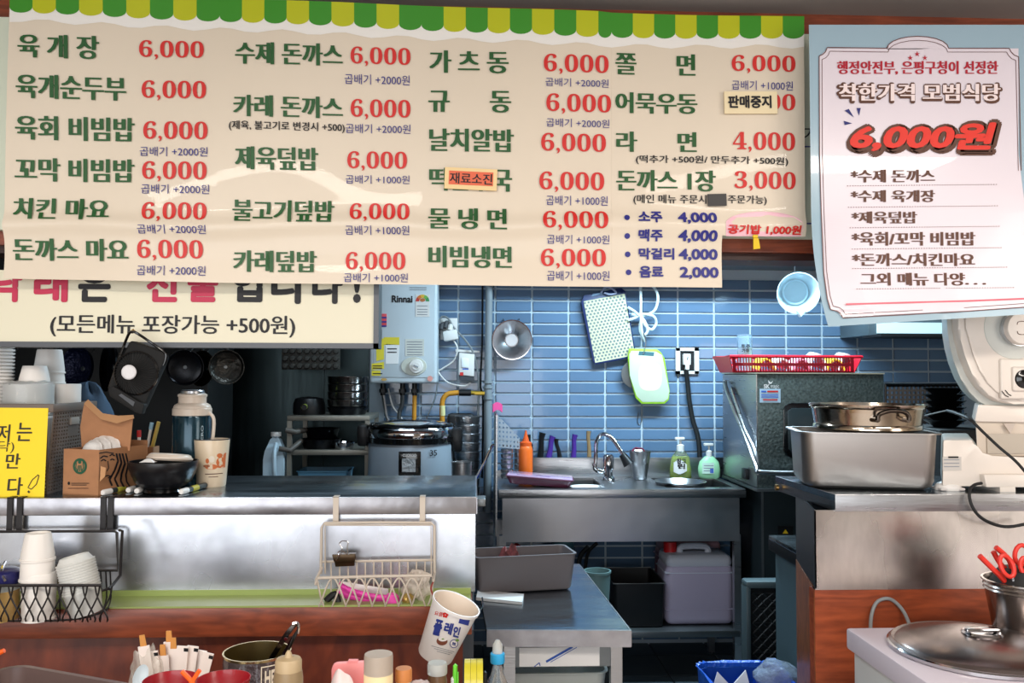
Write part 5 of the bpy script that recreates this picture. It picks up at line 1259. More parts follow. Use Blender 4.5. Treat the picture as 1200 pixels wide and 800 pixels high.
solo('red_rag', 'red and yellow rags behind the grey bus tub', 'cloth', mat('rag_red', (150, 34, 40), .8), B().grid(lambda u, v: W(596+18*u, 644-8*math.sin(PI*u)*(1-v)+6*v, 4.1+.05*v), 8, 4, .02))
solo('drain_hose', 'black drain hose curling under the sink basin', 'hose', darkp, B().tube([W(690, 640, 4.3), W(681, 650, 4.3), W(678, 665, 4.3), W(679, 700, 4.3)], .012, 8, 5))
solo('drain_hose', 'second black hose beside the curling drain hose', 'hose', darkp, B().tube([W(700, 636, 4.35), W(690, 646, 4.35), W(686, 665, 4.35), W(686, 700, 4.35)], .009, 8, 5))

# low steel table
ZT2 = .75
q = [G(570.5, 738, ZT2), G(738.5, 738.5, ZT2), G(678, 660.5, ZT2), G(556, 660.5, ZT2)]
tc_ = (q[0]+q[1]+q[2]+q[3])/4
tb2 = thing('low_steel_table', 'low steel table with a rolled front edge in the passage', 'table', (tc_.x, tc_.y, 0))
part(tb2, 'tabletop', steel_t, B().prism(q, (0, 0, -.02)))
lipd = (q[0]-q[3]).normalized()*.004
zlip = G(600, 757, ZT2); hl = W(650, 738, q[0].y).z-W(650, 757, q[0].y).z
part(tb2, 'front_lip', steel_m, B().prism([q[0]+Vector((0, -.004, .001)), q[1]+Vector((.002, -.004, .001)), q[1]+Vector((.002, -.004, -hl)), q[0]+Vector((0, -.004, -hl))], (0, .008, 0)))
part(tb2, 'side_lip', steel_m, B().prism([q[1]+Vector((.001, 0, 0)), q[2]+Vector((.001, 0, 0)), q[2]+Vector((.001, 0, -hl)), q[1]+Vector((.001, 0, -hl))], (.003, 0, 0)))
yt2 = q[0].y+.03
dl, dr = W(592, 760, yt2).x, W(728, 760, yt2).x; zd1, zd0 = q[0].z-hl, W(650, 781, yt2).z
part(tb2, 'apron', steel_d, B().b2((dl, yt2, zd0), (dr-.03, yt2+.02, zd1+.02)).b2((dl, yt2, zd0), (dl+.02, q[2].y-.05, zd1+.02)))
for x, y in ((dl+.012, yt2+.01), (dr-.014, yt2+.01), (dl+.012, q[2].y-.05), (dr-.05, q[2].y-.05)): part(tb2, 'leg', steel, B().b2((x-.016, y-.016, 0), (x+.016, y+.016, zd1+.02)))
part(tb2, 'lower_shelf', steel_d, B().b2((dl, yt2, .42), (dr-.03, q[2].y-.05, .44)))
pl_ = thing('white_card_strip', 'white card with a blue line taped under the table edge', 'card', W(656, 781, yt2-.004))
part(pl_, 'card', paperw, B().b2(W(608.5, 781, yt2-.004), W(702.5, 757.5, yt2-.002)))
stroke(pl_, 'blue_stripe', mat('stripe_blue', (40, 84, 170), .5), [(640, 775), (671, 757.5)], 2.6, yt2-.004, .001); stroke(pl_, 'blue_stripe', MC['stripe_blue'], [(645, 775.5), (676, 758)], .8, yt2-.004, .001)
stroke(pl_, 'blue_stripe', MC['stripe_blue'], [(626, 781), (632, 776), (633, 780)], 1, yt2-.004, .001)
cbx = B().shell(Vector(((dl+dr)/2-.02, yt2+.22, .441)), (.30, .36), (.27, .33), W(650, 788, yt2+.05).z-.441, .03, .003, .006)
solo('clear_storage_box', 'clear plastic storage box on the low table\'s shelf', 'box', frost, cbx)
# bus tub on the table
ytb = G(610, 700, ZT2).y
tA, tB = G(561, 699, ZT2), G(672, 691.5, ZT2); tW = (tB-tA).length*1.05; tg_ = math.atan2(tB.y-tA.y, tB.x-tA.x)*.8
hbt = W(616, 654, 2.74).z-ZT2-.004
M_ = Matrix.Translation((tA+tB)/2) @ Matrix.Rotation(tg_, 4, 'Z'); tcn = M_ @ Vector((0, .075, 0))
gt_ = thing('grey_bus_tub', 'grey rectangular tub holding rags on the low table', 'tub', tcn)
part(gt_, 'tub', mat('grey_plastic', (112, 106, 108), .5), B().shell((0, .075, .002), (tW, .15), (tW*.93, .13), hbt, .016, .004, .004).xf(M_))
rg = mat('rag_mix', (120, 60, 60), .8, var=.7, vscale=60)
solo('crumpled_rag', 'crumpled pink and grey rag in the grey tub', 'rag', rg, B().grid(lambda u, v: Vector((tcn.x-.09+.10*u, tcn.y-.05+.08*v, ZT2+hbt-.045+.06*math.sin(PI*u)*math.sin(PI*v)*(1+.5*math.sin(u*14+v*9)))), 14, 8, .003))
solo('folded_papers', 'white folded papers under the grey tub', 'paper', paperw, B().prism([G(558, 703, ZT2+.001), G(612, 708.5, ZT2+.001), G(614, 699, ZT2+.001), G(560, 694, ZT2+.001)], (0, 0, .009)))
# blue bin
c = Vector((wx(862, 2.88), 2.76, 0)); hbl = W(862, 779, 2.90).z
bb = thing('blue_waste_bin', 'blue waste bin lined with a crinkled bag', 'bin', c)
part(bb, 'bin', mat('bin_blue', (24, 74, 160), .4), B().shell(c+Vector((0, 0, .001)), (.25, .30), (.22, .26), hbl-.01, .04, .004))
lb = B().shell(c+Vector((0, 0, hbl*.6)), (.262, .312), (.24, .28), hbl*.4+.002, .04, .004, .005)
bmesh.ops.subdivide_edges(lb.bm, edges=lb.bm.edges[:], cuts=2)
for v in lb.bm.verts: v.co += Vector((rr.uniform(-1, 1), rr.uniform(-1, 1), rr.uniform(-1, 1)))*.0035
part(bb, 'bag_liner', mat('liner_blue', (30, 90, 196), .3, bump=.6, bscale=60), lb)
cb_ = Vector((W(912, 785, 2.80).x, 2.80, hbl-.0))
b = B(); bmesh.ops.create_icosphere(b.bm, subdivisions=4, radius=1)
for v in b.bm.verts:
    n = v.co.copy(); k = 1+.10*math.sin(n.x*4+n.z*3)+.05*math.sin(n.y*7+n.x*9)+rr.uniform(-.03, .03); v.co = cb_+Vector((n.x*.075*k, n.y*.07*k, n.z*.045*k))
solo('clear_plastic_bag', 'crumpled clear plastic bag in the blue bin', 'bag', mat('crinkle_clear', (190, 205, 225), .2, trans=.6, bump=1, bscale=40, ior=1.2), b)
for k, (a, b_) in enumerate(((845, 792), (868, 790))):
    solo('tissue_scrap', ['white tissue scrap nearer the bin\'s outer rim', 'white tissue scrap beside the clear bag'][k], 'tissue', paperw, B().prism([W(a-9, b_+12, 2.80), W(a+10, b_+10, 2.80), W(a-4+k*10, b_-5, 2.82)], (0, .004, 0)))

# =================================================================== RIGHT SIDE KITCHEN
WPX, WPY = 950, 500
yd0, yd1 = 3.88, 4.42
xd0 = wx(888, yd0); xd1 = wx(1037, yd0); zd = wz(438, yd0, 950)
dz0 = wz(572, yd0, 900)
dw = thing('dishwasher', 'grey hood dishwasher with embossed front and lever bar', 'dishwasher', ((xd0+xd1)/2, 4.0, 0))
part(dw, 'hood', steel_e, B().b2((xd0, yd0, dz0), (xd1, yd1, zd), .006))
part(dw, 'side_sheet', steel, B().b2((xd0-.004, yd0+.004, dz0+.004), (xd0, yd1-.004, zd-.004)))
part(dw, 'top_edge', mat('edge_pale', (170, 168, 150), .4, .5), B().b2((xd0-.008, yd0-.004, zd), (xd1, yd0+.02, zd+.006)).b2((xd0-.008, yd0, zd), (xd0+.01, yd1, zd+.006)))
f = lambda a, b_: W(a, b_, yd0-.004)
dwf = part(dw, 'window_frame', blackg, B().prism([f(a, b_) for a, b_ in ((918, 480), (920, 475), (926, 472), (1000, 472), (1000, 538), (930, 538), (921, 534), (918, 527))], (0, .012, 0), .003))
part(dwf, 'window', mat('window_grey', (44, 52, 54), .25, .3), B().prism([W(a, b_, yd0-.006) for a, b_ in ((923, 482), (928, 478), (1000, 478), (1000, 532), (930, 532), (924, 526))], (0, .01, 0), .002))
part(dw, 'lever_bar', steel, B().tube([Vector((xd0-.02, yd1-.1, wz(447, yd1-.1))), W(852, 458, 4.26), W(872, 510, 3.98), W(886, 546, 3.83), W(893, 553, 3.81), W(960, 554, 3.81), W(1010, 554, 3.81)], .011, 10, 5))
part(dw, 'lever_bar', steel, B().tube([Vector((xd0-.012, yd0+.35, wz(455, 4.2))), W(872, 500, 4.0), W(886, 530, 3.88), W(888, 556, 3.85)], .008, 8, 4))
part(dw, 'side_bracket', blackp, B().box((xd0-.012, yd0+.15, dz0+.05), (.02, .06, .05), None, .004))
part(dw, 'lower_panel', mat('dark_panel', (60, 70, 74), .4, .8), B().b2((xd0+.03, yd0+.02, .12), (xd1, yd1, dz0-.012)))
part(dw, 'lower_trim', steel_d, B().b2((xd0-.01, yd0-.01, dz0-.014), (xd1, yd1, dz0)))
part(dw, 'panel_seam', steel_d, B().b2(W(893, 700, yd0+.018), W(894.5, 572, yd0+.02)))
lt = mat('label_ice', (180, 200, 216), .5)
part(dw, 'instruction_label', lt, B().b2(W(890.5, 471.5, yd0-.002), W(914.5, 455.5, yd0)))
text(dw, 'lettering', whitep, 'SK', (895, 450, 902, 455), yd0, 'bold', .001); text(dw, 'lettering', whitep, 'magic', (903, 450, 913, 456), yd0, 'thin', .001)
shape(dw, 'lettering', whitep, [W(a, b_, yd0-.001) for a, b_ in ((900, 445), (903, 448), (906, 446), (904, 449.5), (901, 449.5))])
rect(dw, 'label_print', MC['mark_blue'], (892, 457.5, 898, 459.5), yd0-.002, .001); rect(dw, 'label_print', redp, (899, 457.5, 912, 459.5), yd0-.002, .001)
for yy_ in (462, 464.5): rect(dw, 'label_print', MC['mark_blue'], (892, yy_, 912, yy_+1.2), yd0-.002, .001)
rect(dw, 'label_print', redp, (894, 467.5, 911, 469), yd0-.002, .001)
ww = thing('warning_tag', 'small black sticker with a yellow triangle below the dishwasher', 'sticker', W(921, 627, yd0+.01))
part(ww, 'plate', blackp, B().b2(W(912, 627, yd0+.014), W(929, 616, yd0+.019)))
shape(ww, 'triangle', mat('sign_yellow', (220, 180, 30), .5), [W(a, b_, yd0+.013) for a, b_ in ((917, 625), (924, 625), (920.5, 620))])
# red basket on dishwasher
yb4 = 3.98; c = Vector((wx(934, yb4), yb4+.14, zd+.007)); tw_, td_ = 155*S(934, yb4), .28; bw_ = 143*S(934, yb4); hb4 = wz(417, yb4)-zd-.01
rb4 = thing('red_plastic_basket', 'red slotted plastic basket on top of the dishwasher', 'basket', c)
rm = mat('red_plastic', (196, 24, 44), .35)
part(rb4, 'rim', rm, B().tube([c+Vector((a*tw_/2, b_*td_/2, hb4)) for a, b_ in ((-1, -1), (1, -1), (1, 1), (-1, 1))], .007, 8, closed=True))
part(rb4, 'base', rm, B().b2(c+Vector((-bw_/2, -.10, 0)), c+Vector((bw_/2, .10, .006))))
for sgn in (-1, 1):
    part(rb4, 'slotted_side', rm, B().perf(c+Vector((-bw_/2, sgn*.105, 0)), c+Vector((bw_/2, sgn*.105, 0)), c+Vector((-bw_/2-.015, sgn*.14, hb4)), 44, 2, .62, .002, lambda i, j: i in (0, 43)))
    part(rb4, 'end_wall', rm, B().prism([c+Vector((sgn*bw_/2, -.105, 0)), c+Vector((sgn*bw_/2, .105, 0)), c+Vector((sgn*tw_/2, .14, hb4)), c+Vector((sgn*tw_/2, -.14, hb4))], (sgn*.003, 0, 0)))
pkm = [mat('packet_yellow', (236, 204, 60), .4), mat('packet_white', (228, 222, 214), .4), mat('packet_pink', (220, 150, 170), .4)]
for k, (a, lab) in enumerate(((895, 'yellow packet at the end of the red basket near the glass jar'), (915, 'white packet next to the yellow one in the red basket'), (938, 'pale pink packet in the middle of the red basket'), (958, 'white packet heaped highest in the red basket'), (980, 'yellow packet near the red basket\'s far end'), (994, 'crumpled white packet at the red basket\'s far end'))):
    x = wx(a, yb4+.1)
    solo('sauce_packet', lab, 'packet', pkm[(0, 1, 2, 1, 0, 1)[k]], B().grid(lambda u, v: Vector((x-.045+.09*u+.01*v, yb4+.05+.12*v+.01*k, zd+.02+(.055+(.025 if k in (3, 5) else 0))*math.sin(PI*u)**.6+.012*v)), 8, 5, .008), 'packets in the red basket')
c = Vector((wx(873.5, 4.15), 4.15, zd+.007)); r = 8.5*S(873, 4.15)
gj = thing('glass_jar', 'small glass jar with a printed label beside the red basket', 'jar', c)
hj2 = wz(394, 4.15)-zd
part(gj, 'glass', mat('jar_glass', (220, 236, 244), .06, trans=.9, ior=1.2), B().lathe(c, [(0, 0), (r, 0), (r, hj2), (r*.94, hj2), (r*.94, .004), (0, .004)], 28))
part(gj, 'filling', mat('jar_filling', (200, 216, 224), .5), B().cyl(c+Vector((0, 0, .005)), r*.9, hj2*.62, 24))
text(gj, 'lettering', blackt, '후추', (868, 403, 879, 408), 4.15-r, 'bold', .003); text(gj, 'lettering', blackt, '가루', (869, 408.5, 878, 413), 4.15-r, 'bold', .003)
# black crate under the dishwasher edge
cr = thing('black_mesh_crate', 'tall dark mesh crate with a grey top rim', 'crate', (wx(895, 3.45), 3.5, 0))
cy0 = 3.42; cx0, cx1 = wx(873, cy0), wx(940, cy0); ztp = wz(681, cy0, 890)
part(cr, 'rim', mat('crate_grey', (70, 84, 88), .5), B().b2((cx0, cy0, ztp-.03), (cx1, cy0+.07, ztp), .010).b2((cx0, cy0, 0.0), (cx0+.02, cy0+.07, ztp-.02), .006))
me_ = B(); x0_, x1_, z0_, z1_2 = cx0+.03, cx1, .05, ztp-.05
n = 5; st_ = (x1_-x0_)/n
for i in range(n):
    for j in range(int((z1_2-z0_)/st_)+1):
        a, b_ = x0_+i*st_, z0_+j*st_; e = min(b_+st_, z1_2)
        me_.tube([(a, cy0+.01, b_), (a+st_, cy0+.01, e)], .0035, 4).tube([(a+st_, cy0+.01, b_), (a, cy0+.01, e)], .0035, 4)
for j in range(10): me_.tube([(x0_, cy0+.012, z0_+j*(z1_2-z0_)/9), (x1_, cy0+.012, z0_+j*(z1_2-z0_)/9)], .003, 4)
part(cr, 'mesh', mat('mesh_black', (30, 34, 36), .35), me_)
part(cr, 'back', darkp, B().b2((cx0+.02, cy0+.055, .02), (cx1, cy0+.065, ztp-.03)))
# small side table
ys_t = 2.62; sz = wz(627, ys_t+.2, 915)
p_ = [G(901, 627, sz), G(932, 628, sz), G(960, 664, sz), G(935, 661, sz)]
sd = thing('side_worktop', 'narrow grey worktop beside the end of the pass counter', 'worktop', (W(925, 640, 2.8).x, 2.8, 0))
xs0 = W(901, 627, 3.05).x; zt_ = W(901, 627, 3.05).z
part(sd, 'top', steel_t, B().b2((xs0, 2.52, zt_-.012), (xs0+.4, 3.05, zt_)))
part(sd, 'edge', MC['dark_steel'], B().b2((xs0-.002, 2.515, zt_-.05), (xs0+.4, 3.05, zt_-.012)))
part(sd, 'side_panel', mat('teal_grey_panel', (72, 92, 98), .5), B().b2((xs0+.02, 2.56, 0), (xs0+.38, 3.04, zt_-.05)))

# =================================================================== RIGHT COUNTER
YR0 = 1.99; xc0 = W(978, 579.5, YR0).x; ZR = W(978, 579.5, YR0).z; YR1 = 2.36
rc2 = thing('end_counter', 'steel topped counter end over orange-brown wood', 'counter', (2.2, 2.2, 0))
zl2 = W(1000, 599, YR0).z; xf0 = W(953.5, 640, YR0+.02).x; zw = W(1000, 690, YR0+.02).z
xk = xf0+.012
part(rc2, 'worktop', steel_t, B().prism([(xc0, YR0, ZR), (3.2, YR0, ZR), (3.2, YR1, ZR), (W(908.5, 560, YR1).x, YR1, ZR)], (0, 0, -.015)))
part(rc2, 'worktop_lip', steel, B().b2((xc0, YR0-.004, zl2), (3.2, YR0+.002, ZR+.001), .001).prism([(xc0, YR0, ZR+.0005), (xc0+.003, YR0, zl2), (W(908.5, 560, YR1).x+.003, YR1, zl2), (W(908.5, 560, YR1).x, YR1, ZR+.0005)], (.003, 0, 0)))
part(rc2, 'lip_button', mat('brass', (190, 150, 90)), B().cyl(W(912, 571, YR1-.03), .008, .008, 14, (-1, 0, 0)))
XB = W(933, 640, YR1-.02).x
part(rc2, 'front_sheet', mat('warm_steel_sheet', (204, 198, 194), .27, 1, bump=.45, bscale=2.6, det=0, stretch=(1.6, 1, .6), var=.12, vscale=18, rv=.1), B().grid(lambda u, v: Vector((xf0+(3.2-xf0)*u, YR0+.014, zw+(zl2+.001-zw)*v)), 40, 6, .003))
part(rc2, 'end_sheet', MC['dark_steel'], B().prism([(xf0, YR0+.014, zl2), (xf0, YR0+.014, zw+.004), (XB, YR1-.02, zw+.0), (XB, YR1-.02, zl2)], (.004, 0, 0)))
wood_o = wood('orange_stained_wood', (112, 48, 24), (160, 76, 42), (.7, 3, 3.2), 2.0)
part(rc2, 'wood_front', wood_o, B().b2((xf0, YR0+.0155, 0), (3.2, YR0+.05, zw)))
part(rc2, 'wood_end', wood('golden_stained_wood', (96, 50, 20), (160, 92, 44), (4, 2, 1)), B().prism([(xf0-.001, YR0+.018, 0), (XB-.001, YR1-.02, 0), (XB-.001, YR1-.02, zw), (xf0-.001, YR0+.018, zw)], (.02, 0, 0)))
part(rc2, 'core', darkp, B().b2((max(xf0, XB)+.03, YR0+.06, 0), (3.2, YR1-.02, ZR-.03)))
solo('grey_cord_loop', 'grey cord looping up in front of the orange-brown wood', 'cord', cabg, B().tube([W(1020, 745, 1.95), W(1021, 722, 1.99), W(1027, 706, 2.003), W(1039, 701, 2.003), W(1050, 706, 2.003), W(1061, 720, 1.99), W(1070, 745, 1.95)], .0042, 8, 5))

# steel pan (gastronorm) on the counter
yg = 2.02
pA, pB = G(943, 573, ZR), G(1101, 577, ZR); gw = (pB-pA).length*1.03; gang = math.atan2(pB.y-pA.y, pB.x-pA.x)
hg = W(1020, 509, 2.05).z-ZR; Mg = Matrix.Translation((pA+pB)/2) @ Matrix.Rotation(gang, 4, 'Z')
gctr = Mg @ Vector((0, .115, 0))
gn = thing('deep_steel_pan', 'deep rectangular steel catering pan on the counter end', 'pan', (gctr.x, gctr.y, ZR))
satin = mat('satin_steel', (170, 164, 160), .42, 1, rv=.06)
part(gn, 'pan', satin, B().shell((0, .115, .001), (gw, .23), (gw*.965, .215), hg, .035, .003, .012, 8).xf(Mg))
# pot on it
yp2 = gctr.y; zp = ZR+hg+.005; rp = 60*S(1017, yp2); c = Vector((W(1016, 490, yp2).x, yp2, zp)); hp = W(1016, 475, yp2-rp).z-zp
po2 = thing('shallow_steel_pot', 'shallow polished steel pot resting across the deep pan', 'pot', c)
warm = mat('polished_warm_steel', (200, 184, 166), .16, 1, bump=.08, bscale=20)
part(po2, 'body', warm, B().lathe(c, [(0, 0), (rp*.93, 0), (rp*.98, .004), (rp*.98, .012), (rp*.96, .016), (rp, hp-.012), (rp*1.05, hp-.006), (rp*1.06, hp), (rp*1.02, hp), (rp*.94, .01), (0, .006)], 60))
hp_ = [W(a, b_, c.y-rp*1.05) for a, b_ in ((1026, 492), (1027, 486), (1036, 482), (1048, 481), (1058, 483), (1062, 488), (1062, 492))]
part(po2, 'handle', mat('dark_handle_steel', (70, 62, 56), .2, 1), B().tube([p+Vector((0, -.012, 0)) for p in hp_], .0055, 10, 3).tube([hp_[0]+Vector((0, -.012, 0)), hp_[0]+Vector((0, .02, 0))], .006, 8).tube([hp_[-1]+Vector((0, -.012, 0)), hp_[-1]+Vector((0, .02, 0))], .006, 8))
# black crates / bowls behind
bg = thing('black_grid_rack', 'black plastic grid rack behind the shallow pot', 'rack', (wx(1075, 3.2), 3.2, 1.0))
yy3 = 3.3
part(bg, 'grid', mat('grid_black', (22, 22, 26), .3), B().perf(W(1038, 500, yy3), W(1120, 500, yy3), W(1038, 452, yy3), 16, 9, .55, .006))
part(bg, 'frame', blackg, B().tube([W(1037, 451, yy3), W(1125, 451, yy3), W(1125, 520, yy3), W(1037, 520, yy3)], .01, 8, closed=True))
part(bg, 'stand', darkp, B().b2((wx(1038, yy3), yy3+.02, 0), (wx(1125, yy3), yy3+.2, wz(520, yy3))))
for k in range(6):
    x = wx(1107, 2.9); z = wz(500, 2.9)+k*.022
    b = B().lathe((x, 2.9, z), [(0, 0), (.035, 0), (.065, .025), (.07, .026), (.066, .022), (.034, .004), (0, .004)], 32)
    solo('black_bowl_small', ['lowest', 'second', 'third', 'fourth', 'fifth', 'topmost'][k]+' glossy black bowl of the stack behind the white machine', 'bowl', blackg, b, 'black bowls behind the white machine')
xq = wx(1107, 2.9)
solo('dark_stand', 'dark cabinet carrying the glossy black bowls', 'cabinet', darkp, B().b2((xq-.1, 2.75, 0), (xq+.5, 3.1, wz(500, 2.9)-.001), .004))
solo('thin_grey_wire', 'thin grey wire arching behind the deep pan\'s corner', 'wire', cabg, B().tube([W(1080, 488, 2.35), W(1095, 484, 2.3), W(1115, 481, 2.25), W(1130, 490, 2.22)], .002, 6, 4))
# white rice machine
ym0 = 2.03
rob = thing('white_rice_machine', 'large white rounded kitchen machine with a dial and dark lens', 'machine', W(1160, 575, 2.2))
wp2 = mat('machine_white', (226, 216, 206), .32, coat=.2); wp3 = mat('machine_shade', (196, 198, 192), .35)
def outl(dx, top=330):
    L = [(1108, top), (1110, 385), (1113, 405), (1118, 424), (1126, 444), (1135, 459), (1146, 470), (1158, 477), (1175, 480), (1300, 480), (1300, top)]
    return [(x+dx*(1 if x < 1200 else 0), y_-(dx*.5 if y_ > 400 else 0)) for x, y_ in L]
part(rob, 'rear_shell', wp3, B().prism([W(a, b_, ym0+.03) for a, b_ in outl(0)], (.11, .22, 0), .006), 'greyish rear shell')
part(rob, 'front_shell', wp2, B().prism([W(a, b_, ym0+.0) for a, b_ in outl(13)], (0, .035, 0), .008))
part(rob, 'front_face', wp2, B().prism([W(a, b_, ym0-.006) for a, b_ in outl(22)], (0, .01, 0), .003))
kc = W(1189, 384, ym0-.006)
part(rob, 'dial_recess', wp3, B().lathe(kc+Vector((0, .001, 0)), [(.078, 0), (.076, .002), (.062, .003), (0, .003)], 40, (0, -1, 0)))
rdl = part(rob, 'dial', wp2, B().lathe(kc+Vector((.003, -.003, -.002)), [(.042, 0), (.041, .022), (.038, .026), (0, .027)], 40, (0, -1, 0)))
part(rdl, 'dial_band', chrome, B().lathe(kc+Vector((.003, -.003, -.002)), [(.0428, .002), (.0428, .014), (.041, .014)], 40, (0, -1, 0)))
kk = kc+Vector((.003, -.0305, -.002))
for s_ in (1, -1): part(rdl, 'dial_mark', brownt, B().tube([kk+Vector((x, 0, s_*z)) for x, z in ((-.016, .008), (-.014, .014), (-.004, .016), (.010, .014), (.014, .008))], .0008, 5, 4))
lc = W(1196, 444, ym0-.008)
rlp = part(rob, 'lens_panel', wp2, B().box(lc+Vector((.012, 0, 0)), (.13, .012, .098), None, .005, 3))
part(rlp, 'lens_bezel', wp2, B().box(lc+Vector((.004, -.007, .0)), (.062, .012, .060), None, .005, 3))
part(rlp, 'lens', blackg, B().lathe(lc+Vector((0, -.0125, 0)), [(.023, 0), (.022, .002), (.018, .003), (.012, .007), (0, .009)], 32, (0, -1, 0)), 'dark round lens')
for k in (0, 1): part(rlp, 'slot', blackp, B().tube([W(1174+k*4, 458-k*1, ym0-.0155), W(1178+k*4, 463-k*1, ym0-.0155), W(1182+k*3, 465-k*1.5, ym0-.0155)], .0011, 5))
part(rob, 'neck', wp2, B().prism([W(a, b_, ym0+.02) for a, b_ in ((1146, 474), (1300, 478), (1300, 497), (1142, 494))], (.10, .18, 0), .004))
rch = part(rob, 'chamber', mat('chamber_cream', (206, 192, 176), .3), B().prism([W(a, b_, ym0+.03) for a, b_ in ((1143, 492), (1300, 492), (1300, 535), (1150, 535), (1145, 530))], (.09, .15, 0), .005))
part(rch, 'chamber_window', mat('window_cream', (170, 158, 142), .2), B().b2(W(1157, 531, ym0+.026), W(1230, 508, ym0+.03)))
part(rob, 'base', wp2, B().prism([W(a, b_, ym0+.02) for a, b_ in ((1105, 515), (1140, 515), (1143, 524), (1150, 533), (1163, 537), (1300, 537), (1300, 572), (1104, 570))], (.13, .24, 0), .006))
part(rob, 'base_front', wp2, B().prism([W(a, b_, ym0-.0) for a, b_ in ((1153, 556), (1300, 556), (1300, 571), (1156, 571))], (0, .03, 0), .003))
for px in (1178, 1230): part(rob, 'foot', wp2, B().b2((W(px-9, 575, ym0+.01).x, ym0+.0, ZR), (W(px+9, 575, ym0+.01).x, ym0+.2, W(px, 570, ym0+.01).z)))
part(rob, 'rating_label', mat('label_grey', (196, 190, 184), .5), B().b2(W(1105, 551, ym0+.018), W(1126, 535, ym0+.02)))
for yy_ in (538, 542, 546): rect(rob, 'label_print', MC['print_grey'], (1106, yy_, 1124, yy_+1), ym0+.018, .001)
rect(rob, 'label_print', blackt, (1111, 534.5, 1123, 536.5), ym0+.018, .001)
tri = B().prism([W(a, b_, ym0+.018) for a, b_ in ((1176, 496), (1190, 496), (1184, 508))], (0, .003, 0))
part(rob, 'emblem_plate', mat('plate_beige', (190, 176, 164), .4), tri)
# mouse-like white thing
c = G(1116, 575, ZR)+Vector((0, .02, 0)); b = B(); bmesh.ops.create_icosphere(b.bm, subdivisions=3, radius=1)
for v in b.bm.verts: n = v.co.copy(); v.co = c+Vector((n.x*.033, n.y*.028, .004+max(-.2, n.z)*.019))
pm = thing('white_clip_box', 'small white rounded gadget beside the white machine\'s base', 'gadget', c)
part(pm, 'shell', whitep, b); part(pm, 'base', mat('base_pale', (206, 200, 196), .5), B().box(c+Vector((0, 0, .004)), (.062, .05, .007), None, .003))
# black cable drooping
solo('black_power_cable', 'black power cable drooping over the counter end\'s lip', 'cable', darkp, B().tube([W(1205, 557, 1.93), W(1190, 540, 1.95), W(1170, 523, 1.97), W(1152, 506, 1.98), W(1136, 491, 2.0), W(1120, 484, 2.1), W(1110, 481, 2.2)], .0035, 8, 5))
solo('black_power_cable', 'black cable loop hanging in front of the warm steel sheet', 'cable', darkp, B().tube([W(1150, 566, 2.0), W(1142, 568, 1.985), W(1136, 575, 1.975), W(1138, 590, 1.965), W(1147, 604, 1.96), W(1162, 613, 1.96), W(1182, 617, 1.96), W(1210, 612, 1.96)], .0038, 8, 5))

# =================================================================== FOREGROUND RIGHT: soup warmer
ywb = 1.86; cc = G(991, 735, 1.45-.295*ywb)      # far corner of the top
zw2 = W(991, 735, ywb).z; xw0 = W(991, 735, ywb).x
sw = thing('soup_warmer', 'white boxy soup warmer with a round steel lid', 'warmer', (xw0+.4, 1.5, 0))
lil = mat('warmer_white', (206, 196, 206), .35)
part(sw, 'top_tray', lil, B().b2((xw0, 1.2, zw2-.045), (2.0, ywb, zw2), .006))
part(sw, 'body', mat('warmer_body', (200, 200, 198), .4), B().b2((xw0+.012, 1.21, .45), (1.99, ywb-.012, zw2-.045), .004))
lcx, lcy = W(1052, 757, 1.69).x+.168, 1.69
rl = .168
swl = part(sw, 'lid', mat('lid_steel', (150, 140, 138), .26, 1, bump=.1, bscale=6), B().lathe((lcx, lcy, zw2+.001), [(rl, 0), (rl*1.0, .01), (rl*.97, .014), (rl*.93, .012), (rl*.9, .016), (rl*.5, .03), (0, .036)], 64))
part(swl, 'lid_rim', chrome, B().lathe((lcx, lcy, zw2), [(rl*.98, 0), (rl*1.02, .002), (rl*1.02, .008), (rl*.985, .012)], 64))
part(swl, 'lid_knob', chrome, B().lathe((lcx+.005, lcy, zw2+.033), [(.036, 0), (.038, .004), (.034, .008), (.02, .004), (0, .004)], 30))
part(swl, 'lid_knob_bar', chrome, B().box((lcx+.005, lcy, zw2+.043), (.07, .014, .008), None, .003))
solo('warmer_trolley', 'low stand hidden beneath the white soup warmer', 'stand', darkp, B().b2((xw0+.03, 1.24, 0), (1.97, ywb-.05, .449), .01))
# steel bucket with red tongs
yb5 = 1.80; c = Vector((W(1200, 700, yb5).x, yb5, zw2)); r = 42*S(1190, yb5); h = W(1190, 679, yb5).z-zw2
bk2 = thing('steel_pail', 'ribbed steel pail full of red handled tools on the soup warmer', 'pail', c)
part(bk2, 'pail', mat('pail_steel', (170, 164, 160), .22, 1), B().lathe(c, [(0, 0), (r*.72, 0), (r*.75, .004), (r*.94, h*.8), (r*.98, h*.82), (r*.95, h*.85), (r*.99, h*.89), (r*.96, h*.92), (r*1.02, h*.97), (r*1.02, h), (r*.96, h), (r*.7, .006), (0, .006)], 52))
redh = mat('tool_red', (216, 52, 40), .4)
top = c.z+h
tools = [[(1148, 651), (1163, 666), (1176, 679)], [(1167, 641), (1182, 655), (1190, 675)], [(1164, 646), (1172, 660), (1186, 676)]]
for k, P in enumerate(tools):
    pts = [W(a, b_, yb5-.02+.015*k) for a, b_ in P]; pts.append(pts[-1]+(pts[-1]-pts[0])*.9+Vector((.01, 0, -.03)))
    solo('red_tongs', ['red handle leaning furthest out over the pail\'s rim', 'upper red handle pointing up out of the pail', 'lower red handle beside the upper one in the pail'][k], 'tongs', redh, B().tube(pts, .0058, 8, 3), 'red handled tools in the pail')
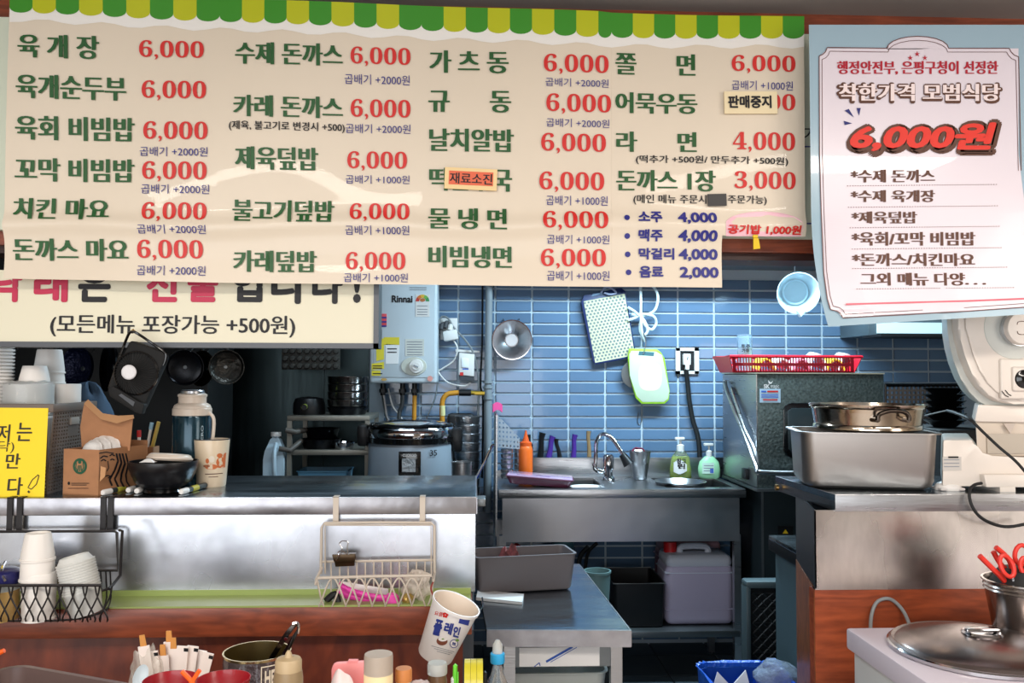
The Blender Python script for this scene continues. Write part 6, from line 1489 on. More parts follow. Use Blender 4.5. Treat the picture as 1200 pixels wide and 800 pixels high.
def loop_handle(cx, cy, rx, ry, y, label, rot):
    cc = W(cx, cy, y); s1 = S(cx, y)
    t = thing('red_scissors', label, 'scissors', cc, 'red handled tools in the pail')
    P = [cc+Vector((s1*(rx*math.cos(a)*math.cos(rot)-ry*math.sin(a)*math.sin(rot)), .004*math.sin(a), s1*(rx*math.cos(a)*math.sin(rot)+ry*math.sin(a)*math.cos(rot)))) for a in [2*PI*k/14 for k in range(14)]]
    part(t, 'grip', redh, B().tube(P, .0048, 8, closed=True))
    part(t, 'shank', steel, B().tube([P[11], P[11]+Vector((.01, 0, -.06)), P[11]+Vector((.012, 0, -.12))], .003, 6))
loop_handle(1180, 663, 7, 12, yb5-.03, 'red loop handled scissors nearest the pail\'s near rim', .3)
loop_handle(1197, 650, 8, 11, yb5+.0, 'red loop handled scissors at the middle of the pail', -.4)
loop_handle(1203, 664, 7, 10, yb5-.03, 'red loop handled scissors at the pail\'s outer side', .1)
solo('dark_tool_bundle', 'dark tangle of tool shanks in the ribbed steel pail', 'tools', darkp, B().lathe(c+Vector((0, 0, .01)), [(0, 0), (r*.66, 0), (r*.85, h-.02), (r*.6, h+.012), (0, h+.02)], 24))

# =================================================================== WIRE BASKETS
WPX, WPY = 300, 680
def strap(px, yb, y=YF-.016):
    """flat hook over the counter lip"""
    w = 3.2*S(px, y)
    x = W(px, 612, y).x; zt = ZC
    return B().b2((x-w, y-.003, W(px, yb, y).z), (x+w, y, zt+.002)).b2((x-w, y-.003, zt+.001), (x+w, y+.02, zt+.003))
bw1 = thing('black_wire_basket', 'black wire basket hooked on the counter lip, holding cups', 'basket', W(60, 726, 1.93))
for px in (11.5, 23, 121, 129.5): part(bw1, 'hook_strap', iron, strap(px, 623))
yA, yB_ = 1.965, 1.815
YQ = 1.893
xl_, xr_ = wx(-60, yA), 0
part(bw1, 'back_frame', iron, B().tube([W(-60, 623, yA), W(134, 622, yA), W(137, 624, yA), W(138, 668, yA), W(-60, 668, yA)], .0032, 6).tube([W(140, 621, 1.93), W(143.5, 622, 1.92), W(141, 674, 1.87), W(128, 690, yB_)], .0032, 6))
part(bw1, 'front_rim', iron, B().tube([W(-60, 686, yB_), W(118, 685.5, yB_), W(120, 692, yB_), W(128, 689, yB_)], .0032, 6))
b = B()
for k in range(-5, 9):
    x = 14+k*14.5-4
    if x > 112 or x < -60: continue
    b.tube([W(x, 686, yB_), W(x+3, 700, yB_), W(x+14, 722, yB_-.001), W(x+14, 728, yB_+.01)], .0018, 5, 3).tube([W(x+20, 686, yB_), W(x+17, 700, yB_), W(x+6, 722, yB_-.001), W(x+6, 728, yB_+.01)], .0018, 5, 3)
for x in (118, 124, 129): b.tube([W(x, 668, yA), W(x+1, 700, 1.91), W(x-4, 716, YQ)], .0018, 5, 3)
for x in range(-50, 130, 12): b.tube([W(x, 726, yB_+.04), W(x, 719, YQ), W(x, 705, YQ), W(x, 668, yA)], .0016, 5)
part(bw1, 'lattice', iron, b)
part(bw1, 'base_wire', iron, B().tube([W(-60, 727, yB_+.02), W(60, 727, yB_+.02), W(105, 722, yB_+.02), W(128, 712, yB_+.03)], .0022, 5, 3))
def cupstack(c, n, r0, r1, h, pitch, axis, labels, group, flute=0):
    ax = Vector(axis).normalized()
    q = Vector((0, 0, 1)).rotation_difference(ax).to_matrix().to_4x4()
    for k in range(n):
        b = inverted_cup(Vector((0, 0, 0)), r0, r1, h, flute)
        b.xf(Matrix.Translation(c+ax*pitch*k) @ q)
        solo('paper_cup', labels[k], 'cup', cupm, b, group)
yc5 = 1.856
c = Vector((wx(46, yc5), yc5, W(46, 725, yc5).z)); rr5 = 19.5*S(46, yc5)
t = thing('cup_tower', 'plain white nested cup sleeve under the fluted cup in the black basket', 'cups', c)
part(t, 'lower_cup', cupm, inverted_cup(c, rr5*.95, rr5*.92, W(46, 670, yc5).z-c.z, 0))
part(t, 'upper_cup', cupm, inverted_cup(Vector((c.x-.004, c.y, W(44, 668, yc5).z-.02)), rr5*.9, rr5*.96, .045, 0))
solo('paper_cup', 'upturned fluted white cup crowning the tower in the black basket', 'cup', cupm, inverted_cup(Vector((wx(43.5, yc5), yc5, W(43, 656, yc5).z-.0)), rr5*.72, rr5*.93, W(43, 624, yc5).z-W(43, 656, yc5).z, .05))
tilt = (-.25, 0, 1)
c = Vector((wx(103, yc5), yc5, W(101, 722, yc5).z+.006)); r6 = 21*S(100, yc5)
ax = Vector(tilt).normalized(); q6 = Vector((0, 0, 1)).rotation_difference(ax).to_matrix().to_4x4()
for k in range(12):
    L = .108; z = k*.0056
    b = B().lathe((0, 0, 0), [(r6*.80, z), (r6*.99, z+.046+.0), (r6*1.03, z+.048), (r6*1.03, z+.050), (r6*.97, z+.051)], 32)
    if k == 0: b.lathe((0, 0, 0), [(0, 0), (r6*.8, 0)], 32)
    b.xf(Matrix.Translation(c) @ q6)
    solo('plastic_tub', ['innermost', 'second', 'third', 'fourth', 'fifth', 'sixth', 'seventh', 'eighth', 'ninth', 'tenth', 'eleventh', 'outermost'][k]+' rim of the leaning translucent tub stack in the black basket', 'tub', mat('tub_translucent', (226, 226, 222), .3, trans=.2), b, 'leaning translucent tubs')
b = B().lathe((0, 0, .11), [(r6*1.0, -.002), (r6*.97, .0), (r6*.78, .012), (r6*.75, .014), (r6*.70, .010), (0, .008)], 32).xf(Matrix.Translation(c) @ q6)
solo('plastic_tub', 'turned-over tub closing the top of the leaning tub stack', 'tub', MC['tub_translucent'], b, 'leaning translucent tubs')
c = Vector((wx(-2, yc5), yc5, W(0, 725, yc5).z))
jr = thing('sauce_container', 'clear container of yellowish sauce with a navy lid, half out of the black basket', 'container', c)
rj = 24*S(0, yc5)
part(jr, 'body', mat('amber_liquid', (196, 160, 100), .25, trans=.3), B().cyl(c, rj*.96, W(0, 690, yc5).z-c.z, 32))
part(jr, 'upper_glass', frost, B().cyl(Vector((c.x, c.y, W(0, 690, yc5).z)), rj*.97, W(0, 680, yc5).z-W(0, 690, yc5).z, 32))
part(jr, 'lid', mat('navy_lid', (26, 26, 84), .3), B().lathe(Vector((c.x, c.y, W(0, 683, yc5).z)), [(0, 0), (rj, 0), (rj*1.03, .01), (rj*.98, .024), (rj*.8, .030), (0, .032)], 32))
part(jr, 'clasp', chrome, B().tube([W(6, 658, 1.88), W(3, 664, 1.85), W(2, 672, 1.83), W(6, 680, 1.82)], .003, 6, 3))
# ivory wire basket
yA, yB_ = 1.97, 1.895
bw2 = thing('ivory_wire_basket', 'ivory wire basket hooked on the counter lip with a binder clip', 'basket', W(440, 716, 1.93))
for px in (393.5, 495): part(bw2, 'hook_strap', wire_w, strap(px, 613))
part(bw2, 'back_frame', wire_w, B().tube([W(376, 672, yA), W(377, 618, yA), W(380, 613, yA), W(440, 612, yA), W(505, 612.5, yA), W(509, 616, yA), W(509, 672, yA)], .0034, 7).tube([W(381, 672, yA-.01), W(381, 615, yA-.008), W(505, 615, yA-.008), W(505.5, 672, yA-.01)], .002, 6))
part(bw2, 'middle_wire', wire_w, B().tube([W(377, 658, yA), W(509, 656, yA)], .003, 6))
part(bw2, 'front_rim', wire_w, B().tube([W(377, 665, yA-.01), W(371, 678, yB_+.01), W(370, 684, yB_), W(373, 677, yB_), W(440, 675, yB_), W(506, 674, yB_), W(508, 680, yB_), W(509, 672, yA)], .0034, 7))
b = B()
for k in range(8):
    x = 373+k*15.5
    b.tube([W(x, 712, yB_+.01), W(x+5, 700, yB_), W(x+11, 684, yB_), W(x+17, 677, yB_), W(x+23, 684, yB_), W(x+29, 700, yB_), W(x+33, 712, yB_+.01)] if k < 7 else [W(x, 712, yB_+.01), W(x+8, 690, yB_), W(x+14, 676, yB_)], .0020, 5, 3)
for x in range(388, 504, 10): b.tube([W(x, 657, yA), W(x, 700, yA-.005), W(x, 716, yB_+.03)], .0018, 5)
b.tube([W(372, 680, yB_), W(376, 700, yB_+.005), W(381, 714, yB_+.01)], .002, 5, 3).tube([W(508, 678, yB_), W(505, 700, yB_+.005), W(500, 712, yB_+.01)], .002, 5, 3)
for x in range(384, 502, 13): b.tube([W(x, 717, yB_+.01), W(x, 709, yA-.01)], .002, 5)
part(bw2, 'lattice', wire_w, b)
part(bw2, 'base_wire', wire_w, B().tube([W(380, 716, yB_+.01), W(440, 717, yB_+.01), W(500, 713, yB_+.01)], .0024, 5).tube([W(382, 709, yA-.01), W(500, 707, yA-.01)], .0022, 5))
bc = thing('binder_clip', 'brown binder clip gripping the ivory basket\'s middle wire', 'clip', W(402, 658, 1.96))
part(bc, 'body', mat('clip_bronze', (70, 54, 36), .3, .7), B().prism([W(389, 650, 1.945), W(391, 658, 1.945), W(416, 657, 1.945), W(416.5, 649, 1.945)], (0, .02, 0), .001).prism([W(390, 650, 1.952), W(393, 664, 1.957), W(415, 663, 1.957), W(416, 649, 1.952)], (0, .012, 0), .001))
part(bc, 'wire_arm', chrome, B().tube([W(399, 650, 1.944), W(401, 643, 1.943), W(398, 637, 1.943), W(400, 634, 1.943), W(404, 633.5, 1.943), W(408, 635, 1.943), W(407, 641, 1.943), W(408, 650, 1.944)], .0012, 6, 3).tube([W(394, 656, 1.942), W(397, 651, 1.94), W(396, 647, 1.94), W(401, 645, 1.94), W(405, 648, 1.94), W(409, 650, 1.941)], .0012, 6, 3))
pk = mat('fuchsia_plastic', (236, 70, 176), .35)
for k, (P, rad, lab) in enumerate((([(397, 684), (412, 692), (440, 699), (462, 700)], .006, 'uppermost fuchsia spoon handle in the ivory wire basket'), ([(396, 690), (415, 699), (440, 703), (458, 704)], .007, 'middle fuchsia handle in the ivory wire basket'), ([(402, 696), (425, 706), (450, 706)], .006, 'lowest fuchsia handle in the ivory wire basket'))):
    solo('pink_ladle', lab, 'spoon', pk, B().tube([W(a, b_, 1.925+.012*k) for a, b_ in P], rad, 8, 4), 'fuchsia spoons in the ivory basket')
solo('pink_ladle', 'rounded fuchsia spoon bowl in the ivory wire basket', 'spoon', pk, B().lathe(W(459, 703, 1.925), [(0, -.014), (.012, -.011), (.017, 0), (.012, .011), (0, .014)], 20, (.1, -1, .2)), 'fuchsia spoons in the ivory basket')
solo('white_paper_packet', 'white paper slip lying behind the fuchsia spoons', 'paper', paperw, B().prism([W(400, 681, 1.955), W(455, 690, 1.955), W(455, 697, 1.955), W(398, 690, 1.955)], (0, .003, 0)))
solo('black_hair_tie', 'black rubber bundle at the bottom of the ivory wire basket', 'bundle', darkp, B().tube([W(382, 704, 1.93), W(392, 696, 1.94), W(396, 708, 1.93), W(384, 711, 1.935), W(400, 712, 1.93), W(420, 713, 1.93), W(426, 711, 1.94)], .008, 8, 4))
def blob(c, rx, ry, rz, amp=.15, sub=3, seed=1):
    b = B(); bmesh.ops.create_icosphere(b.bm, subdivisions=sub, radius=1)
    for v in b.bm.verts:
        n = v.co.copy(); k = 1+amp*math.sin(n.x*7+seed)*math.sin(n.z*6+seed*2)+amp*.6*math.sin(n.y*11+n.x*9+seed)
        v.co = Vector(c)+Vector((n.x*rx*k, n.y*ry*k, n.z*rz*k))
    return b
solo('clear_snack_bag', 'crumpled clear bag at the inner end of the ivory wire basket', 'bag', mat('bag_clear', (226, 214, 202), .25, alpha=.55), blob(W(488, 685, 1.94), .030, .022, .032, .2, 4, 2))
solo('golden_wrapper', 'golden wrapped sweet in the ivory wire basket', 'wrapper', mat('gold_foil', (190, 160, 90), .3, .6), blob(W(478, 702, 1.925), .013, .012, .014, .1, 3, 4))

# yogurt tub
YY = 1.832
a0 = (W(489, 763, YY)+W(530, 773, YY))/2; a1 = (W(509, 693, YY)+W(562, 713, YY))/2
axy = (a1-a0).normalized(); Hy = (a1-a0).length; rb6 = (W(489, 763, YY)-W(530, 773, YY)).length/2; rt6 = (W(509, 693, YY)-W(562, 713, YY)).length/2
axis = (axy+Vector((0, -.15, 0))).normalized()
yg_ = thing('yogurt_tub', 'white yogurt tub with blue lettering hanging tilted from the ivory basket', 'tub', a0)
yw = mat('tub_white', (232, 228, 226), .35)
part(yg_, 'tub', yw, B().lathe(a0, [(0, 0), (rb6*.95, 0), (rb6, .004), (rt6*.97, Hy*.94), (rt6*1.02, Hy*.945), (rt6*1.03, Hy), (rt6*.98, Hy), (rt6*.93, Hy*.93), (rb6*.93, .006), (0, .006)], 48, axis))
part(yg_, 'inside', mat('inside_cream', (222, 206, 190), .5), B().lathe(a0, [(rt6*.965, Hy*.985), (rt6*.92, Hy*.93), (rb6*.92, .008), (0, .008)], 48, axis))
qy = Vector((0, 0, 1)).rotation_difference(axis)
ang0 = None
def ysurf(px, py, l):   # hit the cone under a pixel
    d = ray(px, py); best = None; qi = qy.inverted()
    o = qi @ (CAM-a0); dd = qi @ d
    k = (rt6*.97-rb6)/(Hy*.94); r0 = rb6+l
    # (ox+t dx)^2+(oy+t dy)^2 = (r0+k(oz+t dz))^2
    A = dd.x**2+dd.y**2-(k*dd.z)**2; Bq = 2*(o.x*dd.x+o.y*dd.y-k*dd.z*(r0+k*o.z)); C = o.x**2+o.y**2-(r0+k*o.z)**2
    D = max(0, Bq*Bq-4*A*C); t = (-Bq-math.sqrt(D))/(2*A)
    return CAM+d*t
def rotb(cx, cy, w, h, ang):   # box rotated on the picture of the tub
    ca, sa = math.cos(R(ang)), math.sin(R(ang))
    def f(u, v):
        a = (u-.5)*w; b_ = (.5-v)*h
        return ysurf(cx+a*ca-b_*sa, cy+a*sa+b_*ca, .0009)
    return f
pn = mat('print_royal', (44, 60, 140), .5)
for s, cx_, cy_, w_, h_ in (('플', 513, 735, 10, 19), ('레', 525.5, 736, 10, 14), ('인', 535, 740, 8, 13)):
    text(yg_, 'brand_lettering', pn, s, None, fn=rotb(cx_, cy_, w_, h_, 15), style='bold')
text(yg_, 'red_lettering', redp, '요플', None, fn=rotb(514, 719, 10, 5, 14), style='reg')
text(yg_, 'red_lettering', redp, '✿', None, fn=rotb(522, 720, 7, 7, 14), style='bold')
def rrect(cx_, cy_, w_, h_, ang, m, nm, l=.0009, n=4):
    f = rotb(cx_, cy_, w_, h_, ang)
    for i in range(n): shape(yg_, nm, m, [f(i/n, 0), f((i+1)/n, 0), f((i+1)/n, 1), f(i/n, 1)])
rrect(544, 728, 12, 7, 15, pn, 'navy_badge')
def ell(cx_, cy_, rx, ry, m, nm, l):
    shape(yg_, nm, m, [ysurf(cx_+rx*math.cos(a), cy_+ry*math.sin(a), l) for a in [2*PI*k/20 for k in range(20)]])
ell(518, 751, 6.5, 5, mat('print_bowl_brown', (120, 70, 54), .5), 'bowl_picture', .0009); ell(519, 748.5, 5.5, 2.8, yw, 'bowl_milk', .0013); ell(519, 748.5, 1.5, .8, mat('leaf', (110, 150, 70), .5), 'leaf_picture', .0017)
ell(532, 754, 5, 5, pn, 'round_badge', .0009); ell(532, 754, 4.2, 4.2, yw, 'badge_field', .0013); text(yg_, 'badge_lettering', pn, '無', None, fn=rotb(532, 754, 5, 4.4, 15), style='bold')
ell(536, 750, 2, 1.6, MC['leaf'], 'leaf_picture', .0018)
for k in range(3): rrect(519+k*.4, 760+k*2.4, 28-6*k, .6, 15, MC['print_grey'], 'fine_print', .0009, 5)
part(yg_, 'tie', mat('tie_red', (150, 60, 50), .6), B().tube([W(508, 681, 1.90), W(505, 689, 1.87), W(508, 698, 1.84), W(511, 704, 1.825)], .002, 6, 3))
part(yg_, 'hanging_wire', chrome, B().tube([W(562, 714, 1.88), W(566, 710, 1.92), W(565, 700, 1.98)], .0018, 6, 3))

# =================================================================== NEAR TABLE AND WHAT STANDS ON IT
ZN = .72
WPX, WPY = 350, 785
nt = thing('dining_side_table', 'plain table against the counter, below the picture, carrying condiments', 'table', (-.35, 1.4, 0))
part(nt, 'top', mat('table_laminate', (150, 120, 90), .4), B().b2((-1.3, 1.05, ZN-.03), (.12, YR+.02-.0, ZN), .004))
for x in (-1.25, .07):
    for y in (1.1, 1.85): part(nt, 'leg', steel_d, B().b2((x-.018, y-.018, 0), (x+.018, y+.018, ZN-.03)))
def lz(py, y): return W(400, py, y).z
# clear brown tray, left
ytr = 1.45
solo('translucent_brown_bin', 'translucent brown plastic bin at the table\'s outer corner', 'bin', mat('smoke_plastic', (112, 92, 88), .35, trans=.2), B().shell((0, 0, 0), (.30, .22), (.26, .18), W(20, 781, 1.55).z-ZN, .03, .003, .006).xf(Matrix.Translation(Vector((W(18, 780, 1.55).x, 1.55, ZN+.001))) @ Matrix.Rotation(R(-24), 4, 'Z') @ Matrix.Translation(Vector((.15, -.11, 0)))))
solo('orange_tongs_tip', 'small orange plastic tip at the outer edge over the brown bin', 'tongs', mat('bright_orange', (240, 96, 30), .4), B().tube([W(-34, 812, 1.45), W(-26, 780, 1.5), W(-5, 767, 1.5), W(5, 762, 1.5)], .004, 8))
sup = wx(-20, 1.5)
# sachet bundle in a clear cup
ysb = 1.60; c = Vector((wx(207, ysb), ysb, ZN+.001))
cp = solo('clear_sachet_cup', 'clear cup holding wrapped wooden stirrers and sachets', 'cup', glass, B().lathe(c, [(0, 0), (.045, 0), (.062, .14), (.060, .14), (.043, .004), (0, .004)], 28))
shm = mat('sachet_white', (236, 222, 214), .5); tip = mat('sachet_tip', (206, 140, 70), .5)
sl = [(168, 757, 168, 40, -6), (178, 763, 180, 38, -2), (191, 768, 186, 36, 4), (203, 760, 199, 34, 8), (214, 757, 206, 36, 12), (226, 757, 214, 40, 14), (236, 762, 220, 36, 17), (198, 752, 196, 30, 3), (244, 765, 226, 40, 20)]
for k, (px, py, bx0, ln, ang) in enumerate(sl):
    y = ysb-.03+.008*(k % 4)
    p0 = W(px, py, y); p1 = Vector((c.x+(wx(bx0, y)-c.x)*.3, y+.01, ZN+.02)); d = (p0-p1).normalized(); s1 = Vector((d.z, 0, -d.x)).normalized()*.009
    lab = 'slim white sachet with a black tear mark among the stirrers'
    t = thing('paper_sachet', ['outermost pale sachet nearest the brown bin', 'second sachet from the brown bin side', 'third sachet, just behind the orange-tipped pair', 'central tall sachet of the bunch', 'upright sachet just past the bunch\'s centre', 'broad bright sachet with a dark tear notch', 'sachet second nearest the steel tin', 'sachet hidden at the back of the bunch', 'sachet leaning closest to the steel tin'][k], 'sachet', p1, 'sachets in the clear cup')
    part(t, 'wrapper', shm, B().prism([p1-s1, p1+s1, p0+s1*1.1, p0-s1*1.1], (0, .003, 0)))
    if k in (0, 2, 3, 7): part(t, 'wooden_tip', tip, B().prism([p0-s1*.6, p0+s1*.6, p0+s1*.5+d*.02, p0-s1*.5+d*.02], (0, .002, 0)))
    else: part(t, 'tear_mark', blackp, B().prism([p0+s1*.3-d*.003, p0+s1*1.15-d*.003, p0+s1*1.15-d*.009, p0+s1*.3-d*.009], (0, -.0006, 0)))
solo('clear_wrapper', 'crinkled clear wrapper beside the stirrers', 'wrapper', mat('crinkle', (236, 232, 222), .15, alpha=.28), blob(W(172, 790, 1.58), .026, .026, .045, .2, 4, 3))
solo('clear_plastic_spoon', 'clear spoon bowl beside the crinkled wrapper', 'spoon', mat('spoon_clear', (214, 226, 232), .15, trans=.4, ior=1.3), B().lathe(W(165, 792, 1.42), [(0, 0), (.008, .001), (.0105, .004), (.011, .005), (.008, .003), (0, .002)], 22, (.3, -1, .2), sy=1.7))
# red bowls stacks
rbm = mat('red_bowl', (150, 22, 34), .3, coat=.3)
for i, (px, lab) in enumerate(((200, 'in front of the sachets'), (262, 'in front of the steel tin'))):
    y = 1.33; c0_ = wx(px, y); r = (31 if i == 0 else 31)*S(px, y); zt_r = lz(793, y-.0)
    for k in range(7):
        z = zt_r-.045-(6-k)*.034
        if z < ZN: z = ZN+.001+k*.0001
        solo('red_bowl', ['bottom', 'second', 'third', 'fourth', 'fifth', 'sixth', 'top'][k]+' red bowl of the stack '+lab, 'bowl', rbm, B().lathe((c0_, y, z), [(0, 0), (r*.5, 0), (r*.9, .028), (r, .045), (r*.96, .045), (r*.86, .03), (r*.46, .006), (0, .006)], 40), 'stacked red bowls')
solo('orange_tongs', 'thin orange plastic prongs standing between the red bowls', 'tongs', MC['bright_orange'], B().tube([W(213, 786, 1.30), W(224, 797, 1.30), W(226, 812, 1.30)], .0035, 6).tube([W(234, 785, 1.30), W(226, 797, 1.30), W(226, 812, 1.30)], .0035, 6))
# large tin with tongs
ytn = 1.60; c = Vector((wx(301, ytn), ytn, ZN+.001)); r = 38.5*S(301, ytn); ht = lz(762, ytn)-ZN
tn = thing('food_tin', 'large open tin wrapped in dark film with steel tongs inside', 'tin', c)
part(tn, 'can', mat('tin_film', (82, 72, 74), .22, .5, bump=.9, bscale=30, coat=.4), B().lathe(c, [(0, 0), (r, 0), (r, ht-.006), (r*.985, ht-.004), (r*.985, .01), (0, .01)], 56))
part(tn, 'rim', mat('tin_gold', (196, 178, 132), .25, 1), B().lathe(c, [(r*.97, ht-.006), (r*1.01, ht-.004), (r*1.01, ht), (r*.96, ht), (r*.95, ht-.02), (r*.93, .02)], 56))
def tinf(a_mid, a_w, zc, h):
    return lambda u, v, c=c, r=r, a_mid=a_mid, a_w=a_w, zc=zc, h=h: Vector((c.x+(r+.0012)*math.sin(a_mid+a_w*(u-.5)), c.y-(r+.0012)*math.cos(a_mid+a_w*(u-.5)), zc+(v-.5)*h))
ivp = mat('print_ivory', (230, 220, 200), .5)
text(tn, 'lettering', ivp, 'HEINZ', None, fn=tinf(.84, .75, ZN+ht-.030, .026), style='bold')
for f in (tinf(.84, .95, ZN+ht-.010, .002), tinf(-.5, 1.75, ZN+ht-.050, .002), tinf(.84, .95, ZN+ht-.050, .002)):
    for i in range(12): shape(tn, 'printed_border', ivp, [f(i/12, 0), f((i+1)/12, 0), f((i+1)/12, 1), f(i/12, 1)])
f = tinf(.37, .03, ZN+ht-.030, .042); shape(tn, 'printed_border', ivp, [f(0, 0), f(1, 0), f(1, 1), f(0, 1)])
tg = thing('steel_tongs', 'dark steel tongs standing in the large tin', 'tongs', W(335, 755, 1.6))
dk = mat('dark_steel_tongs', (70, 64, 60), .25, 1)
part(tg, 'arm', dk, B().prism([W(312, 775, 1.58), W(319, 775, 1.58), W(339, 744, 1.58), W(349, 731, 1.58), W(344, 729, 1.58), (W(333, 742, 1.58))], (0, .004, 0), .001))
part(tg, 'arm', blackg, B().prism([W(325, 775, 1.57), W(333, 775, 1.57), W(348, 744, 1.57), W(349, 736, 1.57), W(343, 744, 1.57)], (0, .004, 0), .001))
part(tg, 'spring_joint', chrome, B().tube([W(343, 731, 1.575), W(348, 730, 1.575), W(350, 735, 1.575), W(349, 742, 1.575)], .003, 6, 3))
part(tg, 'rivet', chrome, B().cyl(W(335, 748, 1.575), .003, .003, 10, (0, -1, 0)))
# squeeze bottle
def zt(py, y, px=400): return W(px, py, y).z
y = 1.36; c = Vector((wx(338, y), y, ZN+.001)); r = 17*S(338, y)
sqz = thing('sauce_squeeze_bottle', 'cloudy brown squeeze bottle with a pointed nozzle', 'bottle', c)
cb4 = mat('cloudy_brown', (150, 128, 96), .4, trans=.15); h1 = zt(785, y)-ZN; h2 = zt(774, y)-ZN; h3 = zt(762, y)-ZN
part(sqz, 'body', cb4, B().lathe(c, [(0, 0), (r*.95, 0), (r, .01), (r, h1-.012), (r*.93, h1), (0, h1)], 32))
part(sqz, 'cap', mat('cap_beige', (176, 154, 120), .45), B().lathe(c, [(r*.9, h1), (r*.9, h2), (r*.8, h2+.004), (r*.3, h2+.006), (r*.2, h2+.012), (r*.1, h3), (0, h3)], 30))
# pink box + tissues
y = 1.52; 
pkb = thing('pink_box', 'pink hinged plastic box behind the tissues', 'box', (wx(410, y), y, ZN))
pkm2 = mat('salmon_pink', (240, 150, 150), .4)
part(pkb, 'lid', pkm2, B().prism([W(a, b_, y) for a, b_ in ((388, 806), (388, 785), (390, 779), (394, 777), (432, 775), (436, 779), (436, 806))], (0, .012, 0), .003))
part(pkb, 'latch', pkm2, B().prism([W(a, b_, y) for a, b_ in ((407, 777), (408, 774), (419, 774), (420, 777))], (0, .01, 0)))
part(pkb, 'body', pkm2, B().b2((wx(388, y), y-.05, ZN), (wx(436, y), y+.03, zt(806, y)), .006))
def tis(u, v):
    return W(378+52*u, 800-14*math.sin(PI*u)**.8*v+4*(1-v)+2*math.sin(u*11), 1.46+.03*math.sin(u*7)+.02*v)
y4 = 1.46
solo('tissue_sheet', 'crumpled white tissue in front of the pink box', 'tissue', mat('tissue', (226, 206, 204), .8), B().grid(lambda u, v: Vector((wx(378, y4)+(wx(430, y4)-wx(378, y4))*u, y4-.03+.06*v, ZN+(zt(784, y4)-ZN)*(.35+.65*math.sin(PI*min(1, .2+.7*u))*(.6+.4*math.sin(v*PI)))+.004*math.sin(u*17+v*5))), 20, 8, .002))
# salt cylinder
y = 1.47; c = Vector((wx(443.5, y), y, ZN+.001)); r = 16.8*S(443, y); hs_ = zt(767, y)-ZN; hf_ = zt(789, y)-ZN
sc = thing('tall_shaker', 'tall frosted cylinder part filled with cream powder', 'container', c)
part(sc, 'cylinder', mat('frost_grey', (190, 176, 162), .4, trans=.25, ior=1.3), B().lathe(c, [(0, 0), (r*.97, 0), (r, .006), (r, hs_-.005), (r*.96, hs_), (0, hs_)], 36))
part(sc, 'powder', mat('cream_powder', (236, 214, 168), .8), B().lathe(c, [(0, 0), (r*1.003, .007), (r*1.003, hf_-.002), (r*1.0, hf_), (0, hf_)], 36, (0, 0, 1)), 'cream powder')
# caps and jars
def jar(px, pyt, pyc, rpx, y, label, body, cap, name, cat='jar'):
    c = Vector((wx(px, y), y, ZN+.001)); r = rpx*S(px, y); h = zt(pyt, y)-ZN; hc = zt(pyc, y)-ZN
    t = thing(name, label, cat, c)
    part(t, 'jar', body, B().lathe(c, [(0, 0), (r*.95, 0), (r, .006), (r, hc-.012), (r*.88, hc-.002), (r*.88, hc), (0, hc)], 32))
    part(t, 'cap', cap, B().lathe(c, [(r*.98, hc), (r*1.0, hc+.002), (r*1.0, h-.004), (r*.93, h), (0, h)], 36))
    return t
jar(473, 784, 799, 9.8, 1.50, 'jar with a tan orange screw cap beside the tall cylinder', frost, mat('tan_orange', (196, 124, 66), .5), 'spice_jar')
jar(512.5, 778, 791, 11.5, 1.55, 'clear jar with a frosted grey cap under the yogurt tub', mat('jar_brown_content', (120, 90, 64), .3, trans=.3), frost, 'spice_jar')
solo('clear_film_scrap', 'clear crumpled film with red print between the two jars', 'film', mat('film_scrap', (210, 190, 186), .25, trans=.4), blob(W(492, 808, 1.5), .022, .015, .016, .15, 3, 5))
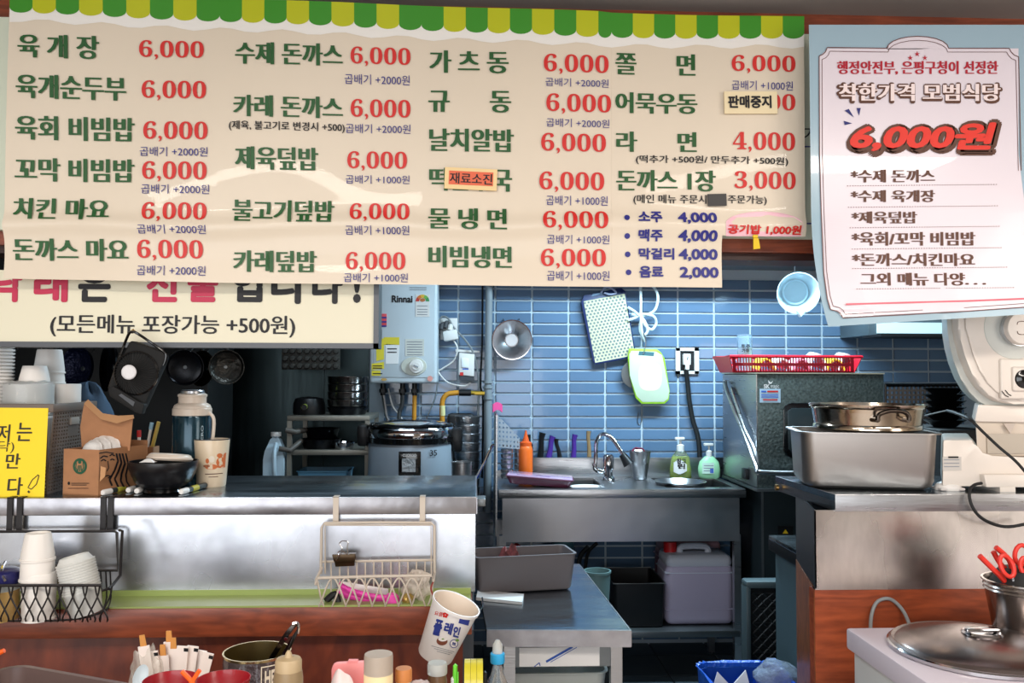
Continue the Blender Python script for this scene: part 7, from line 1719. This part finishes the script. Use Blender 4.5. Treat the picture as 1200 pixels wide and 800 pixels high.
for px, m, lab, py in ((533.5, mat('pen_green', (110, 210, 60), .35), 'bright green pen standing beside the tape rolls', 779), (531, whitep, 'white pen next to the bright green one', 794), (568, blackp, 'black pen behind the yellow tape rolls', 788)):
    y = 1.56; c = Vector((wx(px, y), y, ZN+.001)); h = zt(py, y)-ZN
    t = thing('ballpoint_pen', lab, 'pen', c)
    part(t, 'barrel', m, B().lathe(c, [(0, 0), (.0045, 0), (.0045, h-.02), (.004, h-.004), (0, h)], 12)); part(t, 'clip', m, B().box(c+Vector((.005, -.002, h-.03)), (.002, .003, .03)))
y = 1.50
for k in range(3):
    c = Vector((wx(544+k*7.5, y), y+.05, zt(787, y)-.034))
    solo('yellow_tape_roll', ['yellow tape roll nearest the bright green pen', 'middle yellow tape roll', 'yellow tape roll nearest the blue-capped bottle'][k], 'tape', mat('tape_yellow', (196, 184, 50), .3, coat=.4), B().lathe(c, [(.02, 0), (.036, 0), (.036, .0105), (.02, .0105), (.02, 0)], 32, (1, 0, 0)), 'yellow tape rolls')
solo('tape_stand', 'low dark tray carrying the yellow tape rolls', 'tray', darkp, B().b2((wx(540, y)-.004, y+.0, ZN+.001), (wx(563, y)+.002, y+.1, zt(787, y)-.071)))
# PET bottle
y = 1.62; c = Vector((wx(583, y), y, ZN+.001)); s1 = S(583, y); h = zt(757, y)-ZN
pe = thing('water_bottle', 'clear bottle with a blue ring below its neck', 'bottle', c)
zk = lambda py: zt(py, y)-ZN
part(pe, 'body', mat('pet_clear', (225, 232, 236), .06, trans=.85, ior=1.25), B().lathe(c, [(0, 0), (.020, 0), (.022, .01), (.022, zk(806)), (.012, zk(792)), (.008, zk(781)), (.008, zk(779)), (0, zk(779))], 30))
part(pe, 'blue_ring', mat('ring_blue', (50, 160, 214), .35), B().lathe(c, [(.0125, zk(779)), (.0135, zk(778)), (.0135, zk(768)), (.012, zk(767)), (0, zk(767))], 26), 'blue screw cap')
part(pe, 'nozzle', mat('nozzle_clear', (220, 220, 216), .15, trans=.5, ior=1.3), B().lathe(c, [(.010, zk(767)), (.009, zk(757)), (.004, zk(752)), (0, zk(752))], 20))
nt2 = None

flush()
